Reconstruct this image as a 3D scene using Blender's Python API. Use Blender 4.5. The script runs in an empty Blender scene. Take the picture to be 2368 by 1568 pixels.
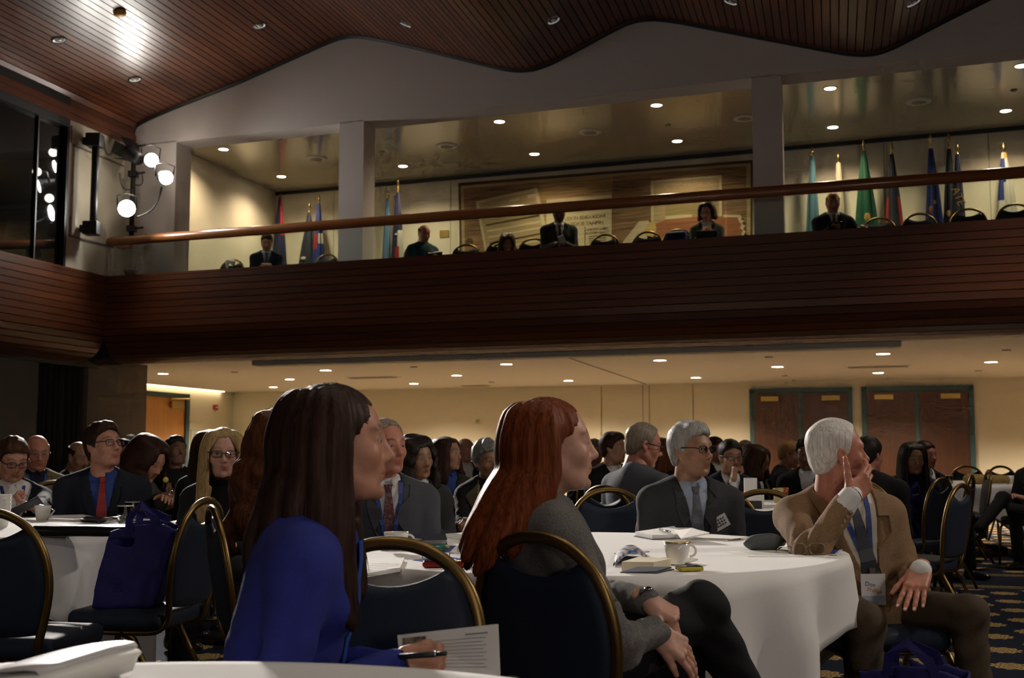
import bpy, bmesh, math, random
import numpy as np
from mathutils import Vector, Matrix, Euler
random.seed(7); rng = np.random.default_rng(7)
SC = bpy.context.scene
COL = SC.collection
PI = math.pi
# ------------------------------------------------------------------ camera
W, H, FPX = 2368.0, 1568.0, 2750.0
HORIZON = 1040.0
CAMZ = 1.12
PITCH = math.atan((HORIZON - H / 2) / FPX)
cam_d = bpy.data.cameras.new('camera'); cam = bpy.data.objects.new('camera', cam_d); COL.objects.link(cam)
cam.location = (0, 0, CAMZ); cam.rotation_euler = (PI / 2 + PITCH, 0, 0)
cam_d.sensor_fit = 'HORIZONTAL'; cam_d.sensor_width = 36.0; cam_d.lens = FPX / W * 36.0
cam_d.clip_start = 0.05; cam_d.clip_end = 200
cam_d.dof.use_dof = True; cam_d.dof.focus_distance = 4.3; cam_d.dof.aperture_fstop = 6.3
SC.camera = cam
# ------------------------------------------------------------------ world, view
wd = bpy.data.worlds.new('world'); SC.world = wd; wd.use_nodes = True
wd.node_tree.nodes['Background'].inputs[0].default_value = (0.004, 0.004, 0.005, 1)
wd.node_tree.nodes['Background'].inputs[1].default_value = 1.0
SC.view_settings.view_transform = 'Standard'; SC.view_settings.look = 'None'
SC.view_settings.gamma = 1.0; SC.view_settings.exposure = 0.0
SC.view_settings.use_curve_mapping = False
SC.cycles.max_bounces = 5; SC.cycles.diffuse_bounces = 3; SC.cycles.glossy_bounces = 2
SC.cycles.use_adaptive_sampling = True; SC.cycles.adaptive_threshold = 0.08; SC.cycles.adaptive_min_samples = 14
SC.cycles.transmission_bounces = 4; SC.cycles.transparent_max_bounces = 12
SC.cycles.sample_clamp_indirect = 4.0; SC.cycles.caustics_reflective = False; SC.cycles.caustics_refractive = False
# ------------------------------------------------------------------ light strengths (fixture lamps are built with their fixtures; fill spots stand alone)
E_GALLERY = 165.0      # watts of one gallery downlight
E_LOWER = 780.0        # watts of one downlight under the balcony
E_STAGE = 3000.0       # watts of one lit stage lantern
E_FILL = 600.0         # base watts of the unseen fill spots added in the hall
WARM = (1.0, 0.82, 0.58); WARM_G = (1.0, 0.80, 0.52); COOL = (1.0, 0.93, 0.86)

# ------------------------------------------------------------------ projection helpers: a pixel's line of sight met with a known plane of the room
def ray(px, py):
    xc = (px - W / 2) / FPX; yc = -(py - H / 2) / FPX
    c, s = math.cos(PITCH), math.sin(PITCH)
    return Vector((xc, c - s * yc, s + c * yc))
C0 = Vector((0, 0, CAMZ))
def at_y(px, py, y):
    d = ray(px, py); return C0 + d * (y / d.y)
def at_z(px, py, z):
    d = ray(px, py); return C0 + d * ((z - CAMZ) / d.z)
# the hall's own axes: U along the balcony front, V towards the back of the hall
U = Vector((0.934, -0.3573, 0)).normalized(); V = Vector((0.2592, 0.9658, 0)).normalized()
F0 = Vector((1.2166, 14.0, 0))
DET = U.x * V.y - U.y * V.x
def P(u, v, z): return F0 + U * u + V * v + Vector((0, 0, z))
def uv_of(p):
    q = p - F0
    return ((q.x * V.y - q.y * V.x) / DET, (U.x * q.y - U.y * q.x) / DET)
def on_v(px, py, v):
    d = ray(px, py); o = C0 - F0
    vo = (U.x * o.y - U.y * o.x) / DET; vd = (U.x * d.y - U.y * d.x) / DET
    p = C0 + d * ((v - vo) / vd); return uv_of(p)[0], p.z
def on_u(px, py, u):
    d = ray(px, py); o = C0 - F0
    uo = (o.x * V.y - o.y * V.x) / DET; ud = (d.x * V.y - d.y * V.x) / DET
    p = C0 + d * ((u - uo) / ud); return uv_of(p)[1], p.z
ANG_U = math.atan2(U.y, U.x); ANG_V = math.atan2(V.y, V.x)

# ------------------------------------------------------------------ materials
MATS = {}
class NT:
    def __init__(s, name):
        s.m = bpy.data.materials.new(name); s.m.use_nodes = True; s.t = s.m.node_tree
        s.b = s.t.nodes['Principled BSDF']; s.o = s.t.nodes['Material Output']
    def n(s, typ, props=None, **inp):
        k = s.t.nodes.new(typ)
        for a, b in (props or {}).items(): setattr(k, a, b)
        for a, b in inp.items():
            key = int(a[1:]) if a[0] == 'i' and a[1:].isdigit() else a.replace('_', ' ')
            s.set(k.inputs[key], b)
        return k
    def set(s, sock, v):
        if isinstance(v, bpy.types.NodeSocket): s.t.links.new(v, sock)
        elif isinstance(v, bpy.types.Node): s.t.links.new(v.outputs[0], sock)
        else: sock.default_value = v
    def math(s, op, a, b=0.0, c=None):
        k = s.t.nodes.new('ShaderNodeMath'); k.operation = op
        s.set(k.inputs[0], a); s.set(k.inputs[1], b)
        if c is not None: s.set(k.inputs[2], c)
        return k.outputs[0]
    def mix(s, fac, a, b):
        k = s.t.nodes.new('ShaderNodeMix'); k.data_type = 'RGBA'
        s.set(k.inputs[0], fac); s.set(k.inputs[6], a); s.set(k.inputs[7], b)
        return k.outputs[2]
    def ramp(s, fac, stops):
        k = s.t.nodes.new('ShaderNodeValToRGB'); e = k.color_ramp.elements
        while len(e) < len(stops): e.new(0.5)
        for i, (p, c) in enumerate(stops): e[i].position = p; e[i].color = c if len(c) == 4 else (*c, 1)
        s.set(k.inputs[0], fac); return k.outputs[0]
    def base(s, v): s.set(s.b.inputs['Base Color'], v)
    def bump(s, h, strength=0.3, dist=0.01):
        k = s.n('ShaderNodeBump', Strength=strength, Distance=dist, Height=h); s.t.links.new(k.outputs[0], s.b.inputs['Normal'])
def c4(c): return (c[0], c[1], c[2], 1.0)
def mat(name, col, rough=0.6, metal=0.0, noise=0.0, scale=8.0, bump=0.0, bscale=60.0, spec=None, coat=0.0, sheen=0.0, emit=0.0):
    if name in MATS: return MATS[name]
    t = NT(name); b = t.b
    b.inputs['Roughness'].default_value = rough; b.inputs['Metallic'].default_value = metal
    if spec is not None: b.inputs['Specular IOR Level'].default_value = spec
    if coat: b.inputs['Coat Weight'].default_value = coat; b.inputs['Coat Roughness'].default_value = 0.15
    if sheen: b.inputs['Sheen Weight'].default_value = sheen
    if noise:
        tc = t.n('ShaderNodeTexCoord')
        nz = t.n('ShaderNodeTexNoise', Vector=tc.outputs['Object'], Scale=scale, Detail=4.0)
        lo = tuple(x * (1 - noise) for x in col); hi = tuple(min(1, x * (1 + noise)) for x in col)
        t.base(t.ramp(nz.outputs['Fac'], [(0.3, lo), (0.7, hi)]))
    else: t.base(c4(col))
    if bump:
        tc = t.n('ShaderNodeTexCoord')
        nz = t.n('ShaderNodeTexNoise', Vector=tc.outputs['Object'], Scale=bscale, Detail=5.0)
        t.bump(nz.outputs['Fac'], bump, 0.004)
    if emit:
        b.inputs['Emission Color'].default_value = c4(col); b.inputs['Emission Strength'].default_value = emit
    MATS[name] = t.m; return t.m
def emis(name, col, strength):
    if name in MATS: return MATS[name]
    t = NT(name); t.base((0.02, 0.02, 0.02, 1))
    t.b.inputs['Emission Color'].default_value = c4(col); t.b.inputs['Emission Strength'].default_value = strength
    MATS[name] = t.m; return t.m
def cloth(name, col, scale=700.0, var=0.12, rough=0.85, bump=0.25, weave=True, fold=0.0):
    """woven fabric: fine threads as relief, a little uneven dye"""
    if name in MATS: return MATS[name]
    t = NT(name); t.b.inputs['Roughness'].default_value = rough; t.b.inputs['Specular IOR Level'].default_value = 0.25
    t.b.inputs['Sheen Weight'].default_value = 0.015
    tc = t.n('ShaderNodeTexCoord')
    nz = t.n('ShaderNodeTexNoise', Vector=tc.outputs['Object'], Scale=240.0, Detail=3.0)
    big = t.n('ShaderNodeTexNoise', Vector=tc.outputs['Object'], Scale=5.0, Detail=3.0)
    f = t.math('ADD', t.math('MULTIPLY', nz.outputs['Fac'], 0.6), t.math('MULTIPLY', big.outputs['Fac'], 0.4))
    t.base(t.ramp(f, [(0.35, tuple(x * (1 - var) for x in col)), (0.65, tuple(min(1, x * (1 + var)) for x in col))]))
    wv = t.n('ShaderNodeTexNoise', Vector=tc.outputs['Object'], Scale=scale, Detail=2.0)
    h = wv.outputs['Fac']
    if fold:
        fn = t.n('ShaderNodeTexNoise', Vector=tc.outputs['Object'], Scale=9.0, Detail=2.0, Distortion=1.2)
        h = t.math('ADD', t.math('MULTIPLY', h, 0.15), t.math('MULTIPLY', fn.outputs['Fac'], fold))
    t.bump(h, bump, 0.01 if fold else 0.003)
    MATS[name] = t.m; return t.m
def wood(name, c1, c2, axis=0, rough=0.35, grain=14.0, rand=0.35, coat=0.3):
    if name in MATS: return MATS[name]
    t = NT(name); t.b.inputs['Roughness'].default_value = rough
    t.b.inputs['Coat Weight'].default_value = coat; t.b.inputs['Coat Roughness'].default_value = 0.22
    tc = t.n('ShaderNodeTexCoord'); oi = t.n('ShaderNodeObjectInfo')
    sc = [grain, grain, grain]; sc[axis] = grain * 0.06
    off = t.math('MULTIPLY', oi.outputs['Random'], 37.0)
    cx = t.n('ShaderNodeCombineXYZ', X=off, Y=off, Z=off)
    va = t.n('ShaderNodeVectorMath', {'operation': 'ADD'}, i0=tc.outputs['Object'], i1=cx.outputs[0])
    mp = t.n('ShaderNodeMapping', Vector=va.outputs[0], Scale=tuple(sc))
    nz = t.n('ShaderNodeTexNoise', Vector=mp.outputs[0], Scale=1.0, Detail=6.0, Roughness=0.65, Distortion=0.6)
    big = t.n('ShaderNodeTexNoise', Vector=va.outputs[0], Scale=0.7, Detail=2.0)
    f = t.math('ADD', t.math('MULTIPLY', nz.outputs['Fac'], 0.75), t.math('MULTIPLY', big.outputs['Fac'], 0.3))
    f = t.math('ADD', f, t.math('MULTIPLY', t.math('SUBTRACT', oi.outputs['Random'], 0.5), rand))
    t.base(t.ramp(f, [(0.25, c1), (0.8, c2)]))
    t.bump(nz.outputs['Fac'], 0.12, 0.003)
    MATS[name] = t.m; return t.m
def glass_thin(name, tint=(0.9, 0.95, 0.93), refl=0.08, rough=0.02):
    """thin pane: lets light straight through and mirrors a little by angle"""
    if name in MATS: return MATS[name]
    t = NT(name); t.t.nodes.remove(t.b)
    tr = t.n('ShaderNodeBsdfTransparent', Color=c4(tint)); gl = t.n('ShaderNodeBsdfGlossy', Roughness=rough)
    fr = t.n('ShaderNodeFresnel', IOR=1.35)
    f = t.math('ADD', fr.outputs[0], refl * 0.3)
    mx = t.n('ShaderNodeMixShader', i0=f, i1=tr.outputs[0], i2=gl.outputs[0])
    t.t.links.new(mx.outputs[0], t.o.inputs[0]); MATS[name] = t.m; return t.m

# ------------------------------------------------------------------ objects
def tag(o, label=None, cat=None, group=None, kind=None):
    if label: o['label'] = label
    if cat: o['category'] = cat
    if group: o['group'] = group
    if kind: o['kind'] = kind
    return o
def empty(name, loc=(0, 0, 0), rz=0.0, label=None, cat=None, group=None):
    o = bpy.data.objects.new(name, None); COL.objects.link(o); o.empty_display_size = 0.1
    o.location = loc; o.rotation_euler = (0, 0, rz); return tag(o, label, cat, group)
def link(name, me, m=None, parent=None, loc=None, rot=None):
    o = bpy.data.objects.new(name, me); COL.objects.link(o)
    if m is not None and not me.materials:
        for k in (m if isinstance(m, (list, tuple)) else [m]): me.materials.append(k)
    if parent: o.parent = parent
    if loc is not None: o.location = loc
    if rot is not None: o.rotation_euler = rot
    return o
class MB:
    """collects shapes and turns them into one mesh"""
    def __init__(s): s.v = []; s.f = []; s.mi = []; s.sm = []
    def add(s, vs, fs, mi=0, smooth=False):
        o = len(s.v); s.v += [tuple(x) for x in vs]
        for f in fs: s.f.append([i + o for i in f]); s.mi.append(mi); s.sm.append(smooth)
        return s
    def box(s, c, h, rot=None, mi=0, taper=1.0):
        c = Vector(c); R = rot or Matrix.Identity(3)
        vs = [c + R @ Vector((sx * h[0] * (taper if sz > 0 else 1), sy * h[1] * (taper if sz > 0 else 1), sz * h[2])) for sx in (-1, 1) for sy in (-1, 1) for sz in (-1, 1)]
        return s.add(vs, [(0, 1, 3, 2), (4, 6, 7, 5), (0, 4, 5, 1), (2, 3, 7, 6), (0, 2, 6, 4), (1, 5, 7, 3)], mi)
    def hexa(s, b4, t4, mi=0):
        vs = list(b4) + list(t4)
        return s.add(vs, [(3, 2, 1, 0), (4, 5, 6, 7), (0, 1, 5, 4), (1, 2, 6, 5), (2, 3, 7, 6), (3, 0, 4, 7)], mi)
    def tube(s, pts, r, n=8, mi=0, cap=True, flat=None, up=None, closed=False, smooth=True):
        """tube along pts; r a number or list; flat=(a,b): elliptical section"""
        pts = [Vector(p) for p in pts]; m = len(pts); rs = r if isinstance(r, (list, tuple)) else [r] * m
        vs = []; prev = None
        for i, p in enumerate(pts):
            if closed: d = pts[(i + 1) % m] - pts[i - 1]
            else: d = pts[min(i + 1, m - 1)] - pts[max(i - 1, 0)]
            d.normalize()
            if prev is None:
                a = Vector(up) if up is not None else (Vector((0, 0, 1)) if abs(d.z) < 0.9 else Vector((1, 0, 0)))
            else: a = prev
            x = a - d * a.dot(d)
            if x.length < 1e-6: x = d.orthogonal()
            x.normalize(); prev = x; y = d.cross(x)
            fa, fb = flat or (1, 1)
            for k in range(n):
                t = 2 * PI * (k + 0.5) / n
                vs.append(p + x * (math.cos(t) * rs[i] * fa) + y * (math.sin(t) * rs[i] * fb))
        fs = []
        for i in range(m if closed else m - 1):
            j = (i + 1) % m
            for k in range(n):
                l = (k + 1) % n; fs.append((i * n + k, i * n + l, j * n + l, j * n + k))
        s.add(vs, fs, mi, smooth)
        if cap and not closed:
            o = len(s.v) - len(vs)
            s.f.append([o + k for k in range(n)][::-1]); s.mi.append(mi); s.sm.append(False)
            s.f.append([o + (m - 1) * n + k for k in range(n)]); s.mi.append(mi); s.sm.append(False)
        return s
    def lathe(s, prof, n=24, c=(0, 0, 0), mi=0, smooth=True, capb=False, capt=False):
        c = Vector(c); vs = []
        for r, z in prof:
            for k in range(n):
                t = 2 * PI * k / n; vs.append(c + Vector((r * math.cos(t), r * math.sin(t), z)))
        m = len(prof)
        fs = [(i * n + k, i * n + (k + 1) % n, (i + 1) * n + (k + 1) % n, (i + 1) * n + k) for i in range(m - 1) for k in range(n)]
        s.add(vs, fs, mi, smooth); o = len(s.v) - len(vs)
        if capb: s.f.append([o + k for k in range(n)][::-1]); s.mi.append(mi); s.sm.append(False)
        if capt: s.f.append([o + (m - 1) * n + k for k in range(n)]); s.mi.append(mi); s.sm.append(False)
        return s
    def sphere(s, c, r, n=12, m=8, mi=0, rot=None):
        c = Vector(c); rr = r if isinstance(r, (list, tuple)) else (r, r, r); R = rot or Matrix.Identity(3); vs = []
        for i in range(m + 1):
            a = PI * i / m
            for k in range(n):
                t = 2 * PI * k / n
                vs.append(c + R @ Vector((rr[0] * math.sin(a) * math.cos(t), rr[1] * math.sin(a) * math.sin(t), -rr[2] * math.cos(a))))
        fs = [(i * n + k, i * n + (k + 1) % n, (i + 1) * n + (k + 1) % n, (i + 1) * n + k) for i in range(m) for k in range(n)]
        return s.add(vs, fs, mi, True)
    def prism(s, poly, z0, z1, mi=0, M=None):
        n = len(poly); vs = [Vector((x, y, z0)) for x, y in poly] + [Vector((x, y, z1)) for x, y in poly]
        if M is not None: vs = [M @ v for v in vs]
        return s.add(vs, [list(range(n))[::-1], list(range(n, 2 * n))] + [(i, (i + 1) % n, n + (i + 1) % n, n + i) for i in range(n)], mi)
    def grid(s, fn, nu, nv, mi=0, smooth=True, closeu=False):
        vs = [fn(i / (nu - (0 if closeu else 1)), j / (nv - 1)) for i in range(nu) for j in range(nv)]
        fs = [(i * nv + j, ((i + 1) % nu) * nv + j, ((i + 1) % nu) * nv + j + 1, i * nv + j + 1) for i in range(nu if closeu else nu - 1) for j in range(nv - 1)]
        return s.add(vs, fs, mi, smooth)
    def mesh(s, name):
        me = bpy.data.meshes.new(name); me.from_pydata(s.v, [], s.f)
        me.polygons.foreach_set('material_index', s.mi); me.polygons.foreach_set('use_smooth', s.sm)
        me.update(); return me
    def build(s, name, m, parent=None, loc=None, rot=None, bevel=0.0, solid=0.0):
        o = link(name, s.mesh(name), m, parent, loc, rot)
        if bevel:
            b = o.modifiers.new('bevel', 'BEVEL'); b.width = bevel; b.segments = 2; b.limit_method = 'ANGLE'; b.angle_limit = math.radians(40)
        if solid:
            b = o.modifiers.new('solid', 'SOLIDIFY'); b.thickness = solid; b.offset = 0
        return o
def structure(name, mb, m, parent=None, **k):
    o = mb.build(name, m, parent, **k)
    if parent is None: o['kind'] = 'structure'
    return o
def copy_tree(o, parent=None):
    c = o.copy(); COL.objects.link(c); c.parent = parent
    for ch in o.children: copy_tree(ch, c)
    return c
def text(name, s, size, m, parent, M, extrude=0.0005, align='CENTER', spacing=1.0):
    cu = bpy.data.curves.new(name, 'FONT'); cu.body = s; cu.size = size; cu.extrude = extrude
    cu.align_x = align; cu.align_y = 'CENTER'; cu.space_character = spacing; cu.resolution_u = 2
    tmp = bpy.data.objects.new(name + '_outline', cu); COL.objects.link(tmp); bpy.context.view_layer.update()
    me = bpy.data.meshes.new_from_object(tmp.evaluated_get(bpy.context.evaluated_depsgraph_get())); me.name = name
    bpy.data.objects.remove(tmp); me.materials.clear(); me.materials.append(m)
    o = bpy.data.objects.new(name, me); COL.objects.link(o); o.parent = parent
    o.matrix_local = M; return o
def frame(loc, xdir, ydir):
    x = Vector(xdir).normalized(); y = Vector(ydir); y = (y - x * y.dot(x)).normalized(); z = x.cross(y)
    return Matrix(((x.x, y.x, z.x, loc[0]), (x.y, y.y, z.y, loc[1]), (x.z, y.z, z.z, loc[2]), (0, 0, 0, 1)))
def spot(name, loc, to, watts, col, cone=2.6, blend=0.6, radius=0.06, parent=None):
    l = bpy.data.lights.new(name, 'SPOT'); l.energy = watts; l.color = col; l.spot_size = cone; l.spot_blend = blend; l.shadow_soft_size = radius
    o = bpy.data.objects.new(name, l); COL.objects.link(o); o.location = loc
    o.rotation_euler = (Vector(to) - Vector(loc)).to_track_quat('-Z', 'Y').to_euler()
    if parent: o.parent = parent
    return o
# ================================================================== THE HALL
UL = -7.45            # left wall / side balcony front
UR = 9.5              # right wall, out of frame
VN = -17.5            # near wall behind the camera
VW = 0.62             # plane of the upper wall and the pillars
VG = 5.24             # gallery back wall
Z_FB, Z_FT = 2.32, 3.54   # balcony front: lower and upper edge
Z_GF = 3.10           # gallery floor
Z_GC = 5.87           # gallery ceiling
Z_LC = 2.46           # ceiling under the balcony
VB = uv_of(at_z(1850, 882, Z_LC))[1]     # lower back wall
m_wall = mat('wall_paint_grey', (0.72, 0.66, 0.63), 0.85, bump=0.1, bscale=150)
m_wallg = mat('wall_fabric_cream', (0.66, 0.60, 0.47), 0.9, noise=0.05, scale=3, bump=0.15, bscale=200)
m_walll = mat('wall_paint_cream', (0.76, 0.70, 0.55), 0.8, bump=0.08, bscale=150)
m_ceilg = mat('ceiling_gloss_cream', (0.50, 0.45, 0.33), 0.16, spec=0.6)
m_ceill = mat('ceiling_white', (0.86, 0.81, 0.70), 0.7)
m_dark = mat('dark_backing', (0.010, 0.007, 0.006), 0.8)
m_black = mat('black_trim', (0.012, 0.012, 0.013), 0.5)
m_wood_c = wood('ceiling_board_wood', (0.078, 0.020, 0.009), (0.21, 0.063, 0.026), 0, 0.36, rand=0.30, coat=0.10)
m_wood_f = wood('balcony_board_wood', (0.072, 0.019, 0.006), (0.20, 0.056, 0.018), 0, 0.42, rand=0.25, coat=0.12)
m_rail = wood('handrail_wood', (0.24, 0.08, 0.022), (0.42, 0.155, 0.045), 0, 0.22, rand=0.05, coat=0.6)
m_doorl = wood('door_oak', (0.55, 0.22, 0.04), (0.72, 0.33, 0.08), 2, 0.4, grain=9, rand=0.1)
m_doord = wood('door_mahogany', (0.060, 0.018, 0.005), (0.115, 0.036, 0.010), 2, 0.4, grain=9, rand=0.15)
m_teal = mat('teal_frame_paint', (0.045, 0.105, 0.125), 0.5)
m_brass = mat('brass', (0.62, 0.42, 0.14), 0.3, 1.0)
m_gold = mat('gold_frame_metal', (0.21, 0.135, 0.048), 0.38, 1.0, noise=0.15, scale=6)
m_grey = mat('grey_panel', (0.17, 0.145, 0.115), 0.8)
m_greyd = mat('dark_grey_panel', (0.10, 0.105, 0.10), 0.7)

def slab(name, pts_b, pts_t, m, **k):
    mb = MB(); mb.hexa(pts_b, pts_t); return structure(name, mb, m, **k)
def uvbox(mb, u0, u1, v0, v1, z0, z1, mi=0):
    return mb.hexa([P(u0, v0, z0), P(u1, v0, z0), P(u1, v1, z0), P(u0, v1, z0)], [P(u0, v0, z1), P(u1, v0, z1), P(u1, v1, z1), P(u0, v1, z1)], mi)

# ---- carpet: gold flower medallions woven in staggered rows on navy
def carpet_mat():
    t = NT('carpet_medallion'); t.b.inputs['Roughness'].default_value = 0.95; t.b.inputs['Specular IOR Level'].default_value = 0.1
    tc = t.n('ShaderNodeTexCoord'); sep = t.n('ShaderNodeSeparateXYZ', Vector=tc.outputs['Object'])
    nz0 = t.n('ShaderNodeTexNoise', Vector=tc.outputs['Object'], Scale=60.0, Detail=2.0)
    wob = t.math('MULTIPLY', t.math('SUBTRACT', nz0.outputs['Fac'], 0.5), 0.02)
    a = t.math('ADD', t.math('MULTIPLY', sep.outputs['X'], 1.0), wob); b = t.math('ADD', sep.outputs['Y'], wob)
    row = t.math('FLOOR', t.math('DIVIDE', b, 0.26))
    par = t.math('MULTIPLY', t.math('MODULO', t.math('ABSOLUTE', row), 2.0), 0.23)
    fx = t.math('SUBTRACT', t.math('FRACT', t.math('DIVIDE', t.math('ADD', a, par), 0.46)), 0.5)
    fy = t.math('SUBTRACT', t.math('FRACT', t.math('DIVIDE', b, 0.26)), 0.5)
    dx = t.math('MULTIPLY', fx, 0.46); dy = t.math('MULTIPLY', fy, 0.26)
    r = t.math('SQRT', t.math('ADD', t.math('MULTIPLY', dx, dx), t.math('MULTIPLY', dy, dy)))
    th = t.math('ARCTAN2', dy, dx)
    edge = t.math('ADD', 0.098, t.math('MULTIPLY', t.math('SINE', t.math('MULTIPLY', th, 10.0)), 0.011))
    inside = t.math('LESS_THAN', r, edge)
    ring = t.math('SINE', t.math('MULTIPLY', r, 210.0))
    pet = t.math('MULTIPLY', t.math('SINE', t.math('MULTIPLY', th, 10.0)), ring)
    fine = t.n('ShaderNodeTexNoise', Vector=tc.outputs['Object'], Scale=220.0, Detail=2.0)
    f = t.math('ADD', t.math('MULTIPLY', pet, 0.28), fine.outputs['Fac'])
    gold = t.ramp(f, [(0.25, (0.016, 0.018, 0.028)), (0.42, (0.27, 0.16, 0.05)), (0.62, (0.50, 0.33, 0.10)), (0.8, (0.55, 0.46, 0.30))])
    navy = t.ramp(fine.outputs['Fac'], [(0.3, (0.008, 0.010, 0.020)), (0.7, (0.020, 0.026, 0.046))])
    col = t.mix(inside, navy, gold)
    # border bands of small dots
    for y0 in (-2.05, -3.05):
        band = t.math('LESS_THAN', t.math('ABSOLUTE', t.math('SUBTRACT', sep.outputs['Y'], y0)), 0.10)
        clear = t.math('LESS_THAN', t.math('ABSOLUTE', t.math('SUBTRACT', sep.outputs['Y'], -2.55)), 0.72)
        dots = t.math('GREATER_THAN', t.math('MULTIPLY', t.math('SINE', t.math('MULTIPLY', sep.outputs['X'], 90.0)), t.math('SINE', t.math('MULTIPLY', sep.outputs['Y'], 110.0))), 0.05)
        col = t.mix(clear if y0 == -2.05 else 0.0, col, navy)
        col = t.mix(t.math('MULTIPLY', band, dots), col, (0.30, 0.20, 0.06, 1))
    t.base(col); t.bump(fine.outputs['Fac'], 0.4, 0.004); return t.m
mb = MB(); mb.hexa([Vector((UL - 3, VN - .3, -0.2)), Vector((UR + .3, VN - .3, -0.2)), Vector((UR + .3, VB + .3, -0.2)), Vector((UL - 3, VB + .3, -0.2))],
                   [Vector((UL - 3, VN - .3, 0)), Vector((UR + .3, VN - .3, 0)), Vector((UR + .3, VB + .3, 0)), Vector((UL - 3, VB + .3, 0))])
fl = structure('floor', mb, carpet_mat())
fl.matrix_world = Matrix(((U.x, V.x, 0, F0.x), (U.y, V.y, 0, F0.y), (0, 0, 1, 0), (0, 0, 0, 1)))

# ---- lower back wall, lower left wall of the alcove, lower ceiling
UA = on_v(540, 906, VB)[0]              # alcove's left wall
mb = MB(); uvbox(mb, UA - .3, UR + .3, VB, VB + .25, 0, Z_LC + .02); structure('wall_back', mb, m_walll)
v340, _ = on_u(340, 880, UL - .5)
mb = MB(); uvbox(mb, UA - .25, UA, v340 - 1.2, VB, 0, Z_LC + .02); structure('wall_alcove', mb, m_walll)
mb = MB(); uvbox(mb, UA - .3, UR + .3, .45, VB + .2, Z_LC, Z_LC + .12); structure('ceiling_lower', mb, m_ceill)
mb = MB(); uvbox(mb, UA - .3, UR + .3, .55, VG + .2, Z_GF - .12, Z_GF); structure('floor_gallery', mb, mat('gallery_carpet', (0.03, 0.035, 0.05), 0.95))
# thin seam strips on the lower ceiling and the lower back wall
def strip_px(name, pts, z, w, m, h=0.006):
    a, b = at_z(*pts[0], z), at_z(*pts[1], z); d = (b - a).normalized(); n = Vector((-d.y, d.x, 0)) * w
    mb = MB(); mb.hexa([a - n - Vector((0, 0, h)), b - n - Vector((0, 0, h)), b + n - Vector((0, 0, h)), a + n - Vector((0, 0, h))], [a - n, b - n, b + n, a + n])
    return structure(name, mb, m)
strip_px('trim_1', [(1312, 826), (1493, 888)], Z_LC, 0.012, mat('seam_dark', (0.10, 0.08, 0.05), 0.8))
for i, px in enumerate((1391, 1487, 1502, 1603)):
    u, _ = on_v(px, 960, VB); mb = MB(); uvbox(mb, u - .006, u + .006, VB - .004, VB + .01, 0.1, Z_LC - .02)
    structure('trim_%d' % (2 + i), mb, MATS['seam_dark'])
    if px in (1391, 1603):
        for z in (Z_LC - .17, 1.45, .4):
            mb = MB(); uvbox(mb, u - .02, u + .012, VB - .014, VB, z - .06, z + .06)
            mb.build('hinge', m_brass, bpy.data.objects['trim_%d' % (2 + i)])
mb = MB(); uvbox(mb, UA, UR, VB - .025, VB, 0, .11); structure('baseboard_back', mb, m_black)
# cove light slot along the alcove wall (lit)
mb = MB(); uvbox(mb, UA + .02, UA + .10, v340 + .2, VB - .6, Z_LC - .012, Z_LC)
cv = mb.build('cove_light', emis('cove_glow', (1.0, 0.78, 0.45), 7.0)); tag(cv, 'long lit strip where the alcove wall meets the white ceiling', 'light')

# ---- hall left wall under the side balcony: grey wall, pleated curtain, panel
UB = UL - .5
v203, _ = on_u(203, 900, UB); v90, _ = on_u(88, 900, UB)
mb = MB(); uvbox(mb, UB - .25, UB, v203, v340, 0, 2.44); structure('wall_left_panel', mb, m_grey)
mb = MB(); uvbox(mb, UA - .25, UB, v340 - .02, v340 + .0, 0, 2.44); structure('wall_return', mb, m_grey)
mb = MB(); uvbox(mb, UB - .25, UB, VN, v90, 0, 2.44); structure('wall_left_lower', mb, m_greyd)
mb = MB(); uvbox(mb, UB - .45, UB - .30, v90 - .1, v203 + .1, 0, 2.44); structure('wall_left_recess', mb, m_black)
m_curt = cloth('curtain_cloth', (0.050, 0.046, 0.042), var=.2)
mb = MB()
def curt(a, b):
    v = v90 + .03 + (v203 - v90 - .06) * a; w = a * 7.5 * 2 * PI
    return P(UB - .14 + .085 * math.sin(w) * (0.9 + .1 * b) + .02 * math.sin(w * 2.3 + 1), v, 2.36 * b + .02)
mb.grid(curt, 160, 4); tag(mb.build('curtain', m_curt, solid=.006), 'dark pleated curtain hanging beside the grey wall panel', 'curtain')

# ---- upper left wall and the booth window
v152, _ = on_u(156, 440, UL)
Z_L = on_u(200, 300, UL)[1]
mb = MB(); uvbox(mb, UL - .3, UL, v152, VG + .2, Z_GF - .1, 6.4); structure('wall_left', mb, m_wallg)
mb = MB(); uvbox(mb, UL - .3, UL + .02, VN, v152 - .02, 5.45, 7.2); structure('wall_left_top', mb, m_black)
m_booth = mat('booth_glass', (0.006, 0.006, 0.006), 0.03, spec=0.5)
mb = MB(); uvbox(mb, UL - .10, UL - .06, VN, v152 - .02, 3.4, 5.6)
w1 = mb.build('window_1', m_booth); w1['kind'] = 'structure'
for k in range(4):
    v = v152 - .6 - k * 2.6; mb = MB(); uvbox(mb, UL - .06, UL - .03, v - .012, v + .012, Z_FT, 5.5); mb.build('window_mullion', m_black, w1)
mb = MB(); uvbox(mb, UL - .06, UL + .01, v152 - .05, v152, Z_FT - .1, 5.6); mb.build('window_frame', m_black, w1)
mb = MB(); uvbox(mb, UL - 3.5, UL - 3.3, VN, v152, 3.0, 6); structure('wall_booth', mb, m_black)
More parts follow.
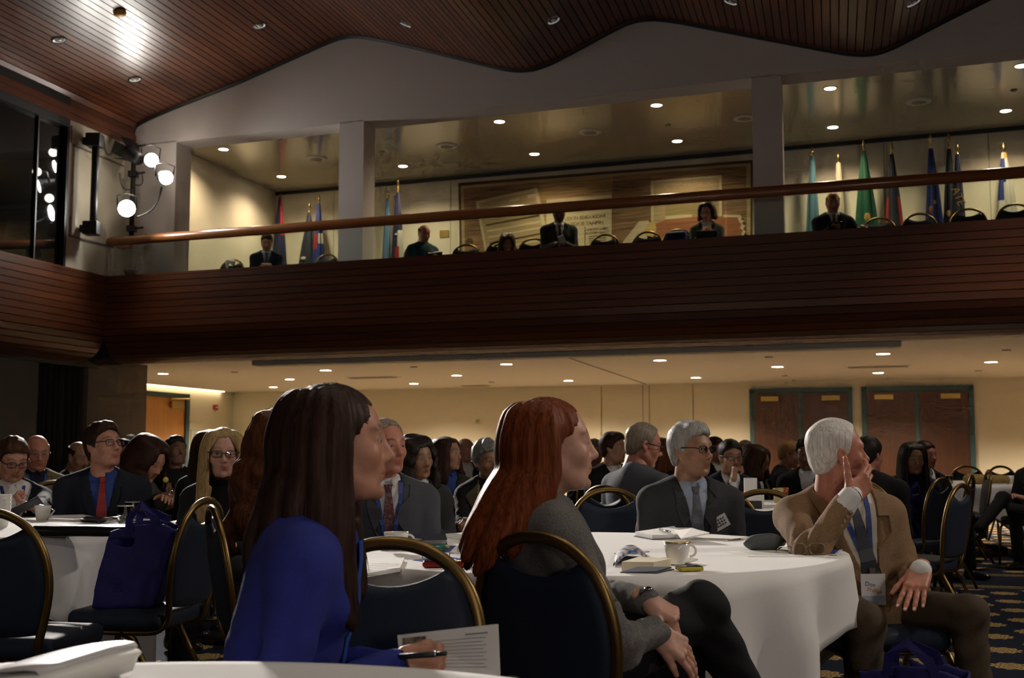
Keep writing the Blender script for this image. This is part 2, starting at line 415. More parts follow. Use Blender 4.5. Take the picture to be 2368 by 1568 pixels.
# strips on the left wall: the rail's shadow drawn as a dark strip, panel outlines
for i, (a, b) in enumerate([((158, 545), (262, 572)), ((168, 335), (285, 385))]):
    va, za = on_u(*a, UL); vb, zb = on_u(*b, UL); mb = MB()
    mb.hexa([P(UL, va, za - .012), P(UL + .012, va, za - .012), P(UL + .012, vb, zb - .012), P(UL, vb, zb - .012)], [P(UL, va, za + .012), P(UL + .012, va, za + .012), P(UL + .012, vb, zb + .012), P(UL, vb, zb + .012)])
    structure('trim_%d' % (10 + i), mb, mat('trim_shadow_grey', (0.22, 0.20, 0.18), 0.7))
for i, (px, y0, y1) in enumerate([(164, 290, 330), (160, 500, 545), (165, 335, 500)]):
    v, z0 = on_u(px, y1, UL); _, z1 = on_u(px, y0, UL); mb = MB(); uvbox(mb, UL, UL + .012, v - .008, v + .008, z0, z1)
    structure('trim_%d' % (12 + i), mb, MATS['trim_shadow_grey'] if i < 2 else m_wallg)

# ---- wavy ceiling: profile read on the upper wall's plane, boards run towards the back
prof_px = [(292, 345), (292, 322), (298, 306), (312, 291), (340, 276), (400, 250), (560, 187), (735, 108), (772, 92), (800, 84), (830, 83), (870, 89), (960, 109), (1120, 148), (1165, 159), (1200, 163), (1235, 160), (1275, 146),
           (1330, 117), (1415, 71), (1450, 53), (1480, 45), (1515, 43), (1570, 50), (1720, 79), (1900, 113), (1955, 123), (1995, 126), (2028, 123), (2065, 110), (2190, 45), (2330, -25), (2420, -62), (2480, -76), (2540, -78), (2620, -68), (3000, 10), (3080, 18), (3150, 10), (3500, -140)]
prof = [on_v(px, py, VW) for px, py in prof_px]
prof = [(max(u, UL), z) for u, z in prof if u < UR + 1]
def resample(pts, step):
    out = [pts[0]]; acc = 0.0
    for a, b in zip(pts[:-1], pts[1:]):
        L = math.hypot(b[0] - a[0], b[1] - a[1])
        t = step - acc
        while t <= L:
            out.append((a[0] + (b[0] - a[0]) * t / L, a[1] + (b[1] - a[1]) * t / L)); t += step
        acc = L - (t - step)
    return out
# smooth the profile a little
dense = resample(prof, 0.03); q = np.array(dense)
for _ in range(6): q[1:-1] = (q[:-2] + 2 * q[1:-1] + q[2:]) / 4
PROF = [tuple(x) for x in q]
def prof_z(u):
    return float(np.interp(u, q[2:, 0], q[2:, 1]))
# backing surface
mb = MB(); n = len(PROF)
vs = [P(u, VN, z + .05) for u, z in PROF] + [P(u, VW + .1, z + .05) for u, z in PROF]
mb.add(vs, [(i, i + 1, n + i + 1, n + i) for i in range(n - 1)], 0, True)
ceil = structure('ceiling', mb, m_dark)
BW = 0.096
bd = resample(PROF, BW)
Lc = VW - VN
bm_ = MB(); hw = BW / 2 - .0065
bm_.hexa([Vector((0, -hw, 0)), Vector((Lc, -hw, 0)), Vector((Lc, hw, 0)), Vector((0, hw, 0))], [Vector((0, -hw - .002, .02)), Vector((Lc, -hw - .002, .02)), Vector((Lc, hw + .002, .02)), Vector((0, hw + .002, .02))])
me_b = bm_.mesh('ceiling_board'); me_b.materials.append(m_wood_c)
for a, b in zip(bd[:-1], bd[1:]):
    pa, pb = P(a[0], VN, a[1]), P(b[0], VN, b[1]); c = (pa + pb) / 2
    o = link('ceiling_board', me_b, None, ceil); x = V; d = (pb - pa).normalized(); z = x.cross(d).normalized(); y = z.cross(x)
    if z.z < 0 and abs(z.z) > .02: z = -z; y = -y
    o.matrix_local = Matrix(((x.x, y.x, z.x, c.x), (x.y, y.y, z.y, c.y), (x.z, y.z, z.z, c.z), (0, 0, 0, 1)))
# black edge where the boards meet the upper wall
mb = MB(); vs = []
for u, z in PROF: vs += [P(u, VW - .05, z - .035), P(u, VW - .05, z + .03), P(u, VW + .01, z - .035)]
fs = []
for i in range(n - 1):
    a, b = 3 * i, 3 * i + 3; fs += [(a, b, b + 1, a + 1), (a + 2, b + 2, b, a)]
mb.add(vs, fs, 0, True); structure('trim_20', mb, m_black)

# ---- upper wall over the gallery (one skin from the boards down to the beam), beam, pillars, pier
Z_BM = on_v(1205, 240, VW)[1]
mb = MB(); vs = []; vt = VW + .42
us = [u for u, z in PROF]
for u, z in PROF: vs += [P(u, VW, Z_BM), P(u, VW, z + .1), P(u, vt, Z_BM), P(u, vt, z + .1)]
fs = []
for i in range(n - 1):
    if PROF[i + 1][0] - PROF[i][0] < 1e-5: continue
    a, b = 4 * i, 4 * i + 4; fs += [(a, b, b + 1, a + 1), (a + 2, a + 3, b + 3, b + 2), (a, a + 2, b + 2, b)]
mb.add(vs, fs, 0, False); structure('wall_upper', mb, m_wall)
uP, _ = on_v(405, 450, VW)
def pillar(name, u0, u1):
    mb = MB(); uvbox(mb, u0, u1, VW, VW + .42, Z_GF, Z_BM + .02); return structure(name, mb, m_wall)
pillar('pillar_1', UL, uP)
pillar('pillar_2', on_v(784, 400, VW)[0], on_v(840, 400, VW)[0])
pillar('pillar_3', on_v(1742, 400, VW)[0], on_v(1811, 400, VW)[0])
# ---- gallery back wall, ceiling, shadow gap
mb = MB(); uvbox(mb, UL - .3, UR + .3, VG, VG + .25, Z_GF, Z_GC); structure('wall_gallery', mb, m_wallg)
mb = MB(); uvbox(mb, UL - .3, UR + .3, VW + .3, VG + .3, Z_GC, Z_GC + .12); structure('ceiling_gallery', mb, m_ceilg)
uG, _ = on_v(640, 440, VG)
mb = MB(); uvbox(mb, uG, UR, VG - .05, VG - .01, Z_GC - .06, Z_GC - .002); structure('trim_21', mb, m_black)
for i, px in enumerate((493, 1042, 2048, 2292, 772)):
    u, _ = on_v(px, 500, VG); mb = MB(); uvbox(mb, u - .006, u + .006, VG - .003, VG + .01, Z_GF, Z_GC - .07); structure('trim_%d' % (22 + i), mb, mat('seam_gallery', (0.30, 0.27, 0.21), 0.8))
# ---- balcony front: boards along U (main) and along V (side)
fp = [(0, Z_FT), (0, 2.80), (.015, 2.70), (.06, 2.58), (.13, 2.48), (.24, 2.41), (.38, 2.375), (.56, 2.365)]
fb = resample([(a * 1.0, b) for a, b in fp], 0.092)
def boards(parent, length, place, name='balcony_board'):
    hw = .092 / 2 - .0018; mbb = MB()
    mbb.hexa([Vector((0, -hw, 0)), Vector((length, -hw, 0)), Vector((length, hw, 0)), Vector((0, hw, 0))], [Vector((0, -hw + .003, .018)), Vector((length, -hw + .003, .018)), Vector((length, hw - .003, .018)), Vector((0, hw - .003, .018))])
    me = mbb.mesh(name); me.materials.append(m_wood_f)
    for a, b in zip(fb[:-1], fb[1:]):
        o = link(name, me, None, parent); o.matrix_local = place(a, b)
def place_main(a, b):
    pa, pb = P(UL, a[0], a[1]), P(UL, b[0], b[1]); c = (pa + pb) / 2
    x = U; y = (pb - pa).normalized(); z = x.cross(y).normalized(); y = z.cross(x)
    if z.dot(V) > 0 or (abs(z.z) > .5 and z.z > 0): z = -z; y = -y
    return Matrix(((x.x, y.x, z.x, c.x), (x.y, y.y, z.y, c.y), (x.z, y.z, z.z, c.z), (0, 0, 0, 1)))
def place_side(a, b):
    pa, pb = P(UL - a[0], VN, a[1]), P(UL - b[0], VN, b[1]); c = (pa + pb) / 2
    x = V; y = (pb - pa).normalized(); z = x.cross(y).normalized(); y = z.cross(x)
    if z.dot(U) < 0 or (abs(z.z) > .5 and z.z > 0): z = -z; y = -y
    return Matrix(((x.x, y.x, z.x, c.x), (x.y, y.y, z.y, c.y), (x.z, y.z, z.z, c.z), (0, 0, 0, 1)))
def front_backing(name, side):
    mb = MB(); vs = []
    for a, z in fp:
        if side: vs += [P(UL - a - .01, VN, z + .004), P(UL - a - .01, 0.0, z + .004)]
        else: vs += [P(UL - .6, a + .01, z + .004), P(UR, a + .01, z + .004)]
    m = len(fp); mb.add(vs, [(2 * i, 2 * i + 1, 2 * i + 3, 2 * i + 2) for i in range(m - 1)], 0, True)
    return structure(name, mb, m_dark)
wf = front_backing('wall_balcony_front', False); boards(wf, UR - UL, place_main)
ws = front_backing('wall_balcony_side', True); boards(ws, -VN - .0, place_side)
mb = MB(); uvbox(mb, UL, UR, -.02, .16, Z_FT - .01, Z_FT + .02); structure('trim_30', mb, m_wood_f)
mb = MB(); uvbox(mb, UL - .16, UL + .02, VN, 0, Z_FT - .01, Z_FT + .02); structure('trim_31', mb, m_wood_f)
mb = MB(); uvbox(mb, UL, UR, .12, .16, Z_GF - .1, Z_FT); structure('wall_balcony_inner', mb, m_dark)
mb = MB(); uvbox(mb, UB, UR, .50, .60, 2.352, 2.50); structure('trim_32', mb, m_wood_f)
mb = MB(); uvbox(mb, UB - .3, UB + .02, VN, .55, 2.30, 2.50); structure('trim_33', mb, m_black)
# ---- grey housing that hangs under the balcony edge
uh0, _ = on_v(592, 838, .85); uh1, zh0 = on_v(2083, 803, .85)
zh = on_v(592, 847, .85)[1]
mb = MB(); uvbox(mb, uh0, uh1, .72, 1.0, zh, Z_LC - .003)
tag(mb.build('screen_housing', mat('housing_grey', (0.62, 0.60, 0.52), 0.6), bevel=.008), 'long grey screen housing fixed under the balcony edge', 'housing')
# ---- enclosing walls out of frame
mb = MB(); uvbox(mb, UR, UR + .3, VN, VB + .3, 0, 7.5); structure('wall_right', mb, mat('wall_dark_wood', (0.10, 0.06, 0.04), 0.6))
mb = MB(); uvbox(mb, UL - 3, UR + .3, VN - .3, VN, 0, 7.5); structure('wall_front', mb, MATS['wall_dark_wood'])
# ---- handrail with brackets and glass guard
zr = on_v(1424, 470, .03)[1]
u250, _ = on_v(250, 558, .03)
rl = empty('handrail', P(0, .03, 0), ANG_U, 'thick polished wooden handrail running along the top of the balcony', 'handrail')
mb = MB(); pts = [Vector((u250 + (UR - u250) * t, 0, zr)) for t in (0, .002, .5, 1)]
mb.tube(pts, [.05, .066, .066, .066], 16, flat=(1.0, .95)); mb.build('rail', m_rail, rl)
for px in (290, 700, 1100, 1500, 1900, 2300):
    u, _ = on_v(px, 500, .03)
    if px == 290:
        mb = MB(); mb.box((u, .02, zr - .085), (.10, .05, .02)); mb.build('rail_bracket', m_rail, rl)
m_glass = glass_thin('guard_glass')
for i, (a, b) in enumerate(zip((265, 1062, 1680, 2044), (1060, 1678, 2042, 2500))):
    u0, _ = on_v(a, 520, .05); u1, _ = on_v(b, 520, .05)
    mb = MB(); uvbox(mb, u0 + .003, u1 - .003, .045, .055, Z_FT + .021, zr - .07)
    tag(mb.build('glass_guard', m_glass), ['clear glass guard panel under the handrail between the stage lamps and the tapestry', 'clear glass guard panel in front of the tapestry', 'narrow clear glass guard panel in front of the gallery pillar beside the tapestry', 'clear glass guard panel in front of the row of flags'][i], 'glass panel', 'glass panels under the balcony handrail')
# ================================================================== LAMPS AND FITTINGS
m_lampon_g = emis('downlight_glow_gallery', (1.0, 0.86, 0.62), 60.0)
m_lampon_l = emis('downlight_glow_lower', (1.0, 0.80, 0.50), 60.0)
for k_ in (m_lampon_g, m_lampon_l): k_.cycles.emission_sampling = 'NONE'
m_white = mat('white_enamel', (0.75, 0.72, 0.66), 0.4)
ORD = ['first', 'second', 'third', 'fourth', 'fifth', 'sixth', 'seventh', 'eighth', 'ninth', 'tenth', 'eleventh', 'twelfth', 'thirteenth', 'fourteenth', 'fifteenth', 'sixteenth']
def downlight_mesh(r):
    a = MB(); a.lathe([(r * 1.22, 0), (r * 1.2, -.006), (r, -.008), (r * .95, 0)], 24); tr = a.mesh('trim_ring')
    b = MB(); b.lathe([(r * .97, -.003), (0.001, -.004)], 24); gl = b.mesh('lamp_face'); return tr, gl
def downlights(pxs, z, r, glow, label, group, watts, col):
    tr, gl = downlight_mesh(r); tr.materials.append(m_white); gl.materials.append(glow)
    ld = bpy.data.lights.new('downlight_lamp', 'SPOT'); ld.energy = watts; ld.color = col; ld.spot_size = 2.55; ld.spot_blend = .8; ld.shadow_soft_size = r
    for i, (px, py) in enumerate(sorted(pxs)):
        p = at_z(px, py, z)
        t = empty('downlight', p, 0, label % ORD[i], 'downlight', group)
        link('trim_ring', tr, None, t); link('lamp_face', gl, None, t)
        l = bpy.data.objects.new('downlight_lamp', ld); COL.objects.link(l); l.parent = t; l.location = (0, 0, -.02)
G_DL = [(517, 345), (651, 408), (932, 384), (1155, 281), (1236, 356), (1518, 243), (1566, 326), (1920, 204), (1926, 294), (2326, 256), (2362, 152)]
downlights(G_DL, Z_GC, .075, m_lampon_g, 'lit round downlight in the glossy gallery ceiling, %s counting from the stage lamps', 'downlights in the gallery ceiling', E_GALLERY, WARM_G)
L_DL = [(377, 864), (632, 895), (670, 877), (753, 856), (957, 887), (1056, 868), (1171, 842), (1314, 880), (1526, 833), (1609, 873), (1798, 848), (2031, 862), (2042, 818), (2292, 837)]
downlights(L_DL, Z_LC, .10, m_lampon_l, 'lit flat downlight in the white ceiling under the balcony, %s counting from the oak door', 'downlights under the balcony', E_LOWER, WARM)
# out of frame downlights of the same ceilings carry on to the right
for px, z, col, w in ((2700, Z_GC, WARM_G, E_GALLERY), (2620, Z_LC, WARM, E_LOWER), (2560, Z_LC, WARM, E_LOWER)):
    p = at_z(px, 200 if z == Z_GC else 845, z); spot('downlight_lamp', p - Vector((0, 0, .03)), p - Vector((0, 0, 3)), w, col, 2.55, .8, .08)
# speakers and sprinklers
def disc(name, px, py, z, r, label, cat, group, m, h=.012):
    mb = MB(); mb.lathe([(r, 0), (r, -h * .6), (r * .92, -h), (r * .55, -h), (r * .5, -h * .5), (0.001, -h * .5)], 24)
    o = mb.build(name, m, loc=at_z(px, py, z)); return tag(o, label, cat, group)
m_spk = mat('speaker_grille', (0.33, 0.29, 0.20), 0.6); m_vent = mat('vent_metal', (0.45, 0.40, 0.30), 0.6)
for i, (px, py) in enumerate([(732, 366), (1034, 337), (1365, 305), (1722, 272), (2125, 234)]):
    o = disc('ceiling_speaker', px, py, Z_GC, .17, 'round flush ceiling speaker in the gallery ceiling, %s counting from the stage lamps' % ORD[i], 'speaker', 'round speakers in the gallery ceiling', m_white, .02)
    mb = MB(); mb.lathe([(.10, -.021), (.001, -.024)], 20); mb.build('grille', m_spk, o)
for i, (px, py) in enumerate([(882, 351), (1545, 289), (2345, 208)]):
    disc('sprinkler', px, py, Z_GC, .045, 'tiny dark sprinkler cap in the gallery ceiling, %s counting from the stage lamps' % ORD[i], 'sprinkler', 'sprinklers in the gallery ceiling', m_spk)
for i, (px, py) in enumerate([(542, 860), (957, 848), (1137, 883), (1778, 825), (1815, 868), (2262, 857), (2327, 809)]):
    disc('sprinkler', px, py, Z_LC, .06, 'tiny dark sprinkler cap in the ceiling under the balcony, %s counting from the oak door' % ORD[i], 'sprinkler', 'sprinklers under the balcony', m_spk)
for i, (px, py, l) in enumerate([(862, 872, 'slotted air vent in the low ceiling between the oak door and the redhead'), (2030, 847, 'slotted air vent in the low ceiling above the double doors'), (1100, 891, 'small slotted air vent in the low ceiling near the back wall')]):
    p = at_z(px, py, Z_LC); s = .5 if i < 2 else .3
    t = empty('air_vent', p, ANG_U, l, 'vent', 'air vents under the balcony')
    mb = MB(); mb.box((0, 0, -.004), (s, .16, .004)); mb.build('frame', m_ceill, t)
    for k in range(3):
        mb = MB(); mb.box((0, -.09 + .09 * k, -.011), (s * .92, .022, .004), Matrix.Rotation(.4, 3, 'X')); mb.build('slat', m_vent, t)
# unlit can lights in the wooden ceiling: where the line of sight meets the wavy boards
def on_ceiling(px, py):
    d = ray(px, py); best = None
    for (a, b) in zip(PROF[2:-1], PROF[3:]):
        A = P(a[0], 0, a[1]); e = P(b[0], 0, b[1]) - A; nn = e.cross(V)
        den = nn.dot(d)
        if abs(den) < 1e-9: continue
        t = nn.dot(A - C0) / den
        if t <= 0: continue
        p = C0 + d * t; u, v = uv_of(p)
        if a[0] - 1e-4 <= u <= b[0] + 1e-4 and VN < v < VW and (best is None or t < best[0]):
            nz = nn.normalized(); nz = -nz if nz.z > 0 else nz
            best = (t, p, nz)
    return best[1], best[2]
m_can_glow = mat('can_reflector_glow', (0.85, 0.85, 0.83), 0.35, emit=0.22); m_can_glow.cycles.emission_sampling = 'NONE'  # faint emission added so the reflectors look brighter
a = MB(); a.lathe([(.085, -.004), (.092, -.010), (.078, -.012), (.075, -.002)], 24); me_ring = a.mesh('rim'); me_ring.materials.append(m_black)
a = MB(); a.lathe([(.080, -.007), (.072, -.001), (.050, .006), (.001, .010)], 24); me_can = a.mesh('reflector'); me_can.materials.append(m_can_glow)
a = MB(); a.sphere((0, 0, .004), (.030, .030, .014), 14, 8); me_blb = a.mesh('bulb'); me_blb.materials.append(mat('bulb_frosted', (0.85, 0.84, 0.82), 0.3))
for i, (px, py) in enumerate([(137, 92), (312, 183), (600, 59), (938, 56), (1280, 47), (1690, 4), (2112, 6)]):
    p, nz = on_ceiling(px, py)
    t = empty('can_light', p + nz * .004, 0, 'can light set in the dark wooden ceiling, %s from the booth window' % ORD[i], 'can light', 'can lights in the wooden ceiling')
    t.rotation_euler = (-nz).to_track_quat('Z', 'Y').to_euler()
    for nm, me in (('rim', me_ring), ('reflector', me_can), ('bulb', me_blb)): link(nm, me, None, t)
for (u, v) in ((-1.0, -8.0), (2.2, -8.5), (4.6, -9.0), (0.5, -11.0), (3.2, -11.5), (4.6, -2.0)):  # unseen spots without fixtures, added to brighten the tables from above
    z = prof_z(u) - .03
    spot('overhead_fill_spot', P(u, v, z - .03), P(u, v, 0), 75.0 if v < -3 else 420.0, (1.0, .88, .74), 1.5, .9, .07)
p, nz = on_ceiling(277, 28)
mb = MB(); mb.lathe([(.075, 0), (.078, .02), (.06, .045), (.001, .05)], 20)
sd = mb.build('smoke_detector', mat('detector_amber', (0.85, 0.45, 0.08), 0.5)); sd.location = p; sd.rotation_euler = nz.to_track_quat('Z', 'Y').to_euler()
tag(sd, 'small amber smoke detector on the wooden ceiling', 'detector')

# ---- stage lanterns on two pipes beside the handrail's end
m_lens = emis('lantern_lens_glow', (1.0, 0.97, 0.90), 300.0)
def pipe(px0, py0, px1, py1, u, r, label):
    v0, z0 = on_u(px0, py0, u); v1, z1 = on_u(px1, py1, u); mb = MB()
    mb.tube([P(u, v0, z0), P(u, v0, (z0 + z1) / 2), P(u, v0, z1)], r, 12)
    t = empty('lamp_pipe', P(u, v0, z1), 0, label, 'pipe'); o = mb.build('pipe', m_black, t); o.matrix_parent_inverse = t.matrix_basis.inverted()
    return t, v0, z0, z1
uA = UL + .22
p1, pv, pz0, pz1 = pipe(222, 325, 210, 540, uA, .05, 'dark upright lighting pipe with box clamps near the booth window')
for z in (pz0, pz1 + .08):
    mb = MB(); mb.box(P(uA - .02, pv, z), (.10, .10, .09)); mb.box(P(uA - .13, pv, z), (.07, .05, .05))
    o = mb.build('clamp', m_black, p1, bevel=.01); o.matrix_parent_inverse = p1.matrix_basis.inverted()
p2, pv2, qz0, qz1 = pipe(310, 340, 303, 545, uA, .035, 'dark upright lighting pipe that carries the lit stage lamps')
for z in (qz0, (qz0 + qz1) / 2 + .25, qz1 + .1):
    mb = MB(); mb.box(P(uA, pv2, z), (.06, .06, .04)); mb.tube([P(uA, pv2, z), P(uA + .22, pv2 - .03, z)], .014, 8)
    o = mb.build('clamp', m_black, p2); o.matrix_parent_inverse = p2.matrix_basis.inverted()
AIM = [Vector((0.3, 4.3, 0.8)), Vector((1.8, 4.6, 0.9)), Vector((-1.0, 3.4, 0.8))]
def lantern(px, py, u, aim, label, r=.095, watts=E_STAGE):
    v, z = on_u(px, py, u); p = P(u, v, z)
    t = empty('stage_lamp', p, 0, label, 'stage lamp', 'lit stage lamps beside the handrail')
    t.rotation_euler = (aim - p).to_track_quat('Y', 'Z').to_euler()
    mb = MB()
    prof = [(.04, -.34), (.07, -.33), (.085, -.22), (.085, -.12), (r, -.02), (r * 1.08, 0), (r * 1.08, .01), (r, .012)]
    R = Matrix.Rotation(-PI / 2, 3, 'X'); n0 = len(mb.v); mb.lathe(prof, 24, capb=True); mb.v = [tuple(R @ Vector(x)) for x in mb.v]
    mb.build('housing', m_black, t)
    mb = MB(); mb.lathe([(r * .98, 0.004), (r * .6, .012), (.001, .016)], 24); mb.v = [tuple(R @ Vector(x)) for x in mb.v]; mb.build('lens', m_lens, t)
    mb = MB(); mb.tube([Vector((-.12, -.12, 0)), Vector((-.13, -.12, .16)), Vector((0, -.12, .2)), Vector((.13, -.12, .16)), Vector((.12, -.12, 0))], .01, 8, flat=(1, 1.6)); mb.build('yoke', m_black, t)
    pl = bpy.data.lights.new('lantern_wall_fill', 'POINT'); pl.energy = 5.0; pl.color = (1.0, .90, .76); pl.shadow_soft_size = .06     # added point light that brightens the wall around the lantern
    po = bpy.data.objects.new('lantern_wall_fill', pl); COL.objects.link(po); po.location = p + Vector((0, -.05, .20))
    spot('stage_lamp_beam', p + (aim - p).normalized() * .05, aim, watts, COOL, .62, .9, r, None)
    return p
lp = [lantern(350, 370, uA + .50, AIM[0], 'upper lit stage lamp on the pipe beside the handrail'),
      lantern(384, 411, uA + .75, AIM[1], 'lit stage lamp on the arm reaching towards the gallery'),
      lantern(293, 482, uA + .32, AIM[2], 'lowest and largest lit stage lamp beside the handrail', .115)]
# unlit lantern above and hanging cables
v, z = on_u(285, 335, uA); t = empty('stage_lamp', P(uA + .1, v, z - .12), 0, 'unlit black stage lamp tucked under the wooden ceiling corner', 'stage lamp')
t.rotation_euler = (0.5, 0, 0.9)
mb = MB(); R = Matrix.Rotation(-PI / 2, 3, 'X'); mb.lathe([(.05, -.3), (.09, -.28), (.11, -.05), (.12, 0), (.10, .01), (.001, -.02)], 20, capb=True); mb.v = [tuple(R @ Vector(x)) for x in mb.v]; mb.build('housing', m_black, t)
mb = MB()
for a in (0, 90, 180, 270):
    Rz = Matrix.Rotation(math.radians(a), 3, 'Y'); mb.box(Rz @ Vector((0, .08, .13)), (.09, .09, .004), Rz @ Matrix.Rotation(.35, 3, 'X'))
mb.build('barn_door', m_black, t)
def cable(pxs, u, r, label):
    pts = [P(u, *on_u(px, py, u)) for px, py in pxs]; sm = []
    for i in range(len(pts) - 1):
        p0, p1_, p2_, p3 = pts[max(i - 1, 0)], pts[i], pts[i + 1], pts[min(i + 2, len(pts) - 1)]
        for k in range(6):
            s = k / 6; sm.append(0.5 * ((2 * p1_) + (p2_ - p0) * s + (2 * p0 - 5 * p1_ + 4 * p2_ - p3) * s * s + (3 * p1_ - p0 - 3 * p2_ + p3) * s ** 3))
    sm.append(pts[-1]); mb = MB(); mb.tube(sm, r, 6); tag(mb.build('hanging_cable', m_black), label, 'cable')
cable([(374, 432), (368, 455), (355, 480), (335, 495), (315, 502)], uA + .55, .012, 'black cable drooping between two lit stage lamps')
cable([(276, 400), (280, 425), (290, 438), (305, 437), (312, 428), (325, 428), (330, 418), (328, 400)], uA + .1, .008, 'thin black cable looped around the lamp pipe')
cable([(240, 325), (243, 345), (250, 358), (262, 352), (272, 340)], uA, .012, 'black cable coiled between the pipe clamp and the unlit stage lamp')

# ---- added fill spots without fixtures, out of view; they brighten the guests and the balcony
for (u, v, z, au, av, az, w, cone, rad) in ((8.6, -6.0, 5.3, 1.0, -8.6, .8, E_FILL * 1.15, 1.1, .12), (7.5, -15.5, 5.0, 1.2, -8.5, .9, E_FILL * .32, 1.1, .12),
                                     (5.5, -16.5, 1.9, 0.5, 0.5, 4.4, E_FILL * .31, 1.5, .4), (-3.5, -16.5, 1.9, -2.0, 0.5, 4.4, E_FILL * .24, 1.5, .4)):
    spot('hall_fill_spot', P(u, v, z), P(au, av, az), w, (1.0, 0.90, 0.80), cone, .8, rad)

# ================================================================== DOORS AND WALL FITTINGS
m_pushplate = mat('door_closer_metal', (0.50, 0.36, 0.12), 0.4, 0.8)
def leaf(parent, u0, u1, z1, hinge_side, m, v, closer=True, num=None):
    mb = MB(); uvbox(mb, u0, u1, v - .05, v + .02, .01, z1); d = mb.build('door_leaf', m, parent, bevel=.004)
    w = u1 - u0; s = 1 if hinge_side else -1; uc = u0 + w * (.36 if hinge_side else .64)
    if closer:
        mb = MB(); uvbox(mb, uc - w * .20, uc + w * .20, v - .12, v - .05, z1 - .16, z1 - .06); mb.build('door_closer', m_pushplate, d, bevel=.008)
    mb = MB(); uh = u1 - .1 if hinge_side else u0 + .1; mb.tube([P(uh, v - .10, 1.0), P(uh, v - .10, 1.25)], .014, 8); mb.build('handle', m_brass, d)
    return d
def double_door(name, px0, px1, pyt, label, open_=0.0):
    u0, _ = on_v(px0, pyt, VB); u1, zt = on_v(px1, pyt, VB); zt = on_v((px0 + px1) / 2, pyt, VB)[1]
    t = empty(name, P((u0 + u1) / 2, VB, 0)); t['kind'] = 'structure'
    inv = t.matrix_basis.inverted(); kids = []
    fw = .09
    for a, b, c, d in ((u0, u0 + fw, 0, zt), (u1 - fw, u1, 0, zt), (u0, u1, zt - fw, zt)):
        mb = MB(); uvbox(mb, a, b, VB - .07, VB + .02, c, d); kids.append(mb.build('door_frame', m_teal, t))
    um = (u0 + u1) / 2
    kids.append(leaf(t, u0 + fw, um - .03, zt - fw, True, m_doord, VB - .01)); kids.append(leaf(t, um + .03, u1 - fw, zt - fw, False, m_doord, VB - .01))
    mb = MB(); uvbox(mb, um - .035, um + .035, VB - .075, VB, .01, zt - fw); kids.append(mb.build('door_astragal', m_teal, t))
    for k in kids: k.matrix_parent_inverse = inv
    return t
double_door('door_1', 1733, 1970, 898, '')
d2 = double_door('door_2', 1991, 2250, 893, '')
# oak door in the alcove wall
va, _ = on_u(336, 910, UA); vb, zt = on_u(432, 912, UA)
t = empty('door_3', P(UA, (va + vb) / 2, 0)); t['kind'] = 'structure'; inv = t.matrix_basis.inverted(); ks = []
fw = .14
va -= .35
for a, b, c, d in ((va, va + fw, 0, zt), (vb - fw, vb, 0, zt), (va, vb, zt - .10, zt)):
    mb = MB(); uvbox(mb, UA, UA + .09, a, b, c, d); ks.append(mb.build('door_frame', m_teal, t))
mb = MB(); uvbox(mb, UA, UA + .04, va + fw, vb - fw, .01, zt - .10); dl = mb.build('door_leaf', m_doorl, t); ks.append(dl)
mb = MB(); uvbox(mb, UA + .04, UA + .12, vb - fw - .62, vb - fw - .12, zt - .32, zt - .18); mb.build('door_closer', m_pushplate, dl, bevel=.008)
mb = MB(); mb.tube([P(UA + .12, vb - fw - .7, zt - .14), P(UA + .12, vb - fw + .05, zt - .11)], .02, 8); mb.build('closer_arm', m_brass, dl)
for k in ks: k.matrix_parent_inverse = inv
def wall_u(px, py, u):
    v, z = on_u(px, py, u); return P(u, v, z)
def wall_v(px, py, v):
    u, z = on_v(px, py, v); return P(u, v, z)
# small wall fittings
Mu = Matrix(((V.x, U.x, 0), (V.y, U.y, 0), (0, 0, 1)))     # box axes for the left walls: x along V, y out of the wall
Mv = Matrix(((U.x, -V.x, 0), (U.y, -V.y, 0), (0, 0, 1)))   # and for the back walls: x along U, y out
p = wall_u(497, 942, UA); t = empty('fire_alarm', p, 0, 'small red fire alarm pull box on the cream alcove wall', 'fire alarm')
mb = MB(); mb.box((0, 0, 0), (.09, .04, .055), Mu); mb.build('body', mat('alarm_red', (0.45, 0.02, 0.02), 0.4), t, bevel=.006)
mb = MB(); mb.box(Mu @ Vector((.02, .042, 0)), (.05, .006, .014), Mu); mb.build('white_bar', m_white, t)
mb = MB(); mb.box(Mu @ Vector((0, .01, -.075)), (.035, .02, .02), Mu); mb.build('sounder', m_white, t)
p = wall_u(449, 1018, UA); t = empty('notice_frame', p, 0, 'framed white notice on the alcove wall beside the oak door', 'notice')
mb = MB(); mb.box((0, 0, 0), (.17, .015, .24), Mu); mb.build('frame', mat('notice_frame_metal', (0.62, 0.58, 0.48), 0.4), t)
mb = MB(); mb.box(Mu @ Vector((0, .018, 0)), (.14, .003, .20), Mu); mb.build('sheet', mat('paper_white', (0.80, 0.78, 0.74), 0.8), t)
for k in range(5):
    mb = MB(); mb.box(Mu @ Vector((0, .022, .12 - .05 * k)), (.09, .001, .006), Mu); mb.build('print_line', mat('print_grey', (0.25, 0.25, 0.26), 0.8), t)
p = wall_v(1105, 975, VB); t = empty('thermostat', p, 0, 'small beige thermostat on the cream back wall', 'thermostat')
mb = MB(); mb.box((0, 0, 0), (.055, .03, .045), Mv); mb.build('body', mat('thermostat_beige', (0.60, 0.50, 0.32), 0.5), t, bevel=.006)
mb = MB(); mb.box(Mv @ Vector((0, .032, .012)), (.03, .003, .012), Mv); mb.build('display', mat('display_grey', (0.3, 0.3, 0.28), 0.3), t)
p = wall_v(1028, 541, VG); t = empty('wall_plaque', p, 0, 'square brass plaque on the gallery wall beside the tapestry', 'plaque')
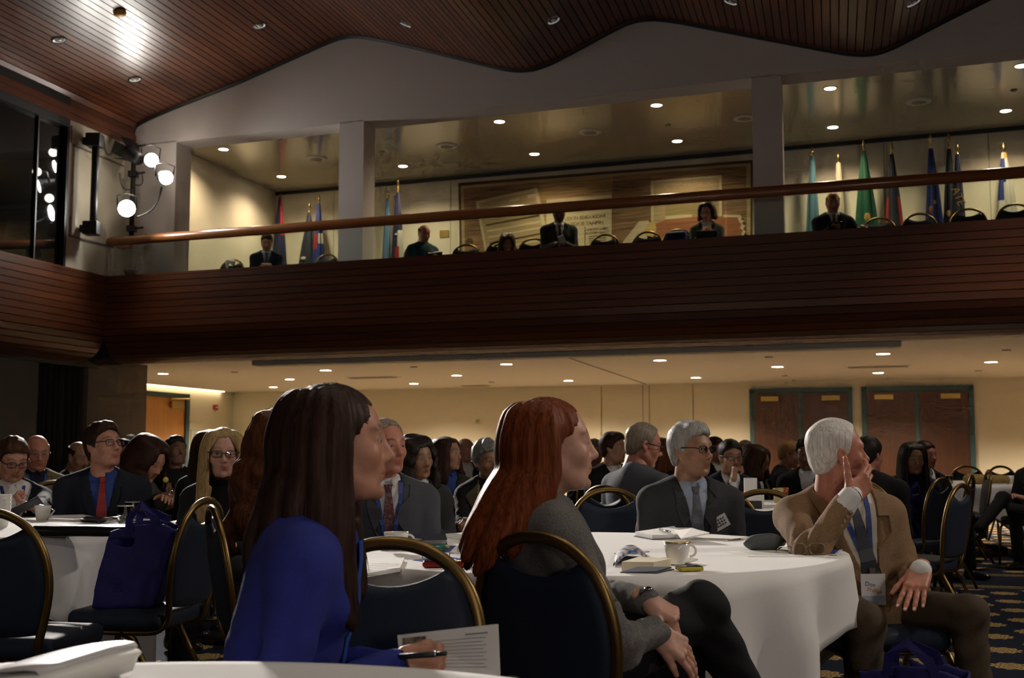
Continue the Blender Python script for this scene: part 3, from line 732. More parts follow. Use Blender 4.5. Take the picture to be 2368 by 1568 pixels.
mb = MB(); mb.box((0, 0, 0), (.088, .012, .066), Mv); mb.build('plate', m_brass, t, bevel=.003)
for sx in (-1, 1):
    for sz in (-1, 1):
        mb = MB(); mb.sphere(Mv @ Vector((sx * .075, .013, sz * .053)), .006, 8, 5); mb.build('screw', m_brass, t)
# white bracket on the left wall
p = wall_u(258, 607, UL); mb = MB(); mb.box((0, .01, 0), (.03, .01, .12), Mu); mb.box(Mu @ Vector((.03, .01, -.11)), (.05, .01, .012), Mu)
tag(mb.build('wall_bracket', m_white, loc=p), 'small white angle bracket on the wall under the stage lamps', 'bracket')
# ================================================================== SOFT SHAPES: distance fields turned into smooth meshes
def smin(a, b, k):
    h = np.clip(0.5 + 0.5 * (b - a) / k, 0, 1); return b * (1 - h) + a * h - k * h * (1 - h)
class Field:
    def __init__(s, lo, hi, h):
        s.h = h; s.lo = np.array(lo, np.float32) - 2 * h; n = np.ceil((np.array(hi) + 2 * h - s.lo) / h).astype(int) + 1
        s.ax = [(s.lo[i] + h * np.arange(n[i])).astype(np.float32) for i in range(3)]; s.F = np.full(n, 0.6, np.float32)
    def sl(s, lo, hi):
        r = []
        for i in range(3):
            a = max(0, int(math.floor((lo[i] - s.lo[i]) / s.h))); b = min(len(s.ax[i]), int(math.ceil((hi[i] - s.lo[i]) / s.h)) + 1)
            if b <= a: return None
            r.append(slice(a, b))
        return tuple(r)
    def xyz(s, sl=None):
        sl = sl or (slice(None),) * 3
        return s.ax[0][sl[0]][:, None, None], s.ax[1][sl[1]][None, :, None], s.ax[2][sl[2]][None, None, :]
    def put(s, sl, d, k, sub):
        f = s.F[sl]
        if sub: s.F[sl] = -smin(-f, d, k)
        else: s.F[sl] = smin(f, d, k)
    def ell(s, c, r, R=None, k=0.02, sub=False):
        r = (r, r, r) if np.isscalar(r) else r; m = max(r) + k + 2 * s.h
        sl = s.sl([c[i] - m for i in range(3)], [c[i] + m for i in range(3)])
        if sl is None: return s
        x, y, z = s.xyz(sl); x = x - c[0]; y = y - c[1]; z = z - c[2]
        if R is not None:
            x, y, z = (R[0][0] * x + R[1][0] * y + R[2][0] * z, R[0][1] * x + R[1][1] * y + R[2][1] * z, R[0][2] * x + R[1][2] * y + R[2][2] * z)
        k0 = np.sqrt((x / r[0]) ** 2 + (y / r[1]) ** 2 + (z / r[2]) ** 2); k1 = np.sqrt((x / r[0] ** 2) ** 2 + (y / r[1] ** 2) ** 2 + (z / r[2] ** 2) ** 2) + 1e-6
        s.put(sl, np.where(k0 < 1e-4, -min(r), k0 * (k0 - 1) / k1), k, sub); return s
    def cone(s, a, b, ra, rb=None, k=0.02, sub=False, sq=(1, 1, 1)):
        rb = ra if rb is None else rb; m = max(ra, rb) + k + 2 * s.h
        sl = s.sl([min(a[i], b[i]) - m for i in range(3)], [max(a[i], b[i]) + m for i in range(3)])
        if sl is None: return s
        x, y, z = s.xyz(sl); ba = [b[i] - a[i] for i in range(3)]; L = sum(q * q for q in ba) + 1e-9
        t = np.clip(((x - a[0]) * ba[0] + (y - a[1]) * ba[1] + (z - a[2]) * ba[2]) / L, 0, 1)
        d = np.sqrt(((x - a[0] - ba[0] * t) / sq[0]) ** 2 + ((y - a[1] - ba[1] * t) / sq[1]) ** 2 + ((z - a[2] - ba[2] * t) / sq[2]) ** 2) - (ra + (rb - ra) * t)
        s.put(sl, d.astype(np.float32), k, sub); return s
    def chain(s, pts, rs, k=0.015, sub=False):
        for i in range(len(pts) - 1): s.cone(pts[i], pts[i + 1], rs[i], rs[i + 1], k, sub)
        return s
    def rbox(s, c, hf, R=None, rad=0.01, k=0.01, sub=False):
        m = math.sqrt(sum(q * q for q in hf)) + k + 2 * s.h; sl = s.sl([c[i] - m for i in range(3)], [c[i] + m for i in range(3)])
        if sl is None: return s
        x, y, z = s.xyz(sl); x = x - c[0]; y = y - c[1]; z = z - c[2]
        if R is not None:
            x, y, z = (R[0][0] * x + R[1][0] * y + R[2][0] * z, R[0][1] * x + R[1][1] * y + R[2][1] * z, R[0][2] * x + R[1][2] * y + R[2][2] * z)
        qx = np.abs(x) - hf[0] + rad; qy = np.abs(y) - hf[1] + rad; qz = np.abs(z) - hf[2] + rad
        d = np.sqrt(np.maximum(qx, 0) ** 2 + np.maximum(qy, 0) ** 2 + np.maximum(qz, 0) ** 2) + np.minimum(np.maximum(qx, np.maximum(qy, qz)), 0) - rad
        s.put(sl, d, k, sub); return s
    def mesh(s, F=None):
        F = s.F if F is None else F; S = F < 0
        c = [S[i:S.shape[0] - 1 + i, j:S.shape[1] - 1 + j, k:S.shape[2] - 1 + k] for i in (0, 1) for j in (0, 1) for k in (0, 1)]
        cnt = sum(q.astype(np.int8) for q in c); act = np.argwhere((cnt > 0) & (cnt < 8))
        if len(act) == 0: return np.zeros((0, 3)), np.zeros((0, 4), int)
        idx = -np.ones(cnt.shape, np.int32); idx[tuple(act.T)] = np.arange(len(act))
        acc = np.zeros((len(act), 3)); num = np.zeros(len(act))
        off = [(i, j, k) for i in (0, 1) for j in (0, 1) for k in (0, 1)]
        vals = {o: F[act[:, 0] + o[0], act[:, 1] + o[1], act[:, 2] + o[2]] for o in off}
        for o in off:
            for a in range(3):
                if o[a]: continue
                q = list(o); q[a] = 1; q = tuple(q); fa, fb = vals[o], vals[q]; cr = (fa < 0) != (fb < 0)
                t = np.where(cr, fa / np.where(cr, fa - fb, 1), 0); p = np.tile(np.array(o, float), (len(act), 1)); p[:, a] += t
                acc[cr] += p[cr]; num[cr] += 1
        V_ = (act + acc / num[:, None]) * s.h + s.lo
        Q = []
        for a in range(3):
            b, c_ = (a + 1) % 3, (a + 2) % 3
            s0 = [slice(None)] * 3; s1 = [slice(None)] * 3; s0[a] = slice(0, -1); s1[a] = slice(1, None)
            A, B = S[tuple(s0)], S[tuple(s1)]
            e = np.argwhere(A != B); e = e[(e[:, b] > 0) & (e[:, c_] > 0) & (e[:, b] < S.shape[b] - 1) & (e[:, c_] < S.shape[c_] - 1)]
            if len(e) == 0: continue
            fl = A[tuple(e.T)]
            def cell(db, dc):
                q = e.copy(); q[:, b] -= db; q[:, c_] -= dc; return idx[tuple(q.T)]
            quad = np.stack([cell(1, 1), cell(0, 1), cell(0, 0), cell(1, 0)], 1); quad[~fl] = quad[~fl][:, ::-1]; Q.append(quad)
        Q = np.concatenate(Q); Q = Q[(Q >= 0).all(1)]
        return V_, Q
    def surf_y(s, x, z, F=None):
        F = s.F if F is None else F
        i = int(np.clip(round((x - s.lo[0]) / s.h), 0, F.shape[0] - 1)); k = int(np.clip(round((z - s.lo[2]) / s.h), 0, F.shape[2] - 1))
        col = F[i, :, k]; n = np.where(col < 0)[0]
        if len(n) == 0: return None
        j = n[-1]
        if j + 1 >= len(col): return float(s.ax[1][j])
        return float(s.ax[1][j] + s.h * col[j] / (col[j] - col[j + 1]))
def relax(Vv, Q, it=1, f=0.5):
    for _ in range(it):
        s = np.zeros_like(Vv); n = np.zeros(len(Vv))
        for a, b in ((0, 1), (1, 2), (2, 3), (3, 0)):
            np.add.at(s, Q[:, a], Vv[Q[:, b]]); np.add.at(s, Q[:, b], Vv[Q[:, a]]); np.add.at(n, Q[:, a], 1); np.add.at(n, Q[:, b], 1)
        Vv = Vv * (1 - f) + f * s / np.maximum(n, 1)[:, None]
    return Vv
def np_mesh(name, Vv, Q, tint=None, mi=None):
    me = bpy.data.meshes.new(name); me.vertices.add(len(Vv)); me.vertices.foreach_set('co', np.asarray(Vv, np.float32).ravel())
    nq = len(Q); me.loops.add(nq * 4); me.polygons.add(nq); me.loops.foreach_set('vertex_index', np.asarray(Q, np.int32).ravel())
    me.polygons.foreach_set('loop_start', np.arange(nq, dtype=np.int32) * 4); me.polygons.foreach_set('loop_total', np.full(nq, 4, np.int32))
    me.update(calc_edges=True); me.validate()
    me.polygons.foreach_set('use_smooth', np.ones(len(me.polygons), bool))
    if mi is not None and len(mi) == len(me.polygons): me.polygons.foreach_set('material_index', np.asarray(mi, np.int32))
    if tint is not None:
        at = me.color_attributes.new('tint', 'FLOAT_COLOR', 'POINT'); at.data.foreach_set('color', np.concatenate([tint, np.ones((len(tint), 1))], 1).astype(np.float32).ravel())
    me.update(); return me
def xf(M, Vv):
    A = np.array(M); return Vv @ A[:3, :3].T + A[:3, 3]
def waves(x, y, z, f, seed=0):
    r = np.random.default_rng(seed); o = 0
    for _ in range(4):
        d = r.normal(size=3); d /= np.linalg.norm(d); ph = r.uniform(0, 6.28); o = o + np.sin((d[0] * x + d[1] * y + d[2] * z) * f * r.uniform(.7, 1.4) + ph)
    return o / 4

# ------------------------------------------------------------------ skin, hair, eyes
def skin_mat(name, col):
    if name in MATS: return MATS[name]
    t = NT(name); at = t.n('ShaderNodeAttribute', {'attribute_name': 'tint'}); tc = t.n('ShaderNodeTexCoord')
    nz = t.n('ShaderNodeTexNoise', Vector=tc.outputs['Object'], Scale=35.0, Detail=4.0)
    base = t.ramp(nz.outputs['Fac'], [(0.3, tuple(c * .88 for c in col)), (0.7, tuple(min(1, c * 1.1) for c in col))])
    mx = t.n('ShaderNodeMix', {'data_type': 'RGBA', 'blend_type': 'MULTIPLY'}); mx.inputs[0].default_value = 1.0
    t.set(mx.inputs[6], base); t.set(mx.inputs[7], at.outputs['Color']); t.base(mx.outputs[2])
    t.b.inputs['Roughness'].default_value = 0.48; t.b.inputs['Specular IOR Level'].default_value = 0.4
    t.b.inputs['Subsurface Weight'].default_value = 0.0
    fn = t.n('ShaderNodeTexNoise', Vector=tc.outputs['Object'], Scale=260.0, Detail=2.0); t.bump(fn.outputs['Fac'], 0.15, 0.002)
    MATS[name] = t.m; return t.m
SKIN = {'pale': skin_mat('skin_pale', (0.57, 0.31, 0.225)), 'fair': skin_mat('skin_fair', (0.52, 0.25, 0.165)), 'ruddy': skin_mat('skin_ruddy', (0.49, 0.20, 0.13)), 'olive': skin_mat('skin_olive', (0.36, 0.19, 0.11)), 'brown': skin_mat('skin_brown', (0.20, 0.095, 0.055))}
m_eye = mat('eye_white', (0.40, 0.37, 0.35), 0.2); m_iris = mat('eye_iris', (0.03, 0.03, 0.035), 0.1); m_nail = mat('nail', (0.70, 0.45, 0.40), 0.25)
def hair_mat(name, c1, c2, rough=0.52):
    if name in MATS: return MATS[name]
    t = NT(name); t.b.inputs['Roughness'].default_value = rough; t.b.inputs['Specular IOR Level'].default_value = 0.30; mxc = max(c2); t.b.inputs['Specular Tint'].default_value = (*[min(1, .25 + .75 * x / mxc) for x in c2], 1)
    tc = t.n('ShaderNodeTexCoord'); mp = t.n('ShaderNodeMapping', Vector=tc.outputs['Object'], Scale=(170.0, 170.0, 9.0))
    nz = t.n('ShaderNodeTexNoise', Vector=mp.outputs[0], Scale=1.0, Detail=3.0, Distortion=0.4)
    t.base(t.ramp(nz.outputs['Fac'], [(0.3, c1), (0.7, c2)])); t.bump(nz.outputs['Fac'], 0.3, 0.003)
    MATS[name] = t.m; return t.m
HAIR = {'darkbrown': hair_mat('hair_dark_brown', (0.010, 0.005, 0.004), (0.034, 0.017, 0.012)), 'black': hair_mat('hair_black', (0.005, 0.004, 0.004), (0.018, 0.014, 0.012)),
        'red': hair_mat('hair_red', (0.062, 0.014, 0.005), (0.205, 0.050, 0.014)), 'auburn': hair_mat('hair_auburn', (0.035, 0.011, 0.005), (0.12, 0.040, 0.014)), 'brown': hair_mat('hair_brown', (0.022, 0.011, 0.006), (0.075, 0.038, 0.020)),
        'blonde': hair_mat('hair_blonde', (0.20, 0.12, 0.045), (0.48, 0.33, 0.15)), 'grey': hair_mat('hair_grey', (0.16, 0.155, 0.145), (0.42, 0.41, 0.39)), 'white': hair_mat('hair_silver', (0.45, 0.42, 0.38), (0.82, 0.78, 0.71)),
        'greybrown': hair_mat('hair_grey_brown', (0.13, 0.10, 0.07), (0.33, 0.27, 0.20)), 'ginger': hair_mat('hair_ginger', (0.22, 0.10, 0.03), (0.42, 0.22, 0.08)), 'saltpepper': hair_mat('hair_salt_pepper', (0.03, 0.03, 0.03), (0.27, 0.265, 0.25))}
# ------------------------------------------------------------------ head (x: the person's right, y: forward, z: up; origin between the ears)
HEADS = {}
def head(kind, h):
    key = (kind, h)
    if key in HEADS: return HEADS[key]
    f = kind == 'f'
    F = Field((-.10, -.13, -.20), (.10, .135, .13), h)
    F.ell((0, -.016, .036), (.0755, .096, .082), k=.02)
    F.ell((0, .026, -.022), (.0625, .062, .088), k=.03)
    F.ell((0, .032, -.078), (.050 if not f else .044, .050, .036), k=.03)
    for s in (-1, 1):
        F.cone((s * .058, -.004, -.055), (s * .030, .050, -.098), .018 if not f else .014, .016, k=.025)   # jaw line
        F.ell((s * .040, .056, -.026), (.026, .024, .026), k=.02)       # cheeks
    F.ell((0, .074, -.104), (.019 if not f else .015, .015, .015), k=.018)   # chin
    F.cone((-.034, .071, .024), (.034, .071, .024), .013 if not f else .010, k=.022)   # brow
    for s in (-1, 1): F.ell((s * .033, .100, .004), (.017, .018, .0125), k=.012, sub=True)
    for s in (-1, 1):
        F.cone((s * .020, .0805, .0074), (s * .045, .0725, .0060), .0062, .0054, k=.006)      # upper lid
        F.cone((s * .021, .0795, -.0052), (s * .044, .0725, -.0045), .0046, .0044, k=.006)
    nl = .118 if not f else .113
    F.cone((0, .082, .014), (0, nl - .012, -.028), .0085, .0105, k=.012)
    F.ell((0, nl - .012, -.031), (.0125, .0125, .0105), k=.008)
    for s in (-1, 1):
        F.ell((s * .0125, .091, -.036), (.0075, .011, .008), k=.007)
        F.ell((s * .0065, .100, -.0435), (.0034, .005, .004), k=.003, sub=True)
    F.ell((0, .074, -.056), (.027, .014, .024), k=.016)                # muzzle
    F.cone((-.019, .080, -.0640), (0, .0880, -.0605), .0032, .0046, k=.006); F.cone((.019, .080, -.0640), (0, .0880, -.0605), .0032, .0046, k=.006)
    F.cone((-.014, .081, -.0730), (.014, .081, -.0730), .0058, k=.006); F.ell((0, .0850, -.0725), (.011, .0055, .0055), k=.006)
    F.cone((-.021, .0845, -.0675), (.021, .0845, -.0675), .0022, k=.003, sub=True)
    F.ell((0, .087, -.0855), (.02, .007, .006), k=.008, sub=True)
    for s in (-1, 1):                                                    # ears
        R = Matrix.Rotation(s * .28, 3, 'Z') @ Matrix.Rotation(.18, 3, 'X'); Rl = [list(r) for r in R]
        F.ell((s * .0775, -.013, -.006), (.0095, .0195, .033), Rl, k=.006)
        F.ell((s * .088, -.008, -.002), (.009, .010, .017), Rl, k=.004, sub=True)
        F.ell((s * .0765, -.004, -.033), (.007, .010, .012), k=.006)
    F.cone((0, -.026, -.05), (0, -.045, -.19), .054 if not f else .047, .056 if not f else .049, k=.03)
    Vv, Q = F.mesh(); Vv = relax(Vv, Q, 1, .35)
    t = np.ones((len(Vv), 3)); x, y, z = Vv.T; ax = np.abs(x)
    lip = np.exp(-(((z + .0672) / .0095) ** 2) ** 2) * np.exp(-((ax / .021) ** 4)) * (y > .078)
    red = np.array([.80, .42, .42]) if f else np.array([.82, .56, .52]); t = t * (1 - lip[:, None]) + red * lip[:, None]
    ch = np.exp(-(((ax - .043) / .02) ** 2 + ((z + .025) / .022) ** 2)) * (y > .03) * .5; t *= 1 - ch[:, None] * np.array([.0, .22, .22])
    bz = .024 + .010 * np.exp(-((ax - .032) / .016) ** 2)
    br = np.exp(-(((z - bz) / .0052) ** 2) ** 2) * np.exp(-(((ax - .032) / .021) ** 2) ** 3) * (y > .05) * (.85 if not f else .75)
    if not f:
        st = np.clip((-.03 - z) / .03, 0, 1) * np.clip((y - .0) / .05, 0, 1) * (z > -.13) * .16; t *= 1 - st[:, None]
    lash = np.exp(-((z - .0045) / .0022) ** 2) * np.exp(-(((ax - .0325) / .014) ** 2) ** 2) * (y > .076) * .7; t *= 1 - lash[:, None]
    Qm = np.zeros(len(Q), int)
    # eyes
    parts = [(Vv, Q, t, Qm)]
    for s in (-1, 1):
        mb = MB(); mb.sphere((s * .0325, .0725, .002), .0118, 10, 7)
        Ev = np.array(mb.v); Eq = np.array([f_ for f_ in mb.f]); parts.append((Ev, Eq, np.ones((len(Ev), 3)), np.full(len(Eq), 1)))
        mb = MB(); mb.sphere((s * .0325, .0805, .002), (.0055, .0047, .0055), 8, 6)
        Ev = np.array(mb.v); Eq = np.array([f_ for f_ in mb.f]); parts.append((Ev, Eq, np.ones((len(Ev), 3)), np.full(len(Eq), 2)))
    HEADS[key] = (parts, br); return HEADS[key]
def join(parts):
    o = 0; Vs, Qs, Ts, Ms = [], [], [], []
    for v, q, t, m in parts:
        Vs.append(v); Qs.append(q + o); Ts.append(t); Ms.append(m); o += len(v)
    return np.concatenate(Vs), np.concatenate(Qs), np.concatenate(Ts), np.concatenate(Ms)
# ------------------------------------------------------------------ hand (wrist at origin, fingers along y, palm faces -z, thumb on +x; mirrored for the other hand)
HANDS = {}
POSE = {'relaxed': ([(.25, .45, .3), (.3, .5, .35), (.35, .55, .4), (.4, .6, .4)], (.55, .35, .25), .03), 'flat': ([(.06, .1, .08), (.04, .08, .06), (.05, .1, .08), (.08, .12, .1)], (.5, .1, .1), .07),
        'drape': ([(.35, .25, .15), (.4, .25, .15), (.42, .28, .15), (.45, .3, .2)], (.35, .25, .2), .03), 'grip': ([(.9, 1.1, .6), (.95, 1.15, .6), (1.0, 1.15, .6), (1.05, 1.1, .6)], (.3, .6, .5), .02), 'fist': ([(1.3, 1.5, .9)] * 4, (.15, .7, .7), .01),
        'pinch': ([(.55, .65, .35), (.55, .75, .4), (.4, .55, .3), (.4, .5, .3)], (.35, .4, .35), .05), 'mouth': ([(.30, .45, .30), (.35, .5, .3), (.42, .6, .35), (.5, .65, .4)], (1.0, -.05, .1), .03), 'clasp': ([(.75, .8, .4), (.8, .85, .45), (.85, .85, .45), (.9, .8, .4)], (.5, .3, .3), .02)}
def hand(pose, h, size=1.0, nails=False):
    key = (pose, h, size, nails)
    if key in HANDS: return HANDS[key]
    fing, th, spread = POSE[pose]
    F = Field((-.075, -.04, -.12), (.13, .205, .045), h)
    F.rbox((0, .048, 0), (.038, .046, .0135), None, .0125, k=.008)
    F.ell((.018, .035, -.006), (.022, .034, .017), k=.012); F.ell((-.022, .04, -.005), (.016, .036, .014), k=.012)
    F.cone((0, -.035, .0), (0, .01, 0), .023, .027, k=.02, sq=(1.15, 1, .8))
    xs = (.029, .010, -.0095, -.0275); ys = (.090, .094, .090, .082); Ls = ((.042, .026, .021), (.046, .029, .022), (.043, .027, .021), (.034, .021, .019)); tips = []
    for i in range(4):
        a = 0.0; p = Vector((xs[i], ys[i] - .012, 0)); sp = spread * (1.5 - i) * 1.0; rr = [.0098, .0088, .0082, .0072] if i < 3 else [.0088, .008, .0074, .0064]
        F.ell((p.x, p.y + .010, .004), .0105, k=.006)
        for j in range(3):
            a += fing[i][j]; d = Vector((math.sin(sp) * math.cos(a), math.cos(sp) * math.cos(a), -math.sin(a))); q = p + d * (Ls[i][j] + (.012 if j == 0 else 0))
            F.cone(p, q, rr[j], rr[j + 1], k=.0045)
            p = q
        tips.append((p, d, Vector((0, math.sin(a), math.cos(a)))))
    p = Vector((.026, .018, -.006)); a = th[0]; bend = 0.0
    for j, (L, r0, r1) in enumerate(((.042, .0155, .0115), (.032, .0112, .0098), (.026, .0098, .0082))):
        if j: bend += th[j]
        d = Vector((math.sin(a) * math.cos(bend * .4), math.cos(a) * math.cos(bend * .4), -math.sin(bend * .8) - .15)).normalized(); a -= th[j] * .35 if j else 0
        q = p + d * L; F.cone(p, q, r0, r1, k=.008); p = q
    Vv, Q = F.mesh(); Vv = relax(Vv, Q, 1, .3) * size
    t = np.ones((len(Vv), 3)); parts = [(Vv, Q, t, np.zeros(len(Q), int))]
    if nails:
        for (p, d, up) in tips:
            c = (p + d * .001 + up * .0062) * size; mb = MB(); xx = d.cross(up).normalized()
            R = Matrix((xx, d, up)).transposed(); mb.sphere(c, (.0052, .0075, .0022), 8, 6, rot=R)
            Ev = np.array(mb.v); parts.append((Ev, np.array(mb.f), np.ones((len(Ev), 3)), np.full(len(mb.f), 3)))
    HANDS[key] = parts; return parts
# ------------------------------------------------------------------ hair
HAIRS = {}
def short_hair(style, h):
    if (style, h) in HAIRS: return HAIRS[(style, h)]
    F = Field((-.12, -.15, -.14), (.12, .12, .16), h); vol = {'short': .010, 'neat': .007, 'recede': .007, 'bald': .006, 'full': .012, 'curlyshort': .020, 'bob': .016, 'sweep': .014, 'crown': .010}.get(style, .01)
    F.ell((0, -.018, .038), (.077 + vol, .098 + vol, .084 + vol), k=.02)
    F.ell((0, -.052, -.025), (.060 + vol * .5, .050 + vol, .066), k=.03)
    if style in ('full', 'sweep'): F.ell((.01, .040, .090), (.060, .042, .028 + vol * .5), k=.03)
    if style == 'bob':
        for s in (-1, 1): F.ell((s * .068, .0, -.03), (.026, .062, .095), k=.02)
        F.ell((0, -.05, -.05), (.075, .05, .09), k=.03); F.ell((.03, .075, .07), (.06, .03, .03), k=.03)
    x, y, z = F.xyz()
    yk = [-.14, -.07, -.03, -.012, .004, .016, .026, .04, .062, .1]
    zk = {'recede': [-.09, -.085, -.05, .0, -.015, -.03, .03, .075, .112, .125], 'bald': [-.09, -.085, -.05, .0, -.015, -.03, .03, .12, .16, .2], 'bob': [-.16] * 5 + [-.16, -.15, .055, .058, .06],
          'crown': [-.09, -.085, -.05, .0, -.015, -.03, .02, .055, .09, .105]}.get(style, [-.09, -.085, -.05, .0, -.015, -.03, .018, .045, .066, .074])
    zl = np.interp(y.ravel(), yk, zk).reshape(y.shape).astype(np.float32) + .005 * waves(x, y, 0 * z, 110, 8) + (.006 * np.sin(x * 70 + .8) if style in ('full', 'sweep', 'short') else 0) * (y > .02)
    carve = zl - z
    if style == 'bob': carve = np.maximum(np.minimum(carve, .066 - np.abs(x) + .3 * (y - .03)), -.13 - z + 0 * x)
    if style == 'bald': carve = np.maximum(carve, np.minimum(z - .062 + .10 * np.clip(y + .10, 0, 1) * .3, .05 - 0 * x))
    G = -smin(-F.F, -carve, .006)
    amp = {'curlyshort': .008, 'full': .004, 'sweep': .004}.get(style, .0024)
    fr = 130 if style == 'curlyshort' else 300
    G = G + amp * waves(x, y * (1 if style == 'curlyshort' else .25), z * (1 if style == 'curlyshort' else .5), fr, 3) + (.3 if False else 0)
    Vv, Q = F.mesh(G); Vv = relax(Vv, Q, 1, .3); HAIRS[(style, h)] = (Vv, Q); return HAIRS[(style, h)]
def long_hair(spec, Mh, h, lod):
    """hair that leaves the crown, follows the skull and hangs; spec: list of (azimuth deg, length, out, forward), wav, vol. Works in the person's own frame."""
    guides = []; vol = spec.get('vol', .014)
    for az, L, out, fwd in spec['guides']:
        a = math.radians(az); sx, cy = math.sin(a), math.cos(a)
        pts = [Vector((sx * .018, spec.get('part_y', .0) + cy * .02, .112)), Vector((sx * .060, cy * .078 - .016, .092)), Vector((sx * .080, cy * .100 - .018, .045)), Vector((sx * .087, cy * .106 - .02, -.005)), Vector((sx * .088, cy * .102 - .022, -.06))]
        wp = [Mh @ p for p in pts]; d = (Mh.to_3x3() @ Vector((sx, cy, 0))); d.z = 0; d.normalize(); q = wp[-1].copy(); n = 6
        for i in range(1, n + 1):
            t = i / n; w = spec.get('wav', 0) * math.sin(t * 9 + az)
            wp.append(q + Vector((0, 0, -(L * (1 + .07 * math.sin(az * 2.3)) - .16) * t)) + d * (out * math.sin(t * PI / 2) + w) + Vector((0, fwd * t, 0)))
        sm = []
        for j in range(len(wp) - 1):
            p0, p1, p2, p3 = [wp[max(0, min(len(wp) - 1, j + d_))] for d_ in (-1, 0, 1, 2)]
            for k2 in range(3):
                u = k2 / 3; sm.append(0.5 * ((2 * p1) + (p2 - p0) * u + (2 * p0 - 5 * p1 + 4 * p2 - p3) * u * u + (3 * p1 - p0 - 3 * p2 + p3) * u ** 3))
        sm.append(wp[-1]); guides.append(sm)
    allp = [p for g in guides for p in g]
    lo = [min(p[i] for p in allp) - .05 for i in range(3)]; hi = [max(p[i] for p in allp) + .05 for i in range(3)]
    F = Field(lo, hi, h); R = [list(r) for r in Mh.to_3x3()]
    F.ell(Mh @ Vector((0, -.024, .036)), (.078 + vol * .6, .098 + vol * .6, .084 + vol * .7), R, k=.02)
    m = len(guides)
    for g in guides:
        for i in range(3, len(g) - 1):
            t = i / (len(g) - 1); r = (.016 + .010 * math.sin(min(1, t * 1.4) * PI)) * spec.get('thick', 1.0); tp_ = 1 - max(0, t - .82) / .18 * .6; r *= tp_; r2 = r if i < len(g) - 2 else r * .4
            F.cone(g[i], g[i + 1], r, r2, k=.018)
    x, y, z = F.xyz(); Mi = Mh.inverted()
    # keep the face free
    fx = Mi[0][0] * x + Mi[0][1] * y + Mi[0][2] * z + Mi[0][3]; fy = Mi[1][0] * x + Mi[1][1] * y + Mi[1][2] * z + Mi[1][3]; fz = Mi[2][0] * x + Mi[2][1] * y + Mi[2][2] * z + Mi[2][3]
    fl = spec.get('hairline', .072); fw = spec.get('facew', .066); fyc = spec.get('face_y', .022)
    hl = fl - 1.6 * np.maximum(np.abs(fx) - .028, 0)
    face = np.maximum(np.maximum(np.abs(fx) - fw, fyc + .6 * np.maximum(fz, 0) * 0 - fy), fz - hl); face = np.maximum(face, -.16 - fz)
    G = -smin(-F.F, face.astype(np.float32), .008)
    a1 = spec.get('groove', .0028); az = np.arctan2(fx, fy + .02)
    G = G + a1 * (np.sin(az * spec.get('gf', 22) + 1.6 * np.sin(fz * 7)) * .6 + np.sin(az * 35 + 2.2 * np.sin(fz * 5 + 1)) * .4) + spec.get('curl', 0) * waves(x, y, z, spec.get('curlf', 60), 5)
    Vv, Q = F.mesh(G); Vv = relax(Vv, Q, 2, .5)
    if lod == 0:                                    # fine locks laid over the mass
        rs = np.random.default_rng(11); R_ = [(Vv, Q)]; vv, qq = [], []; o = 0
        for i in range(spec.get('locks', 260)):
            s = rs.uniform(0, m - 1.001); k = int(s); f = s - k; g = [guides[k][j].lerp(guides[k + 1][j], f) for j in range(len(guides[k]))]
            if (guides[k][12] - guides[k + 1][12]).length > .12: continue
            jit = rs.uniform(.5, 1.25); off = rs.uniform(-.012, .012); ph = rs.uniform(0, 6.28); cen = Mh @ Vector((0, -.02, .0)); pts = []; j0 = 1
            e = rs.uniform(.75, 1.03)
            for j in range(3, len(g)):
                p = g[j]; t = j / (len(g) - 1)
                if t > e: break
                c = cen.copy(); c.z = min(cen.z + .03, p.z) if p.z < cen.z else cen.z * .6 + p.z * .4
                n = (p - c); n = n.normalized() if n.length > 1e-5 else Vector((0, 1, 0))
                r = (.016 + .010 * math.sin(min(1, t * 1.4) * PI)) * spec.get('thick', 1.0)
                tan = n.cross(Vector((0, 0, 1))); pts.append((p + n * (r * (.75 + .35 * jit) - .002) + tan * (off * (1 + t) + .004 * math.sin(t * 7 + ph)), n, tan))
            if len(pts) < 4: continue
            sm = pts; w0 = rs.uniform(.0012, .0030); L = len(sm)
            for j, (p, n, tn) in enumerate(sm):
                w = w0 * (1 if j < L - 5 else (L - j) / 6 + .05)
                tn = tn.normalized() if tn.length > 1e-6 else Vector((1, 0, 0)); lp = Mi @ p
                vv += [p - tn * w, p + n * w * .8, p + tn * w]
                if j < L - 1:
                    b = o + 3 * j; qq += [(b, b + 3, b + 4, b + 1), (b + 1, b + 4, b + 5, b + 2)]
            o += 3 * L
        LV = np.array([tuple(v) for v in vv]); LQ = np.array(qq)
        lp = xf(Mi, LV); bad = (np.abs(lp[:, 0]) < fw + .002) & (lp[:, 1] > fyc - .002) & (lp[:, 2] < fl - 1.6 * np.maximum(np.abs(lp[:, 0]) - .028, 0)) & (lp[:, 2] > -.16)
        LQ = LQ[~bad[LQ].any(1)]
        Vv = np.concatenate([Vv, LV]); Q = np.concatenate([Q, LQ + len(Vv) - len(LV)])
    return Vv, Q
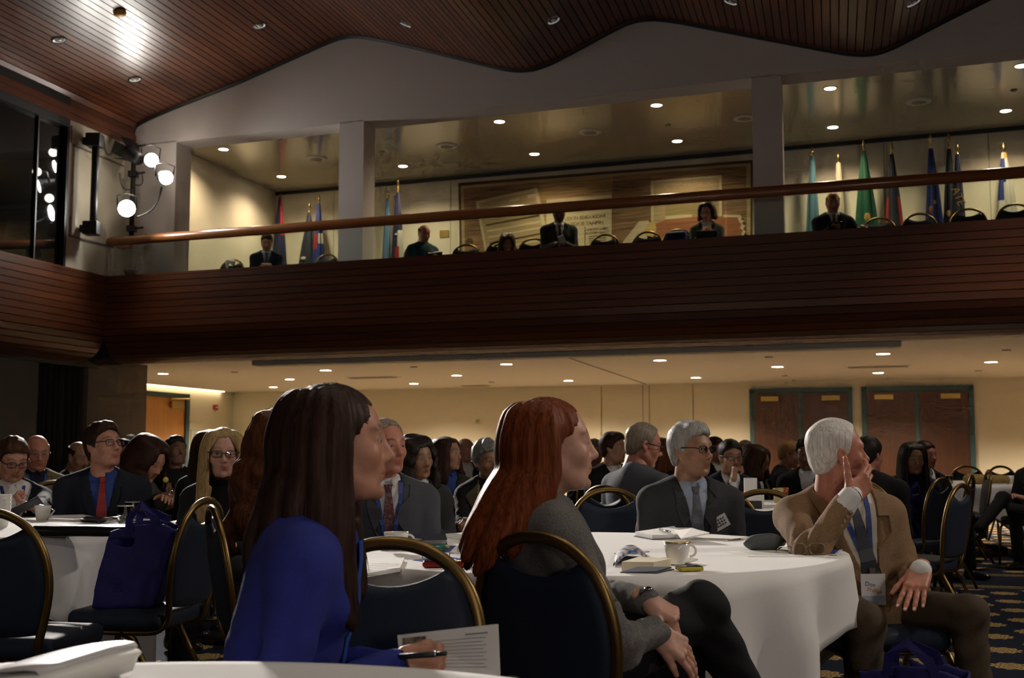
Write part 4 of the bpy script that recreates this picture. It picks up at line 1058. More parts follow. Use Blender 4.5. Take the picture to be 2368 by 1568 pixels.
# ================================================================== PEOPLE
def ik(S, Wp, l1, l2, hint):
    d = Wp - S; L = min(d.length, (l1 + l2) * .995); dn = d.normalized(); Wp = S + dn * L
    a = (l1 * l1 - l2 * l2 + L * L) / (2 * L); hgt = math.sqrt(max(l1 * l1 - a * a, 0)); h = hint - dn * hint.dot(dn)
    h = h.normalized() if h.length > 1e-5 else Vector((0, 0, -1)); return S + dn * a + h * hgt, Wp
def ribbon(pts, width, thick, name, m, parent, normal=Vector((0, 1, 0))):
    """flat band through pts; width a number or list"""
    mb = MB(); n = len(pts); ws = width if isinstance(width, list) else [width] * n; vs = []
    for i, p in enumerate(pts):
        d = (pts[min(i + 1, n - 1)] - pts[max(i - 1, 0)]).normalized(); s = d.cross(normal)
        s = s.normalized() * ws[i] if s.length > 1e-6 else Vector((1, 0, 0)) * ws[i]; nn = s.cross(d).normalized() * thick
        if nn.dot(normal) < 0: nn = -nn
        vs += [p - s, p - s + nn, p + s + nn, p + s]
    fs = [[0, 1, 2, 3], [4 * n - 1, 4 * n - 2, 4 * n - 3, 4 * n - 4]]
    for i in range(n - 1):
        a, b = 4 * i, 4 * i + 4; fs += [(a, b, b + 1, a + 1), (a + 1, b + 1, b + 2, a + 2), (a + 2, b + 2, b + 3, a + 3), (a + 3, b + 3, b, a)]
    mb.add(vs, fs, 0, False); return mb.build(name, m, parent)
m_glassframe = mat('spectacle_frame_dark', (0.015, 0.012, 0.012), 0.3); m_glassmetal = mat('spectacle_frame_metal', (0.25, 0.22, 0.18), 0.3, 0.8)
m_lensg = glass_thin('spectacle_lens', (0.93, 0.95, 0.95), 0.15)
def spectacles(parent, Mh, style='dark', square=True):
    m = m_glassframe if style == 'dark' else m_glassmetal; r = .0022 if style == 'dark' else .0013; mb = MB(); ml = MB()
    for s in (-1, 1):
        pts = []; c = Vector((s * .0335, .100, .001)); n = 14
        for i in range(n):
            a = 2 * PI * i / n; ex = .55 if square else 1.0; cx, sy = math.cos(a), math.sin(a)
            X = .0242 * math.copysign(abs(cx) ** ex, cx); Z = .0158 * math.copysign(abs(sy) ** ex, sy); pts.append(Mh @ (c + Vector((X, -abs(X + s * .033) * .10, Z))))
        mb.tube(pts, r, 6, closed=True); o = [Mh @ c] + pts; ml.add(o, [(0, 1 + i, 1 + (i + 1) % n) for i in range(n)])
        mb.tube([Mh @ Vector((s * .060, .094, .007)), Mh @ Vector((s * .077, .075, .009)), Mh @ Vector((s * .083, .0, .008)), Mh @ Vector((s * .082, -.018, .0)), Mh @ Vector((s * .080, -.026, -.02))], r, 6, flat=(1.5, .8))
    mb.tube([Mh @ Vector((-.0075, .104, .004)), Mh @ Vector((0, .108, .007)), Mh @ Vector((.0075, .104, .004))], r, 6)
    g = mb.build('spectacles', m, parent); ml.build('lens', m_lensg, g); return g
def shoe(parent, ank, dirv, m):
    F = Field((-.06, -.10, -.02), (.06, .22, .12), .010); F.ell((0, .10, .03), (.042, .11, .035), k=.02); F.ell((0, -.01, .04), (.038, .065, .05), k=.03); F.cone((0, -.01, .04), (0, -.015, .10), .042, .04, k=.02)
    x, y, z = F.xyz(); G = np.maximum(F.F, -z); Vv, Q = F.mesh(G)
    d = Vector(dirv); d.normalize(); xx = d.cross(Vector((0, 0, 1)))
    if xx.length < 1e-4: xx = Vector((1, 0, 0))
    xx.normalize(); up = xx.cross(d); M = Matrix(((xx.x, d.x, up.x, ank.x), (xx.y, d.y, up.y, ank.y), (xx.z, d.z, up.z, ank.z), (0, 0, 0, 1))) @ Matrix.Translation((0, 0, -.085))
    return link('shoe', np_mesh('shoe', xf(M, Vv), Q), m, parent)
m_shoe = mat('black_leather', (0.010, 0.009, 0.009), 0.28)
PEOPLE = []
def person(label, px, py, Y, face, head_rot=(0, 0, 0), lean=4, side=0, twist=0, sex='m', lod=2, z0=0.0, b=1.0, top='suit', mtop=None, mshirt=None, mtie=None, mpants=None, hair='short', mhair='brown', skin='fair',
           specs=None, armL='lap', armR='lap', handL='relaxed', handR='relaxed', palmL=None, palmR=None, vdeep=.62, vw=.062, lanyard=None, badge=None, legs='sit', plane_v=None, hscale=1.0, group=None, extra=None, kneeL=None, kneeR=None, footL=None, footR=None, hipz=.52, fold=.0):
    hs = {0: .0042, 1: .0065, 2: .009, 3: .012}[lod]; ht = {0: .009, 1: .013, 2: .018, 3: .024}[lod]
    if plane_v is not None:
        u, z = on_v(px, py, plane_v); T = P(u, plane_v, z)
    else: T = at_y(px, py, Y)
    t = empty('person', (0, 0, 0), 0, label, 'person', group)
    zc = T.z - z0
    H_ = Vector((0, 0, hipz)); sd = Vector((math.sin(math.radians(side)), math.sin(math.radians(lean)), 1)); sd.normalize()
    pitch = head_rot[1]
    hofs = Vector((sd.x * .1, .035 + sd.y * .1, .155)) * hscale
    Ls = (zc - hipz - hofs.z) / sd.z; N = H_ + sd * Ls; Hc = N + hofs
    rz = math.radians(face - 90); Rz = Matrix.Rotation(rz, 3, 'Z')
    t.location = Vector((T.x, T.y, z0)) - Rz @ Vector((Hc.x, Hc.y, 0)); t.rotation_euler = (0, 0, rz)
    Mh = Matrix.Translation(Hc) @ Matrix.Rotation(math.radians(head_rot[0]), 4, 'Z') @ Matrix.Rotation(math.radians(pitch), 4, 'X') @ Matrix.Rotation(math.radians(head_rot[2]), 4, 'Y') @ Matrix.Diagonal((hscale, hscale, hscale, 1))
    toL = lambda w: Rz.inverted() @ (Vector(w) - Vector(t.location))        # world point -> this person's frame
    f = sex == 'f'; sw = (.158 if f else .178) * b; tw = Matrix.Rotation(math.radians(twist), 3, 'Z')
    S = {1: N + tw @ Vector((sw, -.008, -.080)), -1: N + tw @ Vector((-sw, -.008, -.080))}
    W_, E_ = {}, {}
    for s, a in ((1, armR), (-1, armL)):
        hint = Vector((s * .5, -.55, -.7))
        if isinstance(a, str):
            w = {'lap': Vector((s * .07, .27, hipz + .14)), 'table': Vector((s * .13, .36, .79)), 'knee': Vector((s * .14, .40, hipz + .10)), 'write': Vector((s * .06, .36, .74 if z0 == 0 else .64)), 'hold': Vector((s * .07, .30, .82 if z0 == 0 else .70)), 'fold': Vector((-s * .08, .20, hipz + .28)), 'chin': Hc + Vector((s * .02, .12, -.17)), 'side': Vector((s * (sw + .1), .05, hipz + .05))}[a]
        elif isinstance(a, dict):
            w = toL(a['w']) if 'w' in a else Vector(a['l']); hint = Vector(a.get('hint', hint))
            if a.get('wh'): hint = Rz.inverted() @ Vector(a['wh'])
        else: w = Vector(a)
        if isinstance(a, dict) and 'e' in a: E_[s], W_[s] = toL(a['e']), w; continue
        E_[s], W_[s] = ik(S[s], w, .285 * (.94 if f else 1), .25 * (.94 if f else 1), hint)
    # ---- garment on the upper body
    pts = [H_, N, Hc] + list(S.values()) + list(E_.values()) + list(W_.values())
    lo = [min(p[i] for p in pts) - .20 for i in range(3)]; hi = [max(p[i] for p in pts) + .16 for i in range(3)]; lo[2] = min(lo[2], hipz - .14); hi[2] = N.z + .10
    if max(p.z for p in list(W_.values()) + list(E_.values())) > hi[2] - .06: hi[2] = max(p.z for p in list(W_.values()) + list(E_.values())) + .07
    F = Field(lo, hi, ht); Rt = [list(r) for r in (Matrix.Rotation(-math.radians(lean), 3, 'X') @ tw)]
    at = lambda q: H_ + sd * (Ls * q)
    F.ell(at(.70) + Vector((0, .005, 0)), ((.160 if f else .178) * b, (.108 if f else .122) * b, .17), Rt, k=.05)
    F.ell(at(.34) + Vector((0, .012, 0)), ((.140 if f else .166) * b, (.108 if f else .128) * b, .17), Rt, k=.06)
    F.ell(H_ + Vector((0, .02, .01)), ((.178 if f else .185) * b, .150 * b, .115), k=.06)
    if f:
        for s in (-1, 1): F.ell(at(.64) + tw @ Vector((s * .072, .085, 0)), (.062, .055, .065), k=.04)
    Tor = F.F.copy()
    for s in (-1, 1):
        F.cone(N + Vector((0, -.012, -.060)), S[s], .080, .060 if not f else .052, k=.06); F.cone(N + Vector((0, -.018, -.006)), N.lerp(S[s], .85) + Vector((0, -.004, .004)), .058, .050, k=.05)
        r = .90 if f else 1.0
        F.cone(S[s], E_[s], .062 * r, .054 * r, k=.035); cuff = W_[s] + (E_[s] - W_[s]).normalized() * .012
        F.cone(E_[s], cuff, .056 * r, .041 * r, k=.03)
    x, y, z = F.xyz(); G = F.F
    if fold or lod <= 1:
        am = fold or .0055
        for s in (-1, 1):      # creases gathered at the elbows and the waist
            e = E_[s]; dd = np.sqrt((x - e.x) ** 2 + (y - e.y) ** 2 + (z - e.z) ** 2); ar = (W_[s] - S[s]).normalized()
            G = G + am * 1.0 * np.exp(-(dd / .10) ** 2) * np.sin((ar.x * (x - e.x) + ar.y * (y - e.y) + ar.z * (z - e.z)) * 150 + 2 * np.sin(x * 30 + z * 25))
        G = G + am * waves(x, y, z, 34, 2) * .9 + am * .55 * np.sin(z * 95 + 6 * np.sin(x * 9 + y * 7)) * np.exp(-((z - hipz - .13) / .13) ** 2)
    Fs = G + .010
    yc = (z - H_.z) * (sd.y / sd.z); xc = (z - H_.z) * (sd.x / sd.z)
    ca, sa = math.cos(math.radians(twist)), math.sin(math.radians(twist))
    xr = (x - xc) * ca + (y - yc) * sa; yr = -(x - xc) * sa + (y - yc) * ca
    tt = (z - H_.z) / (Ls * sd.z)
    neck = np.sqrt((x - N.x) ** 2 + ((y - N.y - .35 * (z - N.z)) ** 2)) - (.060 if not f else .054); neck = np.maximum(neck, N.z + .002 - z)
    G = -smin(-G, neck.astype(np.float32), .008)
    hw = lambda q: vw * np.clip((q - (1 - vdeep)) / vdeep, 0, 1.3)
    tops = top in ('suit', 'blazer', 'coat')
    if tops:
        wedge = np.maximum(np.abs(xr) - hw(tt), np.maximum((1 - vdeep) - tt, .02 - yr)); G = -smin(-G, wedge.astype(np.float32), .004)
    Vv, Q = F.mesh(G); Vv = relax(Vv, Q, 1, .4)
    jk = link({'suit': 'jacket', 'blazer': 'jacket', 'coat': 'coat', 'sweater': 'sweater', 'shirt': 'shirt', 'blouse': 'blouse', 'jacket': 'jacket'}[top], np_mesh('garment', Vv, Q), mtop, t)
    torso = Tor - .03
    def surf(xx, zz, Fd, add=.002):
        # xx is measured in the turned chest
        for q in range(3): pass
        yy = F.surf_y(xx, zz, np.maximum(Fd, torso)); return None if yy is None else Vector((xx, yy + add, zz))
    zt = lambda q: H_.z + q * Ls * sd.z
    if tops:
        Gs = np.maximum(Fs, np.maximum(np.abs(xr) - .115, np.maximum(-yr + .0, (1 - vdeep) - .05 - tt))); Gs = np.maximum(Gs, -neck - .012) if False else -smin(-Gs, (neck + .018).astype(np.float32), .004)
        Vs, Qs = F.mesh(Gs)
        if len(Qs): link('shirt', np_mesh('shirt', Vs, Qs), mshirt, t)
        # lapels
        for s in (-1, 1):
            inn, out = [], []
            for q in np.linspace(1 - vdeep + .02, .97, 7):
                hx = float(hw(np.array(q))); k = (q - (1 - vdeep)) / vdeep; wl = .012 + .045 * math.sin(min(1, k * 1.15) * PI * .62) * (1 if k < .8 else .75)
                for L_, off in ((inn, hx + .002), (out, hx + wl)):
                    lx = s * off; X = xc_ = float((zt(q) - H_.z) * (sd.x / sd.z)) + lx * ca; Z = zt(q); p = surf(X, Z, G, .0045)
                    if p is None: p = surf(X + s * .01, Z, G, .0045)
                    L_.append(p)
            if all(p is not None for p in inn + out):
                mb = MB(); n = len(inn); vs = []
                for i in range(n):
                    a, c = inn[i], out[i]; vs += [a, c, a + Vector((0, .004, 0)), c + Vector((0, .005, 0))]
                fs = [(4 * i + 2, 4 * i + 3, 4 * i + 7, 4 * i + 6) for i in range(n - 1)] + [(4 * i + 1, 4 * i + 5, 4 * i + 7, 4 * i + 3) for i in range(n - 1)] + [(4 * i, 4 * i + 2, 4 * i + 6, 4 * i + 4) for i in range(n - 1)]
                mb.add(vs, fs, 0, False); mb.build('lapel', mtop, jk)
    if mshirt is not None and (tops or top in ('shirt', 'jacket')):
        mb = MB(); n = 17; vs = []
        R0 = .058 if not f else .052
        for i in range(n):
            a = math.radians(-166 + 332 * i / (n - 1)); e = abs(-166 + 332 * i / (n - 1)) / 166; sx, cy = math.sin(a), -math.cos(a)
            c = Vector((N.x, N.y + .012, N.z)); zb = -.006 - .026 * (1 + cy) / 2 ; tip = max(0, (e - .82) / .18)
            vs += [c + Vector((sx * (R0 + .010), cy * (R0 + .014), zb + .0)), c + Vector((sx * R0, cy * (R0 + .006) + .006, zb + .042)), c + Vector((sx * (R0 + .004), cy * (R0 + .010) + .006, zb + .043)), c + Vector((sx * (R0 + .016) + math.copysign(.018, sx) * tip, cy * (R0 + .020), zb + .006 - .035 * tip))]
        fs = []
        for i in range(n - 1):
            a, c = 4 * i, 4 * i + 4; fs += [(a, a + 1, c + 1, c), (a + 1, a + 2, c + 2, c + 1), (a + 2, a + 3, c + 3, c + 2)]
        mb.add(vs, fs, 0, True); mb.build('collar', mshirt, t, solid=.002)
    if mtie is not None:
        q0 = .93; pts, ws = [], []
        Fd = Fs if tops else G
        for q in np.linspace(q0, 1 - vdeep + .07, 9):
            k = (q0 - q) / (q0 - (1 - vdeep)); p = surf(float((zt(q) - H_.z) * (sd.x / sd.z)), zt(q), Fd, .004)
            if p is not None: pts.append(p); ws.append(.012 + .026 * min(1, k * 1.05))
        if len(pts) > 2:
            tie = ribbon(pts, ws, .006, 'tie', mtie, t); mb = MB(); mb.hexa([pts[0] + Vector((-.012, -.008, -.014)), pts[0] + Vector((.012, -.008, -.014)), pts[0] + Vector((.012, .014, -.012)), pts[0] + Vector((-.012, .014, -.012))], [pts[0] + Vector((-.020, -.01, .022)), pts[0] + Vector((.020, -.01, .022)), pts[0] + Vector((.017, .014, .018)), pts[0] + Vector((-.017, .014, .018))]); mb.build('tie_knot', mtie, tie, bevel=.004)
    if lanyard is not None:
        Fd = Fs if tops else G; col, low = lanyard if isinstance(lanyard, tuple) else (lanyard, .35); b0 = surf(float((zt(low) - H_.z) * (sd.x / sd.z)), zt(low), Fd, .012)
        tops_ = []
        for s in (-1, 1):
            pts = []
            for k in np.linspace(0, 1, 8):
                q = .99 + (low - .99) * k; xx = s * (.062 * (1 - k) + .006 * k) + float((zt(q) - H_.z) * (sd.x / sd.z)); p = surf(xx, zt(q), np.minimum(G, Fd), .007)
                if p is not None: pts.append(p)
            if len(pts) > 2:
                pts = [N + Vector((s * .058, -.02, .03))] + pts
                lw = ribbon(pts, .009, .0015, 'lanyard', col, t)
        if badge is not None and b0 is not None:
            mb = MB(); mb.box(b0 + Vector((0, .022, -.075)), (.045, .003, .055)); bo = mb.build('badge', badge, t)
            mb = MB(); mb.box(b0 + Vector((0, .018, -.012)), (.010, .004, .012)); mb.build('badge_clip', m_glassmetal, bo)
    # ---- body: head, neck, arms and hands in one skin
    Fb = Field(lo, [hi[0], hi[1], max(hi[2], N.z + .12)], max(.009, ht * .75))
    nb = Mh @ Vector((0, -.028, -.06)); rn = (.052 if not f else .045) * hscale
    Fb.cone(N + Vector((0, -.01, -.10)), N + Vector((0, .0, .0)), .060, rn * 1.06, k=.03); Fb.cone(N, nb, rn * 1.04, rn * .98, k=.03)
    Fb.cone(at(.2), N + Vector((0, 0, -.1)), .06, .06, k=.03)
    for s in (-1, 1):
        Fb.cone(N + Vector((0, 0, -.09)), S[s], .045, .04, k=.03); Fb.cone(S[s], E_[s], .036, .032, k=.02); Fb.cone(E_[s], W_[s] + (W_[s] - E_[s]).normalized() * (.004 if isinstance((palmR if s == 1 else palmL), dict) else .02), .029, .025 if not f else .021, k=.02)
    bv, bq = Fb.mesh(); bv = relax(bv, bq, 1, .4)
    parts = [(bv, bq, np.ones((len(bv), 3)), np.zeros(len(bq), int))]
    hp, br = head(sex, hs); dark = np.array({'blonde': (.62, .52, .42), 'white': (.8, .8, .8), 'grey': (.6, .58, .56), 'ginger': (.6, .42, .32)}.get(mhair, (.20, .17, .16)))
    for i, (v, q, tn, m) in enumerate(hp):
        if i == 0: tn = tn * (1 - br[:, None]) + dark * br[:, None]
        parts.append((xf(Mh, v), q, tn, m))
    hh = {0: .0036, 1: .005, 2: .007, 3: .0095}[lod]
    HM = {}
    for s, pose, pn in ((1, handR, palmR), (-1, handL, palmL)):
        if pose is None: continue
        d = (W_[s] - E_[s]).normalized(); pl = Vector((-s * .35, 0, -1)) if pn is None or isinstance(pn, dict) else Vector(pn)
        if isinstance(pn, dict):
            d = (Rz.inverted() @ Vector(pn['dir'])).normalized() if 'dir' in pn else d; pl = Rz.inverted() @ Vector(pn['palm'])
        zz = -(pl - d * pl.dot(d)).normalized(); xx = d.cross(zz)
        M = Matrix(((xx.x, d.x, zz.x, W_[s].x), (xx.y, d.y, zz.y, W_[s].y), (xx.z, d.z, zz.z, W_[s].z), (0, 0, 0, 1)))
        if isinstance(pn, dict) and 'shift' in pn: M = Matrix.Translation(Rz.inverted() @ Vector(pn['shift'])) @ M
        # thumb on +x of the hand: the right hand with palm down points its thumb to the person's left (-x)
        mir = 1 if xx.dot(Vector((-s, .0, 0)) if abs(d.y) > .3 else (Vector((0, 0, 1)) if True else 0)) > 0 else -1
        if isinstance(pn, dict) and 'thumb' in pn: mir = 1 if xx.dot(Rz.inverted() @ Vector(pn['thumb'])) > 0 else -1
        M = M @ Matrix.Diagonal((mir, 1, 1, 1)); HM[s] = M
        for (v, q, tn, m) in hand(pose, hh, (.92 if f else 1.03), lod == 0):
            q2 = q[:, ::-1] if mir < 0 else q
            parts.append((xf(M, v), q2, tn, m))
    BV, BQ, BT, BM = join(parts)
    link('body', np_mesh('body', BV, BQ, BT, BM), [SKIN[skin], m_eye, m_iris, m_nail], t)
    # ---- hair
    if hair is not None:
        if isinstance(hair, dict):
            hv, hq = long_hair(hair, Mh, {0: .0055, 1: .008, 2: .011, 3: .014}[lod], lod)
        else:
            hv, hq = short_hair(hair, {0: .0045, 1: .006, 2: .008, 3: .011}[lod]); hv = xf(Mh, hv)
        link('hair', np_mesh('hair', hv, hq), HAIR[mhair], t)
    if specs: spectacles(t, Mh, specs if specs in ('dark', 'metal') else 'dark')
    # ---- legs
    if mpants is not None:
        hp_ = {1: H_ + Vector((.085 * b, .0, .0)), -1: H_ + Vector((-.085 * b, .0, .0))}
        kn, an = {}, {}
        for s, kk, ff in ((1, kneeR, footR), (-1, kneeL, footL)):
            kn[s] = Vector(kk) if kk is not None else Vector((s * .12, .43, hipz + .02)); an[s] = Vector(ff) if ff is not None else Vector((s * .125, kn[s].y + .02, .09))
        ap = list(hp_.values()) + list(kn.values()) + list(an.values())
        L = Field([min(p[i] for p in ap) - .14 for i in range(3)], [max(p[i] for p in ap) + .14 for i in range(3)], ht * (1.0 if lod < 2 else 1.15))
        for s in (1, -1):
            L.cone(hp_[s], kn[s], .088 * b, .066, k=.04); L.cone(kn[s], an[s] + Vector((0, 0, .015)), .063, .054, k=.025)
            L.ell(kn[s] + Vector((0, .006, .004)), .064, k=.02)
        L.ell(H_, (.165 * b, .14, .10), k=.05)
        x, y, z = L.xyz(); GL = L.F
        if lod <= 1: GL = GL + .004 * waves(x, y, z, 45, 9) + .003 * np.sin(x * 60 + z * 80 + y * 40)
        lv, lq = L.mesh(GL); lv = relax(lv, lq, 1, .4); link('trousers', np_mesh('trousers', lv, lq), mpants, t)
        for s in (1, -1):
            sdv = Vector((s * .15, 1, 0)) if not (footR is not None and s == 1 or footL is not None and s == -1) else Vector((s * .1, 1, -.25 if an[s].z > .14 else 0))
            shoe(t, an[s], sdv, m_shoe)
    PEOPLE.append((t, H_, rz))
    ctx = dict(root=t, N=N, Hc=Hc, Mh=Mh, S=S, E=E_, W=W_, F=F, G=G, Fs=Fs, zt=zt, HM=HM, surf=surf, toL=toL, Rz=Rz, H=H_, sd=sd, Ls=Ls)
    if extra: extra(ctx)
    return ctx
# ================================================================== FURNITURE
m_navyseat = cloth('chair_vinyl_navy', (0.010, 0.017, 0.034), rough=.55, var=.15); m_cloth = cloth('tablecloth_white', (0.80, 0.78, 0.76), rough=.9, var=.02, bump=.12)
m_under = mat('table_underside', (0.12, 0.08, 0.05), 0.7)
def chair_proto():
    t = empty('banquet_chair')
    half = [(x, .455 + (z - .455) * 1.085) for x, z in [(.160, .455), (.182, .53), (.203, .61), (.208, .68), (.196, .745), (.168, .80), (.122, .842), (.064, .868), (0, .876)]]
    by = lambda z: -.205 - (z - .45) * .16
    arch = [Vector((-x, by(z), z)) for x, z in half] + [Vector((x, by(z), z)) for x, z in half[::-1][1:]]
    low = lambda s: [Vector((s * .19, .19, .405)), Vector((s * .185, .05, .40)), Vector((s * .175, -.12, .40)), Vector((s * .165, -.175, .412))]
    pts = low(-1) + arch + low(1)[::-1]
    sp = []
    for j in range(len(pts) - 1):
        p0, p1, p2, p3 = [pts[max(0, min(len(pts) - 1, j + d_))] for d_ in (-1, 0, 1, 2)]
        for k2 in range(3):
            u = k2 / 3; sp.append(0.5 * ((2 * p1) + (p2 - p0) * u + (2 * p0 - 5 * p1 + 4 * p2 - p3) * u * u + (3 * p1 - p0 - 3 * p2 + p3) * u ** 3))
    mb = MB(); mb.tube(sp + [pts[-1]], .0125, 10, flat=(1.0, 1.25)); mb.build('back_frame', m_gold, t)
    # padded back with a hollow top edge
    def outline(k):
        o = [(x - .012, z) for x, z in half[1:6]]; return o
    mb = MB(); n = 13; rows = []
    zs = [.50, .53, .57, .62, .67, .71, .76, .79, .815, .835]
    wid = np.interp(zs, [h_[1] for h_ in half], [h_[0] for h_ in half])
    vs = []
    for iz, z in enumerate(zs):
        for j in range(n):
            a = -1 + 2 * j / (n - 1); w = wid[iz] - .010; zz = z
            if iz == len(zs) - 1: zz = .816 + .042 * a * a
            elif iz == len(zs) - 2: zz = .800 + .022 * a * a
            x = a * w if iz < len(zs) - 1 else a * (np.interp(.816 + .042, [h_[1] for h_ in half], [h_[0] for h_ in half]) - .006)
            if iz == 0: zz = z - .012 * (1 - a * a)
            vs.append((x, zz, (1 - a ** 4) * (1 if 0 < iz < len(zs) - 1 else .35)))
    m = len(vs); allv = [Vector((x, by(z) + .010 + .014 * b_, z)) for x, z, b_ in vs] + [Vector((x, by(z) - .008 - .012 * b_, z)) for x, z, b_ in vs]; fs = []
    R_ = len(zs)
    for i in range(R_ - 1):
        for j in range(n - 1):
            a = i * n + j; fs += [(a, a + n, a + n + 1, a + 1), (m + a, m + a + 1, m + a + n + 1, m + a + n)]
    for i in range(R_ - 1):
        a = i * n; b_ = i * n + n - 1; fs += [(a, m + a, m + a + n, a + n), (b_, b_ + n, m + b_ + n, m + b_)]
    for j in range(n - 1):
        a = j; b_ = (R_ - 1) * n + j; fs += [(a, a + 1, m + a + 1, m + a), (b_, m + b_, m + b_ + 1, b_ + 1)]
    mb.add(allv, fs, 0, True); mb.build('back_panel', m_navyseat, t)
    F = Field((-.24, -.22, .38), (.24, .25, .52), .012); F.rbox((0, .015, .445), (.205, .205, .038), None, .03, k=.01); F.ell((0, .03, .455), (.17, .17, .035), k=.03)
    v, q = F.mesh(); v = relax(v, q, 1, .4); link('seat', np_mesh('seat', v, q), m_navyseat, t)
    for s in (-1, 1):
        mb = MB(); mb.tube([Vector((s * .19, .16, .405)), Vector((s * .192, .195, .395)), Vector((s * .198, .215, .36)), Vector((s * .205, .235, .012))], .0125, 8, flat=(1, 1.2)); mb.build('leg', m_gold, t)
        mb = MB(); mb.tube([Vector((s * .185, -.02, .398)), Vector((s * .188, -.075, .375)), Vector((s * .195, -.14, .25)), Vector((s * .205, -.26, .012))], .0125, 8, flat=(1, 1.2)); mb.build('leg', m_gold, t)
    mb = MB(); mb.tube([Vector((-.198, .218, .30)), Vector((.198, .218, .30))], .008, 6); mb.build('brace', m_gold, t)
    mb = MB(); mb.tube([Vector((-.19, .19, .405)), Vector((.19, .19, .405))], .010, 6); mb.build('seat_rail', m_gold, t)
    return t
CHAIR = chair_proto(); CHAIR_USED = [False]
def chair(x, y, face, label, z0=0.0, group='navy banquet chairs with gold frames', tilt=0):
    if not CHAIR_USED[0]: o = CHAIR; CHAIR_USED[0] = True
    else: o = copy_tree(CHAIR)
    o.location = (x, y, z0); o.rotation_euler = (0, 0, math.radians(face - 90)); return tag(o, label, 'chair', group)
def seat_for(ctx, label, z0=0.0, face=None, group='navy banquet chairs with gold frames', back=.07):
    r = ctx['root']; rz = r.rotation_euler[2]; p = Vector(r.location) + Matrix.Rotation(rz, 3, 'Z') @ Vector((0, back, 0))
    return chair(p.x, p.y, math.degrees(rz) + 90 if face is None else face, label, z0, group)
def round_table(cx, cy, R, sq, corner_deg, label_t, label_c, group='round banquet tables', z=.75):
    t = empty('round_table', (cx, cy, 0), 0, label_t, 'table', group)
    mb = MB(); mb.lathe([(.001, z - .04), (R - .01, z - .04), (R, z - .03), (R, z - .012), (R - .008, z - .006), (.001, z - .006)], 48); mb.build('tabletop', m_under, t)
    mb = MB(); mb.lathe([(.04, .05), (.04, z - .04)], 12); mb.build('pedestal', m_black, t)
    for k in range(4):
        a = k * PI / 2 + .4; mb = MB(); mb.tube([Vector((0, 0, .07)), Vector((math.cos(a) * .3, math.sin(a) * .3, .04)), Vector((math.cos(a) * .42, math.sin(a) * .42, .015))], .018, 8); mb.build('foot', m_black, t)
    nt = 180; rows = []; mb = MB(); vs = []
    rad = [0.0, .3, .6, .85, .97]
    for k in rad: rows.append(('top', k))
    for k in np.linspace(0, 1, 10): rows.append(('skirt', k))
    rs = random.Random(int(cx * 100) + 5); ph = [rs.uniform(0, 6.28) for _ in range(4)]
    for kind, k in rows:
        for i in range(nt):
            th = 2 * PI * i / nt; c, s_ = math.cos(th), math.sin(th)
            a = th - math.radians(corner_deg) + PI / 4; drop = min(sq / max(abs(math.cos(a)), abs(math.sin(a))) - R, z - .03)
            if kind == 'top': vs.append(Vector((c * R * k, s_ * R * k, z)))
            else:
                d = drop * k; ff = math.sin(th * 13 + ph[0]) * .55 + math.sin(th * 21 + ph[1]) * .3 + math.sin(th * 7 + ph[2]) * .4
                am = .06 * min(1, d / .22) * (.5 + drop); near = min(1.0, d / .02)
                r = R + .006 + .006 * near + am * ff + .02 * k * (drop - .3)
                vs.append(Vector((c * r, s_ * r, z - max(0, d) + (.0 if d > .012 else 0))))
    m = len(rows); fs = [(i * nt + j, i * nt + (j + 1) % nt, (i + 1) * nt + (j + 1) % nt, (i + 1) * nt + j) for i in range(m - 1) for j in range(nt)]
    mb.add(vs, fs, 0, True); o = mb.build('tablecloth', m_cloth, None, loc=(cx, cy, .003), solid=.003); tag(o, label_c, 'tablecloth', 'white cloths on the round tables')
    return t
TZ = .7545
round_table(.267, 4.42, .93, 1.16, -66, 'round banquet table in the middle, under the cloth with two coffee cups', 'white cloth on the middle table with two coffee cups')
round_table(-2.45, 5.76, .80, 1.12, -20, 'round banquet table beside the man with the red tie', 'white cloth on the table beside the man with the red tie')
round_table(-.50, 1.19, .91, 1.22, 30, 'round banquet table closest to the camera, under the cloth with a stack of magazines', 'white cloth with a stack of rolled magazines on it')
round_table(5.15, 13.3, .91, 1.20, -75, 'round banquet table near the double doors, under the cloth with a tan bag', 'white cloth on the table with the tan bag, near the double doors')
round_table(1.45, 7.92, .91, 1.22, 10, 'round banquet table behind the grey haired man with spectacles', 'white cloth with papers and a red glass, behind the grey haired man')
round_table(-1.35, 9.1, .91, 1.22, 40, 'round banquet table in the crowd behind the blonde woman', 'white cloth almost hidden in the crowd behind the blonde woman')
# ================================================================== WHO SITS WHERE
def wool(name, col, **k): return cloth('wool_' + name, col, **k)
m_blue = cloth('knit_royal_blue', (0.022, 0.030, 0.215), var=.15, fold=.0); m_blueshirt2 = mat('bright_blue_blouse', (0.02, 0.10, 0.50), 0.6)
m_tweed = wool('grey_tweed', (0.135, 0.125, 0.120), var=.45, bump=.5); m_char = wool('charcoal', (0.035, 0.036, 0.040), var=.35, bump=.4); m_greysuit = wool('mid_grey', (0.055, 0.058, 0.068), var=.15)
m_tan = wool('tan', (0.235, 0.140, 0.072), var=.30, bump=.5); m_black_c = wool('black', (0.008, 0.008, 0.009), var=.2); m_navy_c = wool('navy', (0.010, 0.013, 0.024), var=.2); m_olive = wool('olive_brown', (0.030, 0.024, 0.015), var=.2)
m_bluegrey = wool('blue_grey', (0.085, 0.090, 0.105), var=.15); m_khaki = wool('khaki', (0.15, 0.12, 0.065), var=.2); m_brownp = wool('brown_trousers', (0.060, 0.040, 0.024), var=.2); m_teal_s = wool('teal', (0.012, 0.050, 0.075), var=.2); m_greygreen = wool('grey_green', (0.055, 0.060, 0.045), var=.2)
